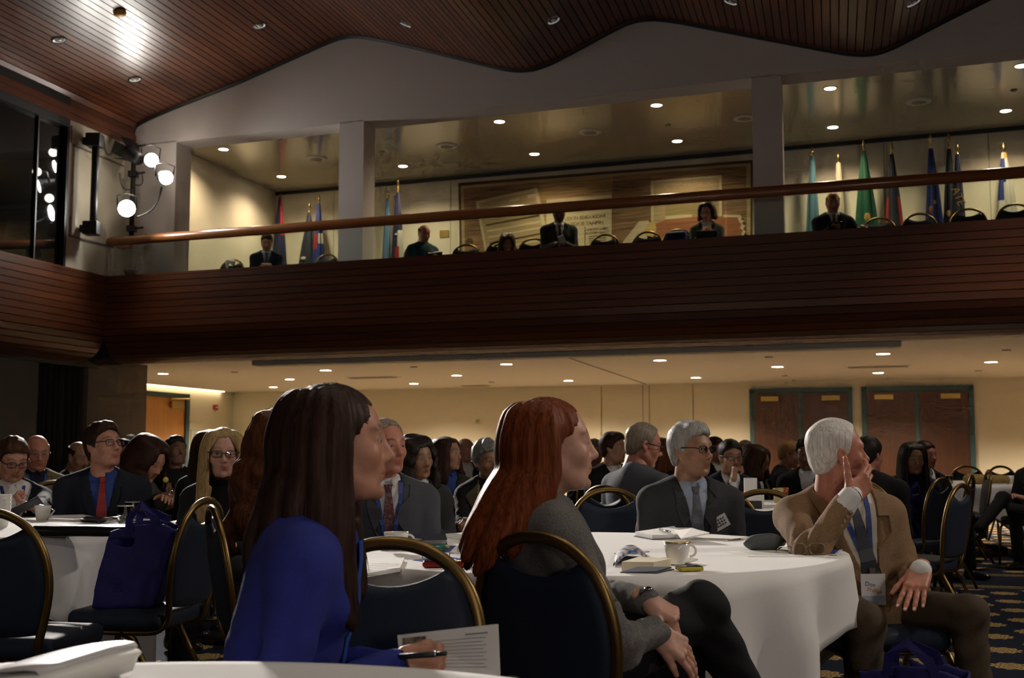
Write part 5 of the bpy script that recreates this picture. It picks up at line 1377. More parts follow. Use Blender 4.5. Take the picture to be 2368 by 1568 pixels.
m_ws = mat('shirt_white', (0.72, 0.70, 0.68), 0.8, bump=.15, bscale=40); m_cream = mat('shirt_cream', (0.62, 0.57, 0.47), 0.8, bump=.15, bscale=40); m_bs = mat('shirt_blue', (0.02, 0.055, 0.24), 0.8); m_lb = mat('shirt_light_blue', (0.36, 0.42, 0.54), 0.8, bump=.15, bscale=40)
m_tie_red = mat('tie_red', (0.28, 0.010, 0.010), 0.5); m_lany = mat('lanyard_blue', (0.015, 0.04, 0.22), 0.5); m_badge = mat('badge_white', (0.74, 0.73, 0.72), 0.35)
m_tie_yel = mat('tie_yellow', (0.42, 0.32, 0.05), 0.5); m_tie_grey = mat('tie_grey_stripe', (0.09, 0.095, 0.12), 0.5, noise=.5, scale=30); m_tie_dark = mat('tie_dark', (0.04, 0.04, 0.055), 0.5)
def paisley():
    t = NT('tie_paisley'); tc = t.n('ShaderNodeTexCoord'); v = t.n('ShaderNodeTexVoronoi', Vector=tc.outputs['Object'], Scale=55.0); n = t.n('ShaderNodeTexNoise', Vector=tc.outputs['Object'], Scale=60.0, Distortion=2.0)
    f = t.math('ADD', v.outputs['Distance'], t.math('MULTIPLY', n.outputs['Fac'], .5)); t.base(t.ramp(f, [(.35, (.13, .012, .018)), (.55, (.06, .012, .02)), (.68, (.18, .14, .14)), (.8, (.09, .015, .02))])); t.b.inputs['Roughness'].default_value = .5; return t.m
m_paisley = paisley()
LONG = lambda L, out=.03, fwd=0.0, azs=range(62, 299, 18), **k: dict(guides=[(a, L, out, fwd) for a in azs], **k)

# ---- foreground: woman in royal blue
def ex_blue(c):
    t = c['root']
    # scarf-like bright blouse edge at the open front
    mb = MB(); pts = []
    for q in np.linspace(.90, .30, 8):
        p = c['surf'](.02, c['zt'](q), c['G'], .004)
        if p is not None: pts.append(p)
    if len(pts) > 2: ribbon(pts, [.03 - .012 * i / len(pts) for i in range(len(pts))], .006, 'blouse_front', m_blueshirt2, t)
    W = c['W'][1]; mb = MB(); d = (c['W'][1] - c['E'][1]).normalized(); mb.tube([W + d * .012 + Vector((math.cos(a) * .0, 0, 0)) + (d.cross(Vector((0, 0, 1))).normalized() * math.cos(a) + d.cross(d.cross(Vector((0, 0, 1)))).normalized() * math.sin(a)) * .030 for a in np.linspace(0, 2 * PI, 16, endpoint=False)], .0022, 6, closed=True); mb.build('bracelet', m_black, t)
wrist_b = at_y(922, 1541, 2.36)
BLUE = person('woman in a royal blue cardigan with long dark hair, holding a leaflet', 787, 1026, 2.50, 6, (2, 2, 0), lean=13, sex='f', lod=0, top='sweater', mtop=m_blue, mpants=m_black_c, b=1.06,
       hair=dict(guides=[(80, .44, .01, .03), (90, .47, .02, .03), (100, .48, .03, .02), (110, .46, .03, .0), (126, .42, .04, -.01), (144, .38, .04, -.02), (160, .36, .04, -.02), (178, .35, .04, -.02), (196, .35, .04, -.02), (214, .36, .04, -.01), (232, .38, .03, 0), (250, .42, .03, .01), (268, .46, .02, .03), (284, .44, .01, .04)], vol=.012, thick=.95, face_y=.016, facew=.074, hairline=.074, locks=620, wav=.004, gf=20),
       mhair='darkbrown', skin='fair', armR=dict(w=wrist_b, wh=(-.5, -.3, -1)), armL='lap', handR='pinch', palmR=dict(dir=(.93, -.05, .12), palm=(.1, .85, -.35), thumb=(0, 0, 1)), fold=.006, extra=ex_blue)
chair(*at_y(842, 1300, 2.42).xy, -95, 'navy banquet chair on which the woman in royal blue sits sideways')
# ---- redhead in grey tweed
def ex_red(c):
    t = c['root']; mb = MB(); p = c['Mh'] @ Vector((.0815, -.001, -.042)); mb.sphere(p, .0052, 12, 8); mb.build('pearl_earring', mat('pearl', (.8, .76, .7), .15), t)
    W, E = c['W'][-1], c['E'][-1]; d = (W - E).normalized(); x = d.cross(Vector((0, 0, 1))).normalized(); y = d.cross(x)
    mb = MB(); mb.tube([W + d * .008 + x * math.cos(a) * .030 + y * math.sin(a) * .027 for a in np.linspace(0, 2 * PI, 18, endpoint=False)], .004, 6, closed=True); w = mb.build('watch_strap', m_black, t)
    mb = MB(); mb.sphere(W + d * .008 - y * .029 if y.z < 0 else W + d * .008 + y * .029, (.012, .012, .006), 12, 8); mb.build('watch_case', mat('steel', (.6, .6, .6), .25, 1.0), w)
    W, E = c['W'][1], c['E'][1]; d = (W - E).normalized()
    for k in range(3):
        mb = MB(); mb.sphere(W - d * (.03 + .02 * k) + Vector((.0, -.0, 0)) + (c['Rz'].inverted() @ Vector((0, -1, -.2))).normalized() * .043, (.007, .004, .007), 10, 6); mb.build('cuff_button', m_black, t)
RED = person('redheaded woman in a grey tweed jacket sitting sideways with hands crossed on her lap', 1283, 1030, 3.12, 18, (-14, 3, 0), lean=0, twist=0, sex='f', lod=0, top='jacket', mtop=m_tweed, mshirt=m_tweed, mpants=m_black_c, vdeep=.4, vw=.05,
       hair=dict(guides=[(92, 0.38, .03, -.05), (106, 0.40, .04, -.07), (120, 0.41, .05, -.09), (134, 0.41, .05, -.09), (150, 0.40, .05, -.09), (166, 0.39, .05, -.08), (182, 0.39, .05, -.07), (200, 0.39, .05, -.07), (218, 0.38, .05, -.06), (236, 0.37, .04, -.05), (254, 0.36, .04, -.04), (270, 0.36, .03, -.03)], vol=.012, thick=1.0, face_y=.008, facew=.090, hairline=.082, gf=20, locks=560, part_y=.02),
       mhair='red', skin='pale', armR=dict(w=at_y(1520, 1462, 3.05), e=at_y(1432, 1492, 2.93)), armL=dict(w=at_y(1496, 1388, 3.10), wh=(.2, .8, -.6)), handR='drape', palmR=dict(dir=(.72, .12, -.50), palm=(-.3, .7, -.5), thumb=(-.3, 0, -1)), handL='clasp', palmL=dict(dir=(.80, -.15, -.45), palm=(-.35, .45, -1), thumb=(-.2, -1, -.3)), kneeR=(.02, .44, .70), footR=(-.02, .66, .32), kneeL=(-.10, .44, .56), b=1.10, fold=.008, extra=ex_red)
chair(.235, 3.10, 50, 'navy banquet chair whose back stands behind the redheaded woman')
# ---- man in tan tweed
def ex_tan(c):
    t = c['root']
    for s in (1, -1):
        W, E = c['W'][s], c['E'][s]; d = (W - E).normalized(); F = Field([min(W[i], E[i]) - .08 for i in range(3)], [max(W[i], E[i]) + .08 for i in range(3)], .008); F.cone(W - d * .045, W + d * .002, .0435, .0385, k=.01)
        v, q = F.mesh(); link('cuff', np_mesh('cuff', v, q), m_ws, t)
        if s == 1:
            d2 = c['HM'][1].to_3x3().col[1].normalized(); x = d2.orthogonal().normalized(); y = d2.cross(x); mb = MB(); mb.tube([W + d2 * .010 + x * math.cos(a) * .032 + y * math.sin(a) * .032 for a in np.linspace(0, 2 * PI, 18, endpoint=False)], .0065, 8, closed=True); mb.build('watch_strap', m_navy_c, t)
            for k in range(4):
                mb = MB(); o = (c['Rz'].inverted() @ Vector((.35, -1, -.45))).normalized(); o = (o - d * o.dot(d)).normalized(); mb.sphere(W - d * (.05 + .019 * k) + o * .047, (.008, .008, .008), 10, 6); mb.build('cuff_button', mat('horn_button', (.30, .19, .10), .35), t)
TAN = person('silver haired man in a tan tweed jacket with one hand over his mouth', 1938, 1046, 4.45, -84, (88, 2, 4), lean=4, side=12, sex='m', lod=0, b=1.06, top='suit', mtop=m_tan, mshirt=m_cream, mtie=m_tie_dark, mpants=m_brownp, hair='recede', mhair='white', skin='ruddy', vdeep=.90, vw=.10,
       armR=dict(w=at_y(1968, 1148, 4.22), wh=(-.7, -.2, -1)), handR='mouth', palmR=dict(dir=(.62, .30, .50), palm=(-.1, .85, .25), thumb=(-.7, 0, .7)), armL=dict(w=at_y(2128, 1320, 4.20), wh=(.15, 1, -.25)), handL='flat', palmL=dict(dir=(-.35, -.55, -.45), palm=(0, .3, -1), thumb=(-.8, .3, 0)),
       kneeL=(-.25, .32, .545), footL=(-.255, .37, .09), kneeR=(.15, .38, .53), footR=(.16, .40, .09), lanyard=(m_lany, .40), badge=m_badge, fold=.008, extra=ex_tan)
for o_ in TAN['root'].children:
    if o_.name.startswith('badge'):
        co = np.array([v_.co for v_ in o_.data.vertices]); cc = Vector(co.mean(0)); yy = co[:, 1].max() + .0008
        for s_, dx, dz, sz, mm in (('Don', .012, .018, .022, m_lany), ('Phillips', -.004, -.004, .020, mat('ink_orange', (.55, .20, .06), .6))):
            text('handwriting', s_, sz, mm, o_, Matrix.Translation((cc.x + dx, yy, cc.z + dz)) @ Matrix.Rotation(PI, 4, 'Z') @ Matrix.Rotation(PI / 2, 4, 'X') @ Matrix.Rotation(-.15, 4, 'Z'), .0002)
        mb = MB(); mb.box((cc.x, yy, cc.z - .036), (.041, .0006, .014)); mb.build('printed_band', mat('badge_band', (.42, .46, .56), .4), o_)
seat_for(TAN, 'navy banquet chair under the man in the tan tweed jacket', face=-80)
# ---- grey haired man with spectacles at the table
def ex_tag(c):
    p = c['surf'](-.105, c['zt'](.60), c['G'], .006)
    if p is None: return
    M = Matrix.Translation(p) @ Matrix.Rotation(math.radians(28), 4, 'Y'); mb = MB(); mb.box((0, 0, 0), (.045, .0015, .030)); mb.v = [tuple(M @ Vector(v)) for v in mb.v]; b = mb.build('name_tag', m_badge, c['root'])
    for k, s in enumerate(('NESTOR', 'IKEDA', 'BERMUDEZ')): pass
    for k in range(3):
        for j in range(5 - k % 2):
            mb = MB(); mb.box((-.028 + .013 * j, .0025, .014 - .013 * k), (.0035, .0005, .0038), Matrix.Rotation(.5 * ((j * 7 + k * 3) % 4 - 1.5), 3, 'Y')); mb.v = [tuple(M @ Vector(v)) for v in mb.v]; mb.build('ink_mark', mat('ink', (.03, .03, .05), .6), b)
GREY = person('grey haired man in a charcoal jacket with dark spectacles and a name tag', 1600, 1040, 5.55, -84, (34, 0, 0), lean=3, lod=1, b=1.06, mtop=m_char, mshirt=m_lb, mtie=m_tie_grey, mpants=m_char, hair='sweep', mhair='grey', skin='olive', specs='dark', armR='lap', armL='lap', vdeep=.66, extra=ex_tag, hscale=1.02)
seat_for(GREY, 'navy banquet chair under the grey haired man with the name tag')
# ---- man in grey suit with paisley tie
GSUIT = person('balding man in a grey suit with a paisley tie and a blue lanyard', 893, 1033, 5.35, -74, (26, 0, 0), lean=2, lod=1, b=1.06, mtop=m_greysuit, mshirt=m_ws, mtie=m_paisley, mpants=m_greysuit, hair='recede', mhair='greybrown', skin='ruddy', lanyard=(m_lany, .30), badge=m_badge, vdeep=.70)
seat_for(GSUIT, 'navy banquet chair under the man with the paisley tie')
# ---- woman with wavy auburn hair, seen from behind
CURL = person('woman with wavy auburn hair in black, seen from behind next to the woman in blue', 664, 1032, 4.35, 22, (10, -4, 0), lean=2, sex='f', lod=1, top='sweater', mtop=m_black_c, mpants=m_black_c, hair=LONG(.46, .05, -.03, wav=.02, vol=.022, thick=1.25, curl=.009, curlf=70, groove=.004), mhair='auburn', skin='fair')
seat_for(CURL, 'navy banquet chair under the woman with wavy auburn hair')
# ---- left tables
def with_phone(c): pass
WHITE = person('man in an open white shirt with a blue lanyard looking down at his phone', 30, 1062, 7.0, -58, (8, -22, 0), lean=10, lod=1, mtop=m_navy_c, mshirt=m_ws, mpants=m_navy_c, hair='full', mhair='brown', skin='fair', specs='dark', lanyard=(m_lany, .25), vdeep=.85, vw=.11, armR='write', armL=dict(w=at_y(78, 1183, 6.45), wh=(.5, .3, -1)), handL='grip', palmL=dict(dir=(-.8, -.2, .1), palm=(0, .2, 1), thumb=(0, 0, 1)))
seat_for(WHITE, 'navy banquet chair under the man looking at his phone')
REDTIE = person('young man in a dark blazer with a red tie, blue shirt and black spectacles', 240, 1030, 6.75, -72, (38, 9, 0), lean=2, lod=1, b=1.12, hscale=1.06, mtop=m_navy_c, mshirt=m_bs, mtie=m_tie_red, mpants=m_navy_c, hair='full', mhair='darkbrown', skin='fair', specs='dark', vdeep=.72, vw=.075)
seat_for(REDTIE, 'navy banquet chair under the man with the red tie')
BALD1 = person('bald man in a khaki jacket and spectacles behind the man with the phone', 86, 1046, 8.5, -62, (6, -12, 0), lod=2, mtop=m_khaki, mshirt=m_navy_c, mpants=m_black_c, hair='bald', mhair='greybrown', skin='ruddy', specs='metal', lanyard=m_lany)
seat_for(BALD1, 'navy banquet chair under the bald man in the khaki jacket')
BALD2 = person('bald man in a dark coat bending his head beside the man with the red tie', 182, 1056, 9.9, -30, (0, -18, 0), lean=12, lod=2, mtop=m_black_c, mshirt=m_ws, mpants=m_black_c, hair='bald', mhair='darkbrown', skin='olive')
seat_for(BALD2, 'navy banquet chair under the bald man in the dark coat')
p_ = person('man with dark hair and spectacles peering out behind the man with the red tie', 288, 1048, 10.8, -60, (20, 0, 0), lod=2, mtop=m_black_c, mshirt=m_ws, mpants=m_black_c, hair='short', mhair='black', skin='olive', specs='dark'); seat_for(p_, 'navy banquet chair under the man peering out behind the man with the red tie')
p_ = person('grey haired man whose head shows above the crowd beside the grey panel', 302, 1036, 11.5, -70, (0, 0, 0), lod=3, mtop=m_greysuit, mshirt=m_ws, mpants=m_black_c, hair='short', mhair='grey', skin='fair'); seat_for(p_, 'navy banquet chair under the grey haired man beside the grey panel')
HDOWN = person('woman with dark shoulder length hair bowing her head in front of the oak door', 345, 1062, 7.0, -20, (-5, -32, 0), lean=14, sex='f', lod=2, top='blouse', mtop=m_greygreen, mpants=m_black_c, hair=LONG(.30, .03, .04, azs=range(40, 321, 20), vol=.02, thick=1.2, face_y=.05), mhair='darkbrown', skin='fair', armL=dict(w=at_y(385, 1150, 6.7), wh=(0, .3, -1)), handL='relaxed')
seat_for(HDOWN, 'navy banquet chair under the woman bowing her head')
p_ = person('dark haired man in black sitting in front of the oak door', 407, 1043, 9.9, -65, (16, 8, 0), lod=2, top='sweater', mtop=m_black_c, mpants=m_black_c, hair='full', mhair='black', skin='brown'); seat_for(p_, 'navy banquet chair under the man in front of the oak door')
BLOND = person('blonde woman with long straight hair and narrow spectacles', 516, 1048, 6.05, -82, (8, -3, 0), lean=6, sex='f', lod=1, top='sweater', mtop=m_black_c, mpants=m_black_c, hair=LONG(.46, .02, .05, azs=range(52, 309, 16), vol=.016, thick=1.0, facew=.068, face_y=.02, hairline=.078), mhair='blonde', skin='pale', specs='dark', hscale=1.0)
seat_for(BLOND, 'navy banquet chair under the blonde woman')
p_ = person('woman with long dark hair just behind the blonde woman', 484, 1041, 7.7, 120, (0, 0, 0), sex='f', lod=2, top='sweater', mtop=m_black_c, mpants=m_black_c, hair=LONG(.40, .04, -.02, vol=.02, thick=1.3), mhair='brown', skin='fair'); seat_for(p_, 'navy banquet chair under the dark haired woman behind the blonde')
p_ = person('dark haired man whose head shows between the blonde and the auburn haired woman', 556, 1045, 10.2, -100, (0, 0, 0), lod=3, top='shirt', mtop=m_lb, mshirt=m_lb, mpants=m_black_c, hair='short', mhair='black', skin='olive'); seat_for(p_, 'navy banquet chair under the man behind the blonde and auburn haired women')
# ---- between the two foreground women
DCURL = person('woman with dark curly hair in a dark jacket behind the man in the grey suit', 965, 1058, 7.0, -78, (28, -6, 6), lean=8, sex='f', lod=2, top='blazer', mtop=m_char, mshirt=m_ws, mpants=m_black_c, hair=LONG(.30, .03, .0, vol=.026, thick=1.25, curl=.012, curlf=80, azs=range(50, 311, 18)), mhair='black', skin='olive', vdeep=.4)
seat_for(DCURL, 'navy banquet chair under the woman with dark curly hair')
p_ = person('woman with straight dark hair and a green jacket looking aside', 1036, 1050, 8.6, -70, (40, 3, 0), sex='f', lod=2, top='blazer', mtop=m_olive, mshirt=m_bs, mpants=m_black_c, hair=LONG(.32, .03, .0, azs=range(60, 301, 20), vol=.014), mhair='darkbrown', skin='olive', vdeep=.5); seat_for(p_, 'navy banquet chair under the woman in the green jacket')
GCURL = person('woman with short grey curly hair, a black scarf and a coat with a tan collar', 1128, 1063, 7.9, -82, (20, -8, 8), lean=10, sex='f', lod=1, top='coat', mtop=m_black_c, mshirt=m_black_c, mpants=m_black_c, hair='curlyshort', mhair='saltpepper', skin='olive', vdeep=.5, armL=dict(w=at_y(1100, 1204, 7.6), wh=(.5, 0, -1)), armR=dict(w=at_y(1112, 1212, 7.55), wh=(-.5, 0, -1)), handL='clasp', handR='clasp',
               extra=lambda c: [MB().build('x', m_black) if False else None] + [ribbon([c['N'] + Vector((s * .05, -.05, .02)), c['N'] + Vector((s * .085, .02, -.01)), c['N'] + Vector((s * .10, .10, -.08)), c['N'] + Vector((s * .08, .125, -.16))], [.035, .045, .045, .02], .02, 'tan_collar', m_khaki, c['root'], Vector((s * .6, .6, .5))) for s in (-1, 1)])
seat_for(GCURL, 'navy banquet chair under the woman with short grey curly hair')
p_ = person('bald man in a dark suit far back near the cream wall', 1078, 1040, 12.5, -60, (10, 0, 0), lod=3, mtop=m_black_c, mshirt=m_ws, mpants=m_black_c, hair='bald', mhair='greybrown', skin='fair'); seat_for(p_, 'navy banquet chair under the bald man far back near the cream wall')
p_ = person('red faced balding man far back, seen beside the redheaded woman', 1158, 1034, 15.0, -85, (0, 0, 0), lod=3, top='shirt', mtop=m_lb, mshirt=m_lb, mpants=m_black_c, hair='recede', mhair='greybrown', skin='ruddy', specs='metal'); seat_for(p_, 'navy banquet chair under the red faced man far back')
# ---- right of the redhead
YTIE = person('grey haired man with spectacles and a yellow tie, behind the face of the redheaded woman', 1373, 1048, 10.8, -100, (0, -4, 0), lod=2, mtop=m_black_c, mshirt=m_ws, mtie=m_tie_yel, mpants=m_black_c, hair='short', mhair='greybrown', skin='ruddy', specs='dark', lanyard=m_lany, armR='hold', handR='fist')
seat_for(YTIE, 'navy banquet chair under the man with the yellow tie')
p_ = person('young man with a dark bowl haircut beside the balding man in the blue grey suit', 1420, 1036, 9.6, -68, (40, 0, 0), lod=2, mtop=m_black_c, mshirt=m_ws, mpants=m_black_c, hair='full', mhair='darkbrown', skin='olive'); seat_for(p_, 'navy banquet chair under the man with the bowl haircut')
BGREY = person('balding man in a blue grey suit turning his back, with dark spectacles', 1490, 1029, 6.9, 42, (-34, -14, 0), lean=10, lod=1, b=1.1, mtop=m_bluegrey, mshirt=m_ws, mpants=m_bluegrey, hair='recede', mhair='greybrown', skin='ruddy', specs='dark', vdeep=.6)
seat_for(BGREY, 'navy banquet chair under the balding man in the blue grey suit')
p_ = person('brown haired woman hidden behind the balding man in the blue grey suit', 1518, 1049, 9.5, 150, (0, -5, 0), sex='f', lod=2, top='sweater', mtop=m_black_c, mpants=m_black_c, hair=LONG(.26, .02, 0, azs=range(60, 301, 24)), mhair='auburn', skin='fair'); seat_for(p_, 'navy banquet chair under the brown haired woman behind the balding man')
p_ = person('man far back whose face is lit, beside the grey haired man with spectacles', 1656, 1038, 12.5, -55, (20, 0, 0), lod=3, mtop=m_black_c, mshirt=m_ws, mpants=m_black_c, hair='short', mhair='darkbrown', skin='ruddy'); seat_for(p_, 'navy banquet chair under the man far back with the lit face')
FIST = person('man with short dark hair and spectacles resting his chin on his fist', 1690, 1056, 8.9, -84, (6, -8, 0), lean=12, lod=2, mtop=m_navy_c, mshirt=m_ws, mtie=m_bs, mpants=m_navy_c, hair='short', mhair='black', skin='olive', specs='dark', armR='chin', handR='fist')
seat_for(FIST, 'navy banquet chair under the man with his chin on his fist')
p_ = person('grey blond man far back behind the woman with the brown bob', 1722, 1045, 13.0, -120, (0, 0, 0), lod=3, mtop=m_greysuit, mshirt=m_ws, mpants=m_black_c, hair='short', mhair='greybrown', skin='ruddy'); seat_for(p_, 'navy banquet chair under the grey blond man far back')
BROWNW = person('woman with a brown bob in an olive jacket bending over the table', 1752, 1066, 9.9, -45, (10, -18, 0), lean=14, sex='f', lod=2, top='blazer', mtop=m_greygreen, mshirt=m_ws, mpants=m_black_c, hair=LONG(.24, .02, .02, azs=range(45, 316, 20), vol=.02, thick=1.2), mhair='brown', skin='olive', vdeep=.6)
seat_for(BROWNW, 'navy banquet chair under the woman with the brown bob')
p_ = person('ginger haired man with spectacles leaning in front of the double doors', 1828, 1050, 11.2, -20, (0, -14, 0), lean=16, lod=2, mtop=m_black_c, mshirt=m_ws, mpants=m_black_c, hair='short', mhair='ginger', skin='ruddy', specs='dark'); seat_for(p_, 'navy banquet chair under the ginger haired man')
p_ = person('man with black hair in a black jacket beside the silver haired man', 1866, 1047, 9.2, -110, (0, -16, 0), lean=12, lod=2, mtop=m_black_c, mshirt=m_ws, mpants=m_black_c, hair='full', mhair='black', skin='brown'); seat_for(p_, 'navy banquet chair under the man with black hair beside the silver haired man')
p_ = person('dark haired man turning his back behind the shoulder of the silver haired man', 2010, 1052, 8.1, 60, (-20, -6, 0), lean=8, lod=2, b=1.15, mtop=m_black_c, mshirt=m_ws, mpants=m_black_c, hair='short', mhair='black', skin='ruddy'); seat_for(p_, 'navy banquet chair under the dark haired man behind the silver haired man')
p_ = person('woman with long dark hair in a dark jacket in front of the doors', 2112, 1060, 9.6, -95, (6, -8, 0), lean=6, sex='f', lod=2, top='blazer', mtop=m_navy_c, mshirt=m_black_c, mpants=m_black_c, hair=LONG(.36, .02, .03, azs=range(50, 311, 18), vol=.014), mhair='black', skin='olive', vdeep=.5); seat_for(p_, 'navy banquet chair under the woman with long dark hair near the doors')
p_ = person('man half hidden behind the woman with long dark hair near the doors', 2141, 1052, 10.8, -70, (10, -4, 0), lod=3, mtop=m_black_c, mshirt=m_ws, mpants=m_black_c, hair='short', mhair='darkbrown', skin='ruddy'); seat_for(p_, 'navy banquet chair under the man half hidden near the doors')
LEGX = person('man in a black suit with crossed legs and shiny shoes near the tan bag', 2392, 1046, 11.6, -150, (0, 0, 0), lean=-4, lod=2, mtop=m_black_c, mshirt=m_ws, mpants=m_black_c, hair='short', mhair='darkbrown', skin='fair', kneeR=(.02, .46, .66), footR=(-.02, .86, .38), kneeL=(-.08, .43, .54), footL=(-.08, .40, .09))
seat_for(LEGX, 'navy banquet chair under the man with crossed legs')
# ---- gallery guests
GZ = Z_GF
def gal(*a, **k):
    k.setdefault('plane_v', 1.55); k['z0'] = GZ; k.setdefault('lod', 2); k.setdefault('hipz', .47); return person(a[0], a[1], a[2], None, *a[3:], **k)
g1 = gal('man in a dark suit looking down in the gallery beside the red and blue flag', 617, 560, -78, (0, -24, 0), lean=8, mtop=m_navy_c, mshirt=m_lb, mtie=m_tie_dark, mpants=m_navy_c, hair='short', mhair='darkbrown', skin='fair', armL='write', armR='write', plane_v=1.3); seat_for(g1, 'navy banquet chair under the gallery man beside the red and blue flag', GZ)
g2 = gal('man in a teal sweater reading a book in the gallery', 981, 540, -60, (0, -20, 0), lean=0, top='sweater', mtop=m_teal_s, mshirt=m_lb, mpants=m_greysuit, hair='bald', mhair='darkbrown', skin='ruddy', armR=(.10, .30, .66), armL=(-.12, .26, .66), kneeR=(.06, .36, .70), footR=(-.1, .62, .42), plane_v=1.5); seat_for(g2, 'navy banquet chair under the gallery man in the teal sweater', GZ)
g3 = gal('person with dark brown hair bending low in the gallery', 1173, 561, -85, (0, -34, 0), lean=34, sex='f', top='sweater', mtop=m_black_c, mpants=m_black_c, hair=LONG(.24, .02, .02, azs=range(45, 316, 24)), mhair='brown', skin='fair', plane_v=1.5); seat_for(g3, 'navy banquet chair under the gallery guest bending low', GZ)
g4 = gal('man in a dark suit holding a phone in the gallery in front of the tapestry', 1293, 492, -86, (0, -22, 0), lean=3, b=1.05, mtop=m_char, mshirt=m_ws, mtie=m_tie_dark, mpants=m_navy_c, hair='neat', mhair='black', skin='brown', armL='hold', armR='hold', handL='grip', handR='grip', plane_v=1.3); seat_for(g4, 'navy banquet chair under the gallery man with the phone', GZ)
g5 = gal('woman with a dark bob and a grey jacket reading in the gallery', 1634, 490, -100, (-14, -20, 0), lean=6, sex='f', top='blazer', mtop=m_greygreen, mshirt=m_ws, mpants=m_black_c, hair=LONG(.19, .015, .01, azs=range(52, 309, 20), vol=.016, thick=1.0), mhair='darkbrown', skin='fair', specs='dark', armL='hold', armR='hold', vdeep=.6, plane_v=1.25); seat_for(g5, 'navy banquet chair under the gallery woman with the dark bob', GZ)
g6 = gal('man in a dark suit and patterned tie in the gallery beside the green flag', 1926, 468, -98, (0, -20, 0), lean=6, b=1.06, mtop=m_navy_c, mshirt=m_ws, mtie=m_paisley, mpants=m_navy_c, hair='bald', mhair='greybrown', skin='fair', lanyard=m_lany, armR=(.07, .30, .64), armL=(-.34, .22, .62), handR='grip', plane_v=1.1); seat_for(g6, 'navy banquet chair under the gallery man beside the green flag', GZ)
# ---- other chairs
chair(*at_y(330, 1300, 4.98).xy, 168, 'navy banquet chair turned sideways with a blue tote bag on its seat')
chair(*at_y(62, 1300, 4.30).xy, 84, 'navy banquet chair with its back to the camera at the table with two water glasses')
chair(*at_y(1430, 1200, 5.95).xy, -86, 'empty navy banquet chair beside the balding man in the blue grey suit')
chair(*at_y(1772, 1200, 5.7).xy, -100, 'empty navy banquet chair between the grey haired man and the silver haired man')
chair(*at_y(1680, 1200, 6.45).xy, 70, 'navy banquet chair seen behind the arm of the grey haired man with the name tag')
chair(*at_y(2118, 1200, 7.2).xy, 140, 'empty navy banquet chair just behind the silver haired man')
chair(*at_y(2095, 1200, 8.6).xy, 135, 'navy banquet chair in front of the woman with long dark hair near the doors')
chair(*at_y(2165, 1200, 9.6).xy, 150, 'navy banquet chair leaning towards the table with the tan bag')
chair(*at_y(2222, 1200, 12.0).xy, 168, 'navy banquet chair standing free in profile beside the table with the tan bag')
chair(*at_y(2252, 1120, 14.7).xy, -95, 'navy banquet chair behind the tan bag')
chair(*at_y(2345, 1120, 14.6).xy, -80, 'navy banquet chair behind the white cup on the table with the tan bag')
chair(*at_y(140, 1200, 7.4).xy, -60, 'empty navy banquet chair between the phone user and the man with the red tie')
for i, (px, v, lb) in enumerate([(517, 1.5, 'gallery chair with a white napkin draped over its back'), (736, 1.6, 'gallery chair in front of the blue and red flag'), (1067, 1.55, 'gallery chair between the man in teal and the tapestry'), (1138, 1.45, 'gallery chair beside the guest bending low'), (1222, 1.45, 'gallery chair beside the man with the phone'), (1389, 1.5, 'gallery chair in front of the printed page of the tapestry'), (1484, 1.5, 'gallery chair in front of the tapestry hand'), (1562, 1.5, 'gallery chair with a dark blue bag on it'), (2028, 1.6, 'gallery chair beside the man next to the green flag'), (2130, 1.5, 'gallery chair in front of the plain blue flag'), (2240, 1.4, 'gallery chair in front of the lettered flag'), (2350, 1.3, 'gallery chair in front of the white and gold flag')]):
    u, _ = on_v(px, 540, v); p = P(u, v, 0); chair(p.x, p.y, math.degrees(ANG_V) - 180 + random.uniform(-8, 8), 'navy ' + lb, Z_GF, 'chairs in the gallery')
# ================================================================== THINGS ON THE TABLES
m_paper = MATS['paper_white']; m_china = mat('china_white', (0.78, 0.75, 0.70), 0.18, spec=.5); m_navybook = mat('book_navy', (0.014, 0.020, 0.050), 0.45); m_page = mat('page_cream', (0.70, 0.62, 0.46), 0.8); m_bluepr = mat('brochure_blue', (0.04, 0.09, 0.33), 0.35)
m_glassw = glass_thin('drinking_glass', (0.93, 0.95, 0.95), .5); m_steel = mat('steel_bright', (.65, .65, .66), .22, 1.0); m_totebag = cloth('tote_blue', (0.016, 0.014, 0.110), rough=.6, var=.15, fold=.0); m_ink = mat('ink', (.03, .03, .05), .6)
def flat(name, label, cat, px, z, th, m, group=None, parent=None):
    """a flat piece lying on a table top: px are its corners seen on the plane z"""
    pts = [at_z(x, y, z) for x, y in px]; n = len(pts); mb = MB(); vs = pts + [p + Vector((0, 0, th)) for p in pts]
    a = sum((pts[i].x * pts[(i + 1) % n].y - pts[(i + 1) % n].x * pts[i].y) for i in range(n))
    o = list(range(n)) if a > 0 else list(range(n))[::-1]
    mb.add(vs, [o[::-1], [i + n for i in o]] + [(o[i], o[(i + 1) % n], n + o[(i + 1) % n], n + o[i]) for i in range(n)])
    ob = mb.build(name, m, parent)
    if parent is None: tag(ob, label, cat, group)
    return ob
def lines_on(parent, px, z, rows, m=None, k0=.12, k1=.88, w=.0025):
    """printed lines across a flat sheet given by four corners"""
    a, b, c, d = [at_z(x, y, z) for x, y in px]
    for r in range(rows):
        t = k0 + (k1 - k0) * r / max(1, rows - 1); p, q = a.lerp(d, t), b.lerp(c, t); q0, q1 = p.lerp(q, .1), p.lerp(q, .9 if r % 3 else .6); n = (d - a).normalized() * w
        mb = MB(); mb.add([q0 - n, q1 - n, q1 + n, q0 + n], [(0, 1, 2, 3)]); mb.build('print_line', m or MATS['print_grey'], parent)
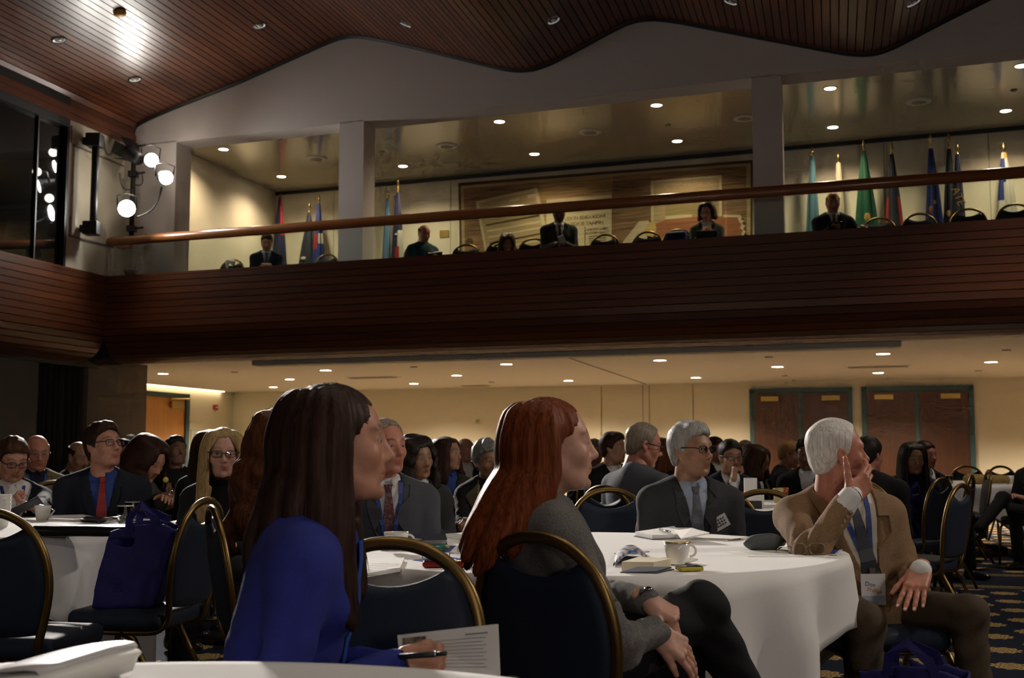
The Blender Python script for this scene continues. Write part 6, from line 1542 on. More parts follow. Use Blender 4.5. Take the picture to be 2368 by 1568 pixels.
def cup(px, py, r, h, label, tall=False, gold=False):
    p = at_z(px, py, TZ + .012); t = empty('coffee_cup', p, 0, label, 'cup', 'white coffee cups')
    mb = MB(); pr = [(r * .50, 0), (r * .55, .006), (r * .60, .010), (r * .90, h * .45), (r * 1.0, h * .8), (r * 1.03, h), (r * .99, h), (r * .95, h * .8), (r * .82, h * .42), (.001, h * .12)] if not tall else [(r * .55, 0), (r * .60, .008), (r * .80, h * .3), (r * .92, h * .6), (r * 1.0, h), (r * .96, h), (r * .88, h * .6), (.001, h * .15)]
    mb.lathe(pr, 32, capb=True); mb.build('bowl', m_china, t)
    mb = MB(); mb.tube([Vector((r * (.93 + .52 * math.sin(a_) ** .8), 0, h * (.58 + .26 * math.cos(a_)))) for a_ in np.linspace(.02, PI - .02, 12)], .0042, 8); hd = mb.build('handle', m_china, t); hd.rotation_euler = (0, 0, .1)
    mb = MB(); mb.lathe([(r * .88, h * .78), (.001, h * .78)], 24); mb.build('coffee', mat('coffee_dark', (.02, .010, .005), .15), t)
    if gold: mb = MB(); mb.lathe([(r * 1.032, h - .002), (r * 1.032, h + .001), (r * .99, h + .001)], 32); mb.build('gold_rim', m_brass, t)
    s = at_z(px, py, TZ); mb = MB(); mb.lathe([(r * .7, 0), (r * .75, .002), (r * 1.6, .012), (r * 1.65, .015), (r * 1.55, .015), (r * .8, .007), (.001, .006)], 32); tag(mb.build('saucer', m_china, None, loc=s), label.replace('coffee cup', 'saucer under the coffee cup'), 'saucer', 'white saucers')
    return t
cup(916, 1271, .043, .062, 'white coffee cup in front of the man with the paisley tie')
cup(1566, 1304, .041, .068, 'white coffee cup with a gold rim beside the yellow phone', True, True)
# papers and books around the middle table
q = [(1008, 1237), (1092, 1231), (1150, 1239), (1072, 1251)]; o = flat('paper_sheet', 'white printed sheet lying behind the closed notebook', 'paper', q, TZ, .002, m_paper, 'loose papers'); lines_on(o, q, TZ + .0025, 4)
flat('brochure', 'blue edged brochure under the ends of red hair', 'brochure', [(1082, 1249), (1140, 1243), (1152, 1249), (1118, 1254)], TZ, .004, m_bluepr)
t = empty('notebook', at_z(985, 1254, TZ), 0, 'closed navy notebook behind the green pen', 'notebook')
inv = t.matrix_basis.inverted()
for nm, z0, th, m, q in (('cover', TZ, .003, m_navybook, [(938, 1262), (1034, 1260), (1030, 1246), (945, 1246)]), ('pages', TZ + .003, .016, m_paper, [(941, 1261), (1031, 1259), (1028, 1247), (948, 1247)]), ('cover', TZ + .019, .003, m_navybook, [(938, 1262), (1034, 1260), (1030, 1246), (945, 1246)])):
    o = flat(nm, None, None, q, TZ, th, m, parent=t); o.location.z = z0 - TZ; o.matrix_parent_inverse = inv
def pen(px0, py0, px1, py1, r, m, label, tip=m_brass, z=TZ, name='pen'):
    a, b = at_z(px0, py0, z) + Vector((0, 0, r)), at_z(px1, py1, z) + Vector((0, 0, r)); t = empty(name, a, 0, label, 'pen'); inv = t.matrix_basis.inverted(); d = (b - a)
    for nm, k0, k1, rr, mm in (('barrel', .12, .85, r, m), ('cap', 0, .12, r * 1.05, tip), ('tip', .85, 1.0, None, tip)):
        mb = MB(); mb.tube([a + d * k0, a + d * k1], [r, r * .3] if rr is None else rr, 10); o = mb.build(nm, mm, t); o.matrix_parent_inverse = inv
    return t
pen(940, 1265, 976, 1264, .004, m_china, 'white pen between the coffee cup and the green pen', m_steel)
flat('brochure', 'white and blue leaflet under the green pen', 'brochure', [(1000, 1279), (1040, 1277), (1054, 1263), (1020, 1264)], TZ, .002, m_bluepr)
pen(956, 1275, 1040, 1272, .011, mat('pen_green', (0.01, 0.16, 0.12), .3), 'thick green pen with a gold end on the middle table', m_brass, TZ + .002)
flat('brochure', 'blue and white brochure under the folded spectacles', 'brochure', [(955, 1296), (1030, 1287), (1135, 1303), (1040, 1308)], TZ, .002, m_bluepr)
flat('paper_sheet', 'white sheet lying beside the red phone', 'paper', [(1040, 1300), (1120, 1292), (1150, 1305), (1090, 1312)], TZ + .002, .001, m_paper, 'loose papers')
def phone(px, py, L, w, th, rz, mcase, label, mscreen):
    p = at_z(px, py, TZ + .002); t = empty('phone', p, math.radians(rz), label, 'phone'); mb = MB(); mb.box((0, 0, th / 2), (L / 2, w / 2, th / 2)); mb.build('case', mcase, t, bevel=th * .4)
    mb = MB(); mb.box((0, 0, th + .0004), (L / 2 * .92, w / 2 * .88, .0006)); mb.build('screen', mscreen, t); return t
m_scr = mat('screen_dark', (0.01, 0.01, 0.012), .08)
phone(1030, 1310, .143, .07, .018, 3, mat('phone_red', (0.33, 0.018, 0.016), .3), 'red cased phone on the edge of the middle table', m_scr)
phone(1594, 1319, .075, .055, .013, 12, mat('phone_yellow', (0.50, 0.42, 0.03), .35), 'small phone in a yellow case beside the coffee cup', m_scr)
mb = MB(); mb.sphere((0, 0, .008), (.045, .03, .009), 20, 8); tag(mb.build('coin_purse', mat('purse_grey', (.30, .28, .25), .7), None, loc=at_z(1100, 1286, TZ)), 'flat grey oval purse beside the red hair', 'purse')
q = [(832, 1338), (925, 1322), (935, 1298), (850, 1300)]; o = flat('notebook', 'open lined notebook behind the arched chair back', 'notebook', q, TZ, .012, m_paper); lines_on(o, q, TZ + .0125, 7)
def eyeglasses(px, py, rz, label, folded=False, metal=True):
    p = at_z(px, py, TZ + .003); t = empty('spectacles', p, math.radians(rz), label, 'spectacles'); m = m_glassmetal if metal else m_glassframe
    for s in (-1, 1):
        c = Vector((s * .033, 0, .022)); pts = [c + Vector((.026 * math.copysign(abs(math.cos(a)) ** .6, math.cos(a)), .004 * math.sin(a), .019 * math.copysign(abs(math.sin(a)) ** .6, math.sin(a)))) for a in np.linspace(0, 2 * PI, 18, endpoint=False)]
        mb = MB(); mb.tube(pts, .0014, 6, closed=True); rm = mb.build('rim', m, t); mb = MB(); mb.add([c] + pts, [(0, 1 + i, 1 + (i + 1) % 18) for i in range(18)]); mb.build('lens', m_lensg, rm)
        mb = MB(); mb.tube([Vector((s * .060, 0, .03)), Vector((s * .066, .02, .03)), Vector((s * .068, .09, .022)), Vector((s * .066, .125, .010)), Vector((s * .066, .14, .002))], .0016, 6); mb.build('temple', m, t)
    mb = MB(); mb.tube([Vector((-.008, 0, .027)), Vector((0, -.003, .030)), Vector((.008, 0, .027))], .0014, 6); mb.build('bridge', m, t); return t
eyeglasses(1008, 1299, -38, 'wire spectacles standing open on the blue brochure')
eyeglasses(1868, 1284, 6, 'wire spectacles with dark temples beside the blue pamphlet')
# redhead's side
q = [(1470, 1240), (1505, 1248), (1578, 1246), (1590, 1226), (1530, 1222)]
t = empty('journal', at_z(1540, 1240, TZ), 0, 'open journal with a navy cover and a silver pen across it', 'journal'); inv = t.matrix_basis.inverted()
for nm, dz, th, m, q in (('cover', 0, .003, m_navybook, [(1466, 1241), (1508, 1249), (1642, 1243), (1600, 1226)]), ('page_block', .003, .016, m_paper, [(1469, 1240), (1508, 1248), (1577, 1246), (1560, 1226)]), ('page_block', .003, .010, m_paper, [(1577, 1246), (1640, 1241), (1598, 1226), (1560, 1226)])):
    o = flat(nm, None, None, q, TZ, th, m, parent=t); o.location.z = dz; o.matrix_parent_inverse = inv
mb = MB(); a = at_z(1575, 1246, TZ + .02); b = at_z(1560, 1227, TZ + .02); c = at_z(1600, 1222, TZ + .045); d = at_z(1641, 1232, TZ + .04); mb.add([a, b, c, d], [(0, 1, 2, 3)]); o = mb.build('lifted_page', m_paper, t, solid=.002); o.matrix_parent_inverse = inv
pen(1526, 1228, 1552, 1234, .0055, m_steel, 'silver pen lying across the open journal', m_steel, TZ + .022)
q = [(1580, 1247), (1680, 1252), (1733, 1244), (1640, 1238)]; o = flat('booklet', 'thin open booklet beside the open journal', 'booklet', q, TZ, .006, m_paper); flat('inner_sheet', None, None, [(1600, 1244), (1690, 1247), (1728, 1243), (1640, 1236)], TZ + .008, .002, m_paper, parent=o)
flat('napkin', 'brown paper napkin behind the magazine', 'napkin', [(1420, 1281), (1470, 1282), (1502, 1276), (1440, 1272)], TZ, .002, mat('napkin_tan', (.45, .32, .20), .85))
def magmat():
    t = NT('magazine_arc'); tc = t.n('ShaderNodeTexCoord'); g = t.n('ShaderNodeTexWave', {'wave_type': 'RINGS'}, Vector=tc.outputs['Generated'], Scale=1.4, Distortion=.6)
    t.base(t.ramp(g.outputs['Fac'], [(.1, (.45, .5, .62)), (.35, (.36, .12, .05)), (.6, (.62, .55, .45)), (.85, (.06, .12, .30))])); t.b.inputs['Roughness'].default_value = .25; return t.m
m_mag = magmat()
mb = MB()
def mg(a, b):
    p = at_z(1418, 1312, TZ).lerp(at_z(1508, 1304, TZ), a).lerp(at_z(1425, 1283, TZ).lerp(at_z(1490, 1281, TZ), a), b); return p + Vector((0, 0, .004 + .035 * math.sin(PI * a) * (1 - .2 * b)))
mb.grid(mg, 14, 4); tag(mb.build('magazine', m_mag, solid=.003), 'glossy arched magazine with a brown band beside the cream book', 'magazine')
t = empty('book', at_z(1500, 1322, TZ), 0, 'thick cream paged book with its dark cover half open', 'book'); inv = t.matrix_basis.inverted()
for nm, dz, th, m, q in (('cover', 0, .003, m_navybook, [(1436, 1325), (1520, 1327), (1560, 1318), (1470, 1312)]), ('page_block', .003, .030, m_page, [(1438, 1325), (1512, 1326), (1552, 1317), (1478, 1312)])):
    o = flat(nm, None, None, q, TZ, th, m, parent=t); o.location.z = dz; o.matrix_parent_inverse = inv
mb = MB(); a = at_z(1434, 1324, TZ + .034); b = at_z(1474, 1312, TZ + .034); c = at_z(1553, 1312, TZ + .075); d = at_z(1520, 1322, TZ + .07); mb.add([a, b, c, d], [(0, 1, 2, 3)]); o = mb.build('open_cover', m_navybook, t, solid=.003); o.matrix_parent_inverse = inv
F = Field((-.09, -.05, 0), (.09, .05, .07), .004); F.ell((-.03, 0, .024), (.048, .032, .023), k=.03); F.ell((.03, 0, .026), (.052, .033, .026), k=.03); F.cone((-.03, 0, .024), (.03, 0, .026), .026, .028, k=.02)
v, qd = F.mesh(); o = link('glasses_case', np_mesh('glasses_case', v, qd), mat('case_grey', (.075, .085, .085), .6), loc=at_z(1767, 1271, TZ + .002)); o.rotation_euler = (0, 0, .12); tag(o, 'dark grey oval spectacle case on the middle table', 'case')
q = [(1672, 1275), (1730, 1288), (1905, 1288), (1945, 1275), (1760, 1262)]; o = flat('paper_sheet', 'pile of printed sheets under the spectacle case', 'paper', q, TZ, .002, m_paper, 'loose papers'); lines_on(o, [(1690, 1274), (1880, 1278), (1890, 1284), (1730, 1284)], TZ + .0025, 4)
q = [(1864, 1281), (1936, 1284), (1958, 1264), (1874, 1259)]; o = flat('pamphlet', 'blue pamphlet with a white border beside the wire spectacles', 'pamphlet', q, TZ + .002, .002, m_paper); flat('blue_panel', None, None, [(1870, 1279), (1930, 1281), (1948, 1265), (1880, 1261)], TZ + .005, .0006, m_bluepr, parent=o)
# foreground table: curling magazines
for i, (c, x1, hgt, lab) in enumerate([(mat('magazine_red', (.34, .15, .09), .35), -.80, .006, 'brick red magazine cover flat under the curled magazines'), (mat('magazine_blue', (.14, .21, .42), .35), -.735, .014, 'blue magazine under the curled pages'), (mat('magazine_lilac', (.36, .34, .42), .4), -.705, .024, 'lilac grey pages curling over the blue magazine'), (m_paper, -.690, .034, 'white pages curling over the lilac ones'), (mat('magazine_back', (.55, .53, .53), .4), -.668, .046, 'topmost white magazine curling up in a tall bend'), (m_paper, -.655, .036, 'last white page standing up at the end of the magazine pile')]):
    mb = MB(); z = .0012 * i
    def cur(a, b, z=z, x1=x1, hgt=hgt):
        x = -1.15 + (x1 + 1.15) * min(a, .93) / .93 + (.0 if a < .93 else -.02 * (a - .93) / .07); k = max(0, (a - .45) / .55); zz = TZ + .003 + z + hgt * (math.sin(min(k, .80) / .80 * PI / 2) ** 1.4 if k < .80 else math.cos((k - .80) / .20 * PI / 2) ** .6)
        return Vector((x + .03 * b + .03 * a * b, 1.76 + .26 * b + .05 * a - .02 * i, max(TZ + .002 + z, zz)))
    mb.grid(cur, 36, 5); tag(mb.build('magazine', c, solid=.0010), lab, 'magazine', 'magazines on the nearest table')
# paper and pen in the hand of the woman in blue
c4_ = [at_y(919, 1469, 2.42), at_y(1152, 1443, 2.33), at_y(1157, 1562, 2.30), at_y(928, 1556, 2.38)]
mb = MB(); mb.add(c4_, [(0, 1, 2, 3)]); pp = mb.build('paper_sheet', m_paper, solid=.0012); tag(pp, 'white leaflet with a small photo held by the woman in blue', 'paper')
def on_sheet(a, b, off=-.0015):
    p = c4_[0].lerp(c4_[1], a).lerp(c4_[3].lerp(c4_[2], a), b); n = (c4_[1] - c4_[0]).cross(c4_[3] - c4_[0]).normalized(); n = n if n.y < 0 else -n; return p + n * abs(off)
def sheet_quad(nm, a0, a1, b0, b1, m):
    mb = MB(); mb.add([on_sheet(a0, b0), on_sheet(a1, b0), on_sheet(a1, b1), on_sheet(a0, b1)], [(0, 1, 2, 3)]); return mb.build(nm, m, pp)
m_photo = mat('printed_photo', (.22, .17, .13), .5, noise=.9, scale=60)
sheet_quad('printed_photo', .05, .29, .10, .36, m_photo)
sheet_quad('print_heading', .68, .90, .14, .17, MATS['print_grey'])
for k in range(9): sheet_quad('print_line', .36 + .05 * (k % 3), .88 - .03 * (k % 2), .24 + .075 * k, .245 + .075 * k + .008, MATS['print_grey'])
a, b = at_y(918, 1519, 2.34), at_y(1032, 1511, 2.30); t = empty('pen', a, 0, 'black pen held over the leaflet by the woman in blue', 'pen'); inv = t.matrix_basis.inverted()
for nm, k0, k1, r, m in (('barrel', 0, .8, .0058, m_black), ('tip', .8, 1.0, .0045, m_black), ('ring', .78, .81, .0064, m_steel)):
    mb = MB(); mb.tube([a.lerp(b, k0), a.lerp(b, k1)], r, 10); o = mb.build(nm, m, t); o.matrix_parent_inverse = inv
# left table
def tumbler(px, py, r, h, label, z=TZ):
    t = empty('water_glass', at_z(px, py, z), 0, label, 'glass', 'water glasses'); mb = MB(); mb.lathe([(r * .85, 0), (r, h), (r * .94, h), (r * .80, .012), (.001, .010)], 24, capb=True); mb.build('tumbler', m_glassw, t); mb = MB(); mb.lathe([(r * 1.0, h - .002), (r * 1.01, h + .001), (r * .93, h + .001)], 24); mb.build('rim', mat('glass_rim', (.55, .57, .58), .1), t); return t
tumbler(289, 1212, .040, .09, 'water glass beside the blue tote bag, in front of the other'); tumbler(307, 1206, .042, .10, 'water glass beside the blue tote bag, behind the other')
F = Field((-.09, -.07, 0), (.09, .07, .07), .006); F.ell((0, 0, .02), (.07, .05, .03), k=.02); x, y, z = F.xyz(); v, qd = F.mesh(np.maximum(F.F + .010 * waves(x, y, z, 120, 4), -z)); o = link('plastic_wrap', np_mesh('plastic_wrap', v, qd), glass_thin('plastic_film', (.85, .86, .84), .8, .15), loc=at_z(260, 1219, TZ)); tag(o, 'crumpled clear plastic wrap next to the water glasses', 'wrapper')
q = [(112, 1205), (120, 1197), (190, 1195), (245, 1204), (170, 1207)]; flat('paper_sheet', 'stack of white papers in front of the man with the red tie', 'paper', q, TZ, .012, m_paper, 'loose papers')
t = flat('notebook', 'black spiral notebook in front of the man with the red tie', 'notebook', [(185, 1203), (200, 1196), (248, 1199), (240, 1206)], TZ + .012, .006, m_black)
flat('paper_sheet', 'newspaper sheets on the table with the water glasses', 'paper', [(118, 1214), (185, 1209), (250, 1214), (215, 1224), (140, 1222)], TZ, .002, m_paper, 'loose papers')
F = Field((-.28, -.10, -.05), (.28, .10, .05), .008); F.rbox((0, 0, 0), (.24, .07, .022), None, .018, k=.01); x, y, z = F.xyz(); v, qd = F.mesh(F.F + .004 * waves(x, y, z, 45, 6)); p = at_z(205, 1242, TZ); o = link('portfolio', np_mesh('portfolio', v, qd), mat('patent_black', (.008, .008, .009), .22), loc=p + Vector((0, .04, .024))); tag(o, 'shiny black portfolio lying at the edge of the table with the water glasses', 'portfolio')
t = empty('coffee_cup', at_z(98, 1203, TZ), 0, 'white cup near the hand of the man with the phone', 'cup', 'white coffee cups'); mb = MB(); mb.lathe([(.030, 0), (.040, .05), (.042, .075), (.039, .075), (.001, .01)], 24, capb=True); mb.build('bowl', m_china, t); mb = MB(); mb.tube([Vector((.04, 0, .06)), Vector((.062, 0, .05)), Vector((.038, 0, .02))], .004, 6); mb.build('handle', m_china, t)
t = empty('paper_cups', at_z(2, 1218, TZ), 0, 'stack of white paper cups at the edge of the picture', 'cup')
for k in range(4): mb = MB(); mb.lathe([(.030, .02 * k), (.042, .02 * k + .09), (.044, .02 * k + .092), (.028, .02 * k + .01)], 20); mb.build('cup', m_paper, t)
# phone in the hand of the man in white shirt
p = at_y(62, 1170, 6.42); t = empty('phone', p, 0, 'black phone in the hand of the man in the white shirt', 'phone'); t.rotation_euler = (-.5, -.45, .3); mb = MB(); mb.box((0, 0, 0), (.075, .037, .005)); mb.build('case', m_black, t, bevel=.003); mb = MB(); mb.box((0, 0, .0056), (.068, .033, .0006)); mb.build('screen', emis('phone_screen', (.55, .7, 1.0), .8), t)
# tote bags
def tote(loc, rz, w, d, h, label, handles=True, lean=0):
    t = empty('tote_bag', loc, math.radians(rz), label, 'tote bag', 'blue tote bags'); F = Field((-w / 2 - .05, -d / 2 - .05, -.02), (w / 2 + .05, d / 2 + .05, h + .05), .009)
    x, y, z = F.xyz(); tz = np.clip(z / h, 0, 1); hx = w / 2 * (.92 + .10 * tz); hy = d / 2 * (1.0 - .15 * tz); f = np.maximum(np.maximum(np.abs(x) - hx, np.abs(y) - hy), np.maximum(-z, z - h - .02 * np.cos(x * 14))); f = f + .007 * waves(x, y, z, 26, 7) + .003 * waves(x, y, z, 60, 8)
    inner = np.maximum(np.maximum(np.abs(x) - hx + .010, np.abs(y) - hy + .010), .06 - z); f = np.maximum(f, -inner); v, qd = F.mesh(f.astype(np.float32)); v = relax(v, qd, 2, .5); v[:, 0] += lean * v[:, 2]; link('bag', np_mesh('bag', v, qd), m_totebag, t)
    if handles:
        for s in (-1, 1):
            pts = [Vector((-w * .22 + lean * h, s * d * .42, h - .02)), Vector((-w * .20 + lean * h, s * d * .46, h + .04)), Vector((-w * .02 + lean * h, s * d * .52 - .01, h + .075 - .02 * s)), Vector((w * .18 + lean * h, s * d * .46, h + .03)), Vector((w * .24 + lean * h, s * d * .42, h - .02))]; ribbon(pts, .016, .002, 'handle', m_totebag, t, Vector((0, s, .3)))
    return t
tp = at_y(300, 1300, 4.93); tote((tp.x, tp.y, .487), 4, .27, .19, .32, 'royal blue tote bag standing on the chair at the table with water glasses', lean=.22)
tote((1.34, 4.05, .0), -25, .34, .20, .40, 'dark blue tote bag on the carpet at the feet of the silver haired man')
tp = at_y(2095, 1180, 8.65); tote((tp.x, tp.y, .487), 40, .30, .18, .30, 'dark blue tote bag on the chair near the woman with long dark hair')
# table near the doors
zt_ = TZ
t = empty('handbag', at_y(2282, 1119, 12.75), 0, 'long tan woven handbag lying on the table near the doors', 'bag'); F = Field((-.3, -.09, -.02), (.3, .09, .14), .008); F.cone((-.19, 0, .055), (.20, 0, .05), .058, .045, k=.02, sq=(1, 1, .95)); x, y, z = F.xyz(); v, qd = F.mesh(np.maximum(F.F + .003 * waves(x, y, z, 90, 3), -z)); link('bag', np_mesh('bag', v, qd), mat('wicker_tan', (.36, .23, .07), .7, noise=.3, scale=60, bump=.5, bscale=120), t); t.location.z = TZ
mb = MB(); mb.tube([Vector((-.19, 0, .06)), Vector((-.225, 0, .06))], .045, 16); mb.build('dark_end', m_navybook, t)
tp = at_z(2338, 1120, TZ); t = empty('coffee_cup', at_y(2336, 1116, 12.8), 0, 'white mug on the table near the doors', 'cup', 'white coffee cups'); t.location.z = TZ; mb = MB(); mb.lathe([(.036, 0), (.042, .09), (.038, .09), (.001, .01)], 20, capb=True); mb.build('bowl', m_china, t)
o = tumbler(2196, 1118, .040, .09, 'water glass on the table near the doors'); o.location = at_y(2196, 1118, 12.8); o.location.z = TZ
# table behind the grey haired man
def put(px, y): p = at_y(px, 1150, y); p.z = TZ; return p
t = empty('red_glass', put(1706, 7.7), 0, 'red drinking glass behind the shoulder of the grey haired man', 'glass'); mb = MB(); mb.lathe([(.034, 0), (.040, .10), (.037, .10), (.001, .01)], 20, capb=True); mb.build('tumbler', mat('red_glassware', (.22, .01, .012), .15), t)
t = empty('tissue_box', put(1736, 7.9), .2, 'white box with a card standing on it behind the empty chair', 'box'); mb = MB(); mb.box((0, 0, .045), (.075, .05, .045)); mb.build('box', m_paper, t, bevel=.004); mb = MB(); mb.box((.0, 0, .135), (.045, .004, .045)); mb.build('card', m_paper, t)
mb = MB(); mb.box((0, 0, .025), (.05, .02, .025)); tag(mb.build('black_device', m_black, None, loc=put(1742, 7.45), bevel=.004), 'small black device in front of the white box', 'device')
mb = MB(); mb.box((0, 0, .004), (.14, .10, .004)); o = mb.build('folder', mat('folder_grey', (.38, .37, .36), .6), None, loc=put(1785, 7.7), rot=(0, 0, .3)); tag(o, 'grey folder lying behind the empty chair', 'folder')
for px, y, c, lb in ((1800, 8.3, (.55, .45, .20), 'pale yellow cup beside the silver haired man'), (1812, 8.45, (.45, .12, .04), 'orange juice glass beside the silver haired man')):
    mb = MB(); mb.lathe([(.030, 0), (.037, .10), (.034, .10), (.001, .012)], 20, capb=True); tag(mb.build('juice_glass', mat('juice_%d' % px, c, .25), None, loc=put(px, y)), lb, 'glass')
# plastic cup near the bowed head
t = empty('plastic_cup', at_y(391, 1133, 6.62), 0, 'clear plastic cup with a lemon slice held by the woman bowing her head', 'cup'); mb = MB(); mb.lathe([(.028, -.04), (.036, .04), (.033, .04), (.001, -.036)], 20); mb.build('cup', m_glassw, t); mb = MB(); mb.sphere((-.02, 0, .055), (.016, .006, .016), 12, 8); mb.build('lemon', mat('lemon', (.65, .55, .08), .4), t)
# ================================================================== GALLERY: tapestry, flags, small things
def tapmat(name, c, var=.22, stripes=True):
    if name in MATS: return MATS[name]
    t = NT(name); t.b.inputs['Roughness'].default_value = .95; tc = t.n('ShaderNodeTexCoord'); mp = t.n('ShaderNodeMapping', Vector=tc.outputs['Object'], Scale=(2.0, 2.0, 42.0)); nz = t.n('ShaderNodeTexNoise', Vector=mp.outputs[0], Scale=1.0, Detail=4.0)
    t.base(t.ramp(nz.outputs['Fac'], [(.35, tuple(x * (1 - var) for x in c)), (.65, tuple(min(1, x * (1 + var)) for x in c))])); t.bump(nz.outputs['Fac'], .4, .006); MATS[name] = t.m; return t.m
m_tb = tapmat('tapestry_brown', (.20, .115, .055), .45); m_tl = tapmat('tapestry_tan', (.33, .24, .12), .18); m_tc = tapmat('tapestry_cream', (.46, .38, .23), .12); m_tr = tapmat('tapestry_rust', (.23, .085, .035), .25); m_td = tapmat('tapestry_dark', (.075, .045, .022), .3)
VT = VG - .06
T_ = empty('tapestry', P(*([on_v(1400, 500, VT)[0]] + [VT, Z_GF + .5])), 0, 'wide brown woven tapestry showing newspaper pages on the gallery wall', 'tapestry'); tinv = T_.matrix_basis.inverted()
LAY = [0]
def tap(name, px, m, th=.010, extra=0.0, parent=None):
    LAY[0] += 1; v1 = VT - extra; pts = [on_v(x, y, v1) for x, y in px]; pts = [(u, max(z, Z_GF + .45)) for u, z in pts]; n = len(pts); mb = MB()
    a = sum(pts[i][0] * pts[(i + 1) % n][1] - pts[(i + 1) % n][0] * pts[i][1] for i in range(n)); pts = pts if a > 0 else pts[::-1]
    mb.add([P(u, v1 - th, z) for u, z in pts] + [P(u, v1, z) for u, z in pts], [list(range(n)), [n + i for i in range(n)][::-1]] + [(i, n + i, n + (i + 1) % n, (i + 1) % n) for i in range(n)])
    o = mb.build(name, m, parent or T_)
    if parent is None: o.matrix_parent_inverse = tinv
    return o
tap('border', [(1061, 424), (1740, 371), (1742, 760), (1066, 760)], m_td, .03)
tap('ground', [(1066, 430), (1736, 377), (1737, 760), (1071, 760)], m_tl, .012, .03)
tap('ground_weave', [(1072, 436), (1246, 422), (1246, 760), (1078, 760)], m_tb, .006, .042); tap('ground_weave', [(1247, 421), (1416, 408), (1416, 760), (1247, 760)], tapmat('tapestry_ochre', (.30, .19, .08), .35), .006, .042); tap('ground_weave', [(1417, 408), (1726, 384), (1727, 760), (1417, 760)], m_tb, .006, .042)
pg = tap('tilted_page', [(1100, 466), (1243, 434), (1300, 760), (1145, 790)], m_tc, .008, .048); tap('page_print', [(1108, 470), (1237, 442), (1288, 720), (1146, 745)], m_tl, .004, .056)
tap('page_headline', [(1178, 462), (1200, 457), (1201, 463), (1179, 468)], m_tc, .003, .060); tap('page_headline', [(1220, 452), (1238, 447), (1239, 454), (1221, 459)], m_tc, .003, .060)
for k in range(7): tap('print_stroke', [(1120 + 3 * k, 505 + 14 * k), (1245 + 2 * k, 482 + 14 * k), (1246 + 2 * k, 486 + 14 * k), (1121 + 3 * k, 509 + 14 * k)], m_td if k % 3 == 1 else m_tc, .002, .060)
tap('printed_page', [(1264, 462), (1415, 450), (1415, 760), (1264, 760)], m_tc, .008, .048)
Mt = lambda px, py, e: frame(P(on_v(px, py, VT - e)[0], VT - e, on_v(px, py, VT - e)[1]) - Vector(T_.location), U, (0, 0, 1))
text('lettering', 'LIDI IN EDIDI KIDIVI', .085, m_tb, T_, Mt(1352, 503, .060), .001, spacing=.95)
text('lettering', 'IU EIDIOE TAAIPIN', .085, m_tb, T_, Mt(1350, 517, .060), .001, spacing=.95)
text('lettering', 'LIME CITY LIMBO', .05, m_tb, T_, Mt(1381, 530, .060), .001); text('lettering', 'IS COPIED BIARTY', .05, m_tb, T_, Mt(1381, 538, .060), .001)
for k in range(4): tap('print_stroke', [(1362, 546 + 5 * k), (1402, 544 + 5 * k), (1402, 546 + 5 * k), (1362, 548 + 5 * k)], m_td, .002, .056)
tap('column_rule', [(1352, 524), (1353.5, 524), (1353.5, 700), (1352, 700)], m_td, .002, .056)
tap('framed_page', [(1505, 418), (1669, 405), (1672, 760), (1508, 760)], m_tc, .008, .048); tap('framed_print', [(1511, 423), (1663, 411), (1665, 760), (1514, 760)], m_tl, .004, .056); tap('framed_panel', [(1538, 458), (1660, 449), (1660, 500), (1540, 508)], tapmat('tapestry_olive', (.25, .18, .075), .2), .003, .060)
text('lettering', "'A'  DIDFAIDA  IC", .11, m_tc, T_, Mt(1590, 428, .062), .001); tap('framed_caption', [(1538, 500), (1600, 496), (1600, 505), (1540, 509)], m_tc, .003, .063)
tap('rust_shape', [(1512, 520), (1540, 508), (1600, 502), (1700, 500), (1716, 510), (1722, 560), (1725, 760), (1505, 760)], m_tr, .005, .064)
zz = [(1672, 497), (1712, 497), (1716, 503), (1713, 507), (1720, 511), (1716, 517), (1723, 523), (1718, 529), (1725, 536), (1720, 543), (1727, 551), (1719, 552), (1714, 541), (1718, 533), (1711, 527), (1715, 519), (1709, 513), (1706, 503), (1672, 502)]
mb = MB(); 
tap('cream_fringe', zz[:11] + zz[11:], m_tc, .004, .070)
tap('pale_sleeve', [(1440, 560), (1478, 512), (1500, 510), (1505, 525), (1480, 600), (1450, 640)], m_tc, .006, .064); tap('yellow_hand', [(1490, 530), (1500, 515), (1515, 512), (1518, 530), (1510, 548), (1495, 545)], tapmat('tapestry_gold', (.42, .30, .10), .2), .006, .071)
for cx, cy, r in ((1086, 560, 9), (1103, 580, 7)): tap('round_motif', [(cx + r * math.cos(a), cy + r * 1.1 * math.sin(a)) for a in np.linspace(0, 2 * PI, 14, endpoint=False)], m_td, .004, .048)

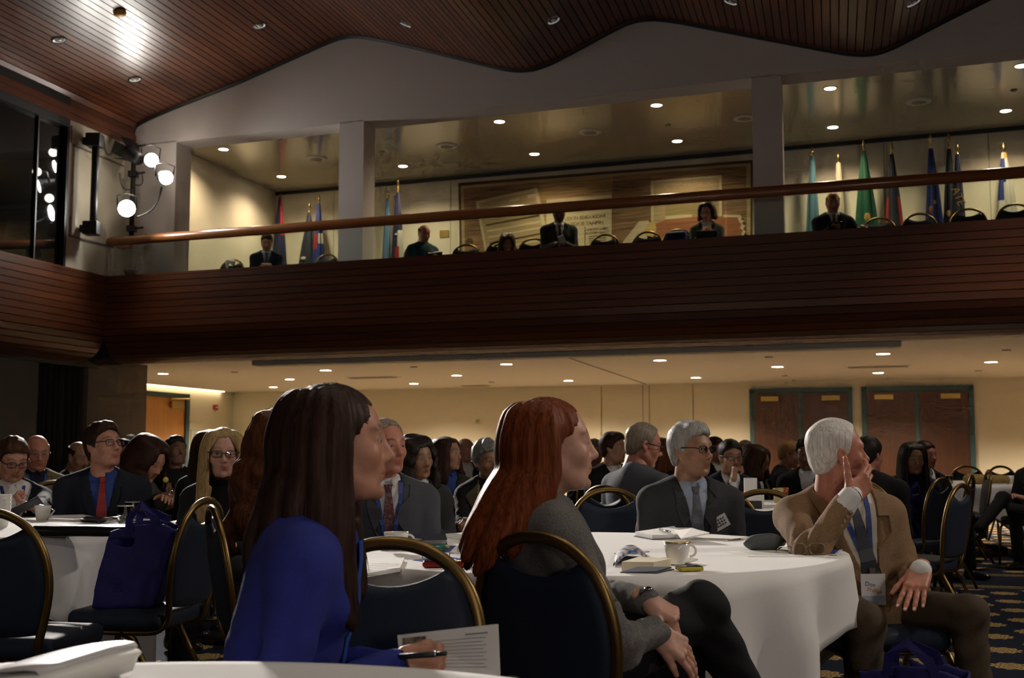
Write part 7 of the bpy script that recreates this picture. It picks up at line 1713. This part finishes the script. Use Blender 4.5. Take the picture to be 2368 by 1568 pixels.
# ---- flags on poles along the gallery wall
m_pole = mat('flag_pole_brass', (.55, .38, .14), .25, 1.0); m_polew = mat('flag_pole_wood', (.20, .11, .05), .4)
def fcloth(name, c): return cloth('flag_' + name, c, rough=.55, var=.12, bump=.2)
FC = dict(red=fcloth('red', (0.248, 0.012, 0.012)), navy=fcloth('navy', (0.009, 0.011, 0.037)), blue=fcloth('blue', (0.012, 0.025, 0.136)), sky=fcloth('sky', (0.068, 0.136, 0.223)), white=fcloth('white', (0.384, 0.360, 0.310)), green=fcloth('green', (0.006, 0.059, 0.028)), gold=fcloth('gold', (0.310, 0.186, 0.031)), dark=fcloth('dark', (0.012, 0.015, 0.025)), teal=fcloth('teal', (0.053, 0.124, 0.161)), cream=fcloth('cream', (0.360, 0.310, 0.223)), orange=fcloth('orange', (0.260, 0.074, 0.019)))
def flag(px, tip_y, top_y, spread, cols, label, v=None, emblem=None, letters=None, seed=0, lean=0.0):
    v = VG - .40 if v is None else v; u, zt_ = on_v(px, tip_y, v); _, zc = on_v(px, top_y, v)
    t = empty('flag', P(u, v, Z_GF), ANG_U, label, 'flag', 'flags along the gallery wall'); H1 = zt_ - Z_GF; Hc = zc - Z_GF
    mb = MB(); mb.lathe([(.16, 0), (.16, .015), (.05, .05), (.03, .07), (.025, .12)], 20, capb=True); mb.build('stand', m_pole, t)
    mb = MB(); mb.tube([Vector((0, 0, .05)), Vector((lean, 0, H1 - .26))], .014, 10); mb.build('pole', m_polew, t)
    mb = MB(); mb.lathe([(.014, H1 - .28), (.018, H1 - .26), (.012, H1 - .24), (.022, H1 - .21), (.012, H1 - .18), (.010, H1 - .15), (.024, H1 - .11), (.018, H1 - .06), (.001, H1)], 12, c=(lean, 0, 0)); mb.build('finial', m_pole, t)
    rs = random.Random(seed + px); nfold = 5; n = 40; rows = 22; ph = rs.uniform(0, 6.28); mats = [FC[c] for c, _ in cols]
    mb = MB(); vs = []
    bot = .45
    for j in range(rows):
        k = j / (rows - 1); z = Hc + (bot - Hc) * k; w = .028 + (spread - .028) * (k ** .85); 
        for i in range(n):
            a = 2 * PI * i / n; fold = 1 + .20 * math.sin(nfold * a + ph + k * 1.2) * min(1, k * 3) + .08 * math.sin(9 * a + ph * 2 + k * 2)
            vs.append(Vector((math.cos(a) * w * fold + .02 * k * math.sin(ph) + lean * (z / H1), -abs(math.sin(a)) * w * .40 * fold * (1 if math.sin(a) < 0 else -.25) - .01, z)))
    fs, mi = [], []
    for j in range(rows - 1):
        for i in range(n):
            fs.append((j * n + i, (j + 1) * n + i, (j + 1) * n + (i + 1) % n, j * n + (i + 1) % n)); k = (j + .5) / rows; a = 2 * PI * (i + .5) / n; x = math.cos(a); m = 0
            for ci, (cname, cond) in enumerate(cols):
                if cond is not None and cond(x, k): m = ci
            mi.append(m)
    mb.v = [tuple(q) for q in vs]; mb.f = [list(q) for q in fs]; mb.mi = mi; mb.sm = [True] * len(fs); mb.build('flag_cloth', mats, t)
    if emblem:
        for (ex, ey, ez, er, cn) in emblem:
            k = (Hc - (on_v(px, ez, v)[1] - Z_GF)) / (Hc - bot); w = .028 + (spread - .028) * (max(k, 0) ** .85); mb = MB(); mb.sphere((ex * w, -w * .42 * math.sqrt(max(.05, 1 - ex * ex)) - .012, on_v(px, ez, v)[1] - Z_GF), (er * .62, .006, er * ey * .62), 12, 8); mb.build('emblem', FC[cn], t)
    if letters:
        s, pxl, pyl, size, rot = letters; zl = on_v(pxl, pyl, v)[1] - Z_GF; ul = on_v(pxl, pyl, v)[0] - u
        text('lettering', s, size, FC['gold'], t, Matrix.Translation((ul, -.12, zl)) @ Matrix.Rotation(PI / 2, 4, 'X') @ Matrix.Rotation(rot, 4, 'Z'), .003)
    return t
flag(649, 446, 456, .21, [('navy', None), ('red', lambda x, k: x > .25 and k < .33)], 'navy flag with a red edge, behind the first gallery man')
flag(716, 465, 492, .30, [('dark', None)], 'dull navy flag with a white emblem spread wide beside the gallery pillar', emblem=[(-.35, .45, 598, .10, 'white')], seed=3)
flag(738, 450, 470, .17, [('blue', None), ('red', lambda x, k: -.9 < x < -.2 and .27 < k < .42), ('white', lambda x, k: x > .1 and .26 < k < .36)], 'bright blue flag with red and white patches beside the gallery pillar', seed=1, v=VG - .55)
flag(897, 438, 460, .10, [('sky', None), ('gold', lambda x, k: k > .55 and x < -.4)], 'pale blue flag beside the pillar near the man in teal', seed=2)
flag(921, 408, 446, .15, [('navy', None), ('white', lambda x, k: x > .1 and k > .30), ('red', lambda x, k: -.3 < x < .45 and k > .47)], 'navy, white and red flag with a tall gold spear behind the man in teal', seed=4, v=VG - .6, emblem=[(-.15, 1, 543, .035, 'white')])
flag(1878, 338, 361, .13, [('teal', None), ('cream', lambda x, k: k > .62 and x < .2)], 'pale teal flag, first after the gallery pillar', seed=5)
flag(1938, 350, 377, .10, [('cream', None)], 'narrow cream flag hidden behind the gallery man beside the green flag', seed=6)
flag(1996, 320, 350, .22, [('green', None)], 'dark green flag with a gold seal in the gallery', seed=7, emblem=[(.25, 1.5, 505, .075, 'gold')])
flag(2061, 326, 357, .17, [('dark', None), ('red', lambda x, k: (x < -.72 or x > .8) and k > .33)], 'dark navy flag with red edges in the gallery', seed=8)
flag(2151, 308, 344, .17, [('blue', None)], 'plain blue flag with an orange emblem in the gallery', seed=9, emblem=[(-.2, 1.9, 487, .05, 'orange'), (.35, 1.3, 470, .045, 'gold')])
flag(2193, 306, 345, .14, [('dark', None)], 'dark navy flag with a small gold emblem beside the lettered flag', seed=10, v=VG - .3, emblem=[(-.35, 1.6, 495, .05, 'gold')])
flag(2213, 326, 357, .12, [('navy', None)], 'navy flag with large gold letters in the gallery', seed=11, v=VG - .6, letters=('ATE', 2216, 458, .16, -1.25))
flag(2320, 328, 353, .20, [('white', None), ('gold', lambda x, k: k < .06 and x > -.2), ('blue', lambda x, k: x < .1 and .04 < k < .22), ('blue', lambda x, k: x < -.35 and .2 <= k < .36)], 'white and gold flag with a blue corner in the gallery', seed=12)
flag(2378, 330, 355, .16, [('sky', None), ('gold', lambda x, k: k > .5 and x > .2)], 'pale blue flag at the edge of the picture in the gallery', seed=13)
# ---- small things in the gallery
def gp(px, py, v): u, z = on_v(px, py, v); return P(u, v, z)
F = Field((-.12, -.06, -.12), (.12, .06, .06), .008); F.ell((0, 0, 0), (.08, .03, .035), k=.02); F.ell((-.04, -.01, -.05), (.03, .02, .06), k=.02); F.ell((.05, -.01, -.03), (.03, .02, .05), k=.02); x, y, z = F.xyz(); v, qd = F.mesh(F.F + .008 * waves(x, y, z, 70, 1)); p = P(on_v(517, 540, 1.5)[0], 1.72, Z_GF + .875)
tag(link('napkin', np_mesh('napkin', v, qd), m_paper, loc=p), 'white napkin draped on a gallery chair back', 'napkin')
p = gp(303, 630, .10); p.z = Z_FT + .02; t = empty('bowl', p, 0, 'small grey bowl on the balcony ledge under the stage lamps', 'bowl'); mb = MB(); mb.lathe([(.05, 0), (.08, .03), (.10, .075), (.096, .075), (.07, .03), (.001, .01)], 20, capb=True); mb.build('dish', mat('bowl_grey', (.15, .16, .16), .3), t); mb = MB(); mb.tube([Vector((.03, 0, .02)), Vector((.06, 0, .13))], .006, 6); mb.build('spoon', m_steel, t)
def held(ctx, dx, dy, dz, name, label, cat, half, m, rot=(0, 0, 0)):
    c = (ctx['W'][1] + ctx['W'][-1]) / 2 + Vector((dx, dy, dz)); w = Vector(ctx['root'].location) + ctx['Rz'] @ c; mb = MB(); mb.box((0, 0, 0), half); o = mb.build(name, m, None, loc=w, bevel=.002); o.rotation_euler = Euler(rot).to_matrix().to_euler(); o.rotation_euler.z += ctx['root'].rotation_euler[2]; return tag(o, label, cat)
held(g4, 0, .10, .03, 'phone', 'white phone held by the gallery man in front of the tapestry', 'phone', (.04, .008, .065), m_china, (-.4, .4, 0))
o = held(g2, .02, .10, .0, 'book', 'dark open book held by the gallery man in teal', 'book', (.11, .012, .08), m_black, (-.7, .2, 0)); mb = MB(); mb.box((0, -.006, .082), (.105, .010, .004)); mb.build('page_edge', m_paper, o)
o = held(g5, 0, .12, -.03, 'book', 'open book held by the gallery woman with the dark bob', 'book', (.13, .012, .075), m_greysuit, (-1.2, 0, 0)); mb = MB(); mb.box((0, -.012, 0), (.12, .003, .078)); mb.build('pages', m_paper, o)
held(g6, .14, .10, .03, 'tablet', 'black tablet held by the gallery man beside the green flag', 'tablet', (.09, .007, .05), m_black, (-.5, 0, 0))
u_, _ = on_v(1562, 540, 1.62); F = Field((-.2, -.09, -.02), (.2, .09, .32), .010); F.rbox((0, 0, .14), (.14, .05, .14), None, .04, k=.02); x, y, z = F.xyz(); v, qd = F.mesh(F.F + .008 * waves(x, y, z, 40, 5)); p = P(u_, 1.70, Z_GF + .62); t = empty('handbag', p, ANG_U, 'dark blue bag on a gallery chair beside the woman with the bob', 'bag'); link('bag', np_mesh('bag', v, qd), m_totebag, t); t.location.z = Z_GF + .60
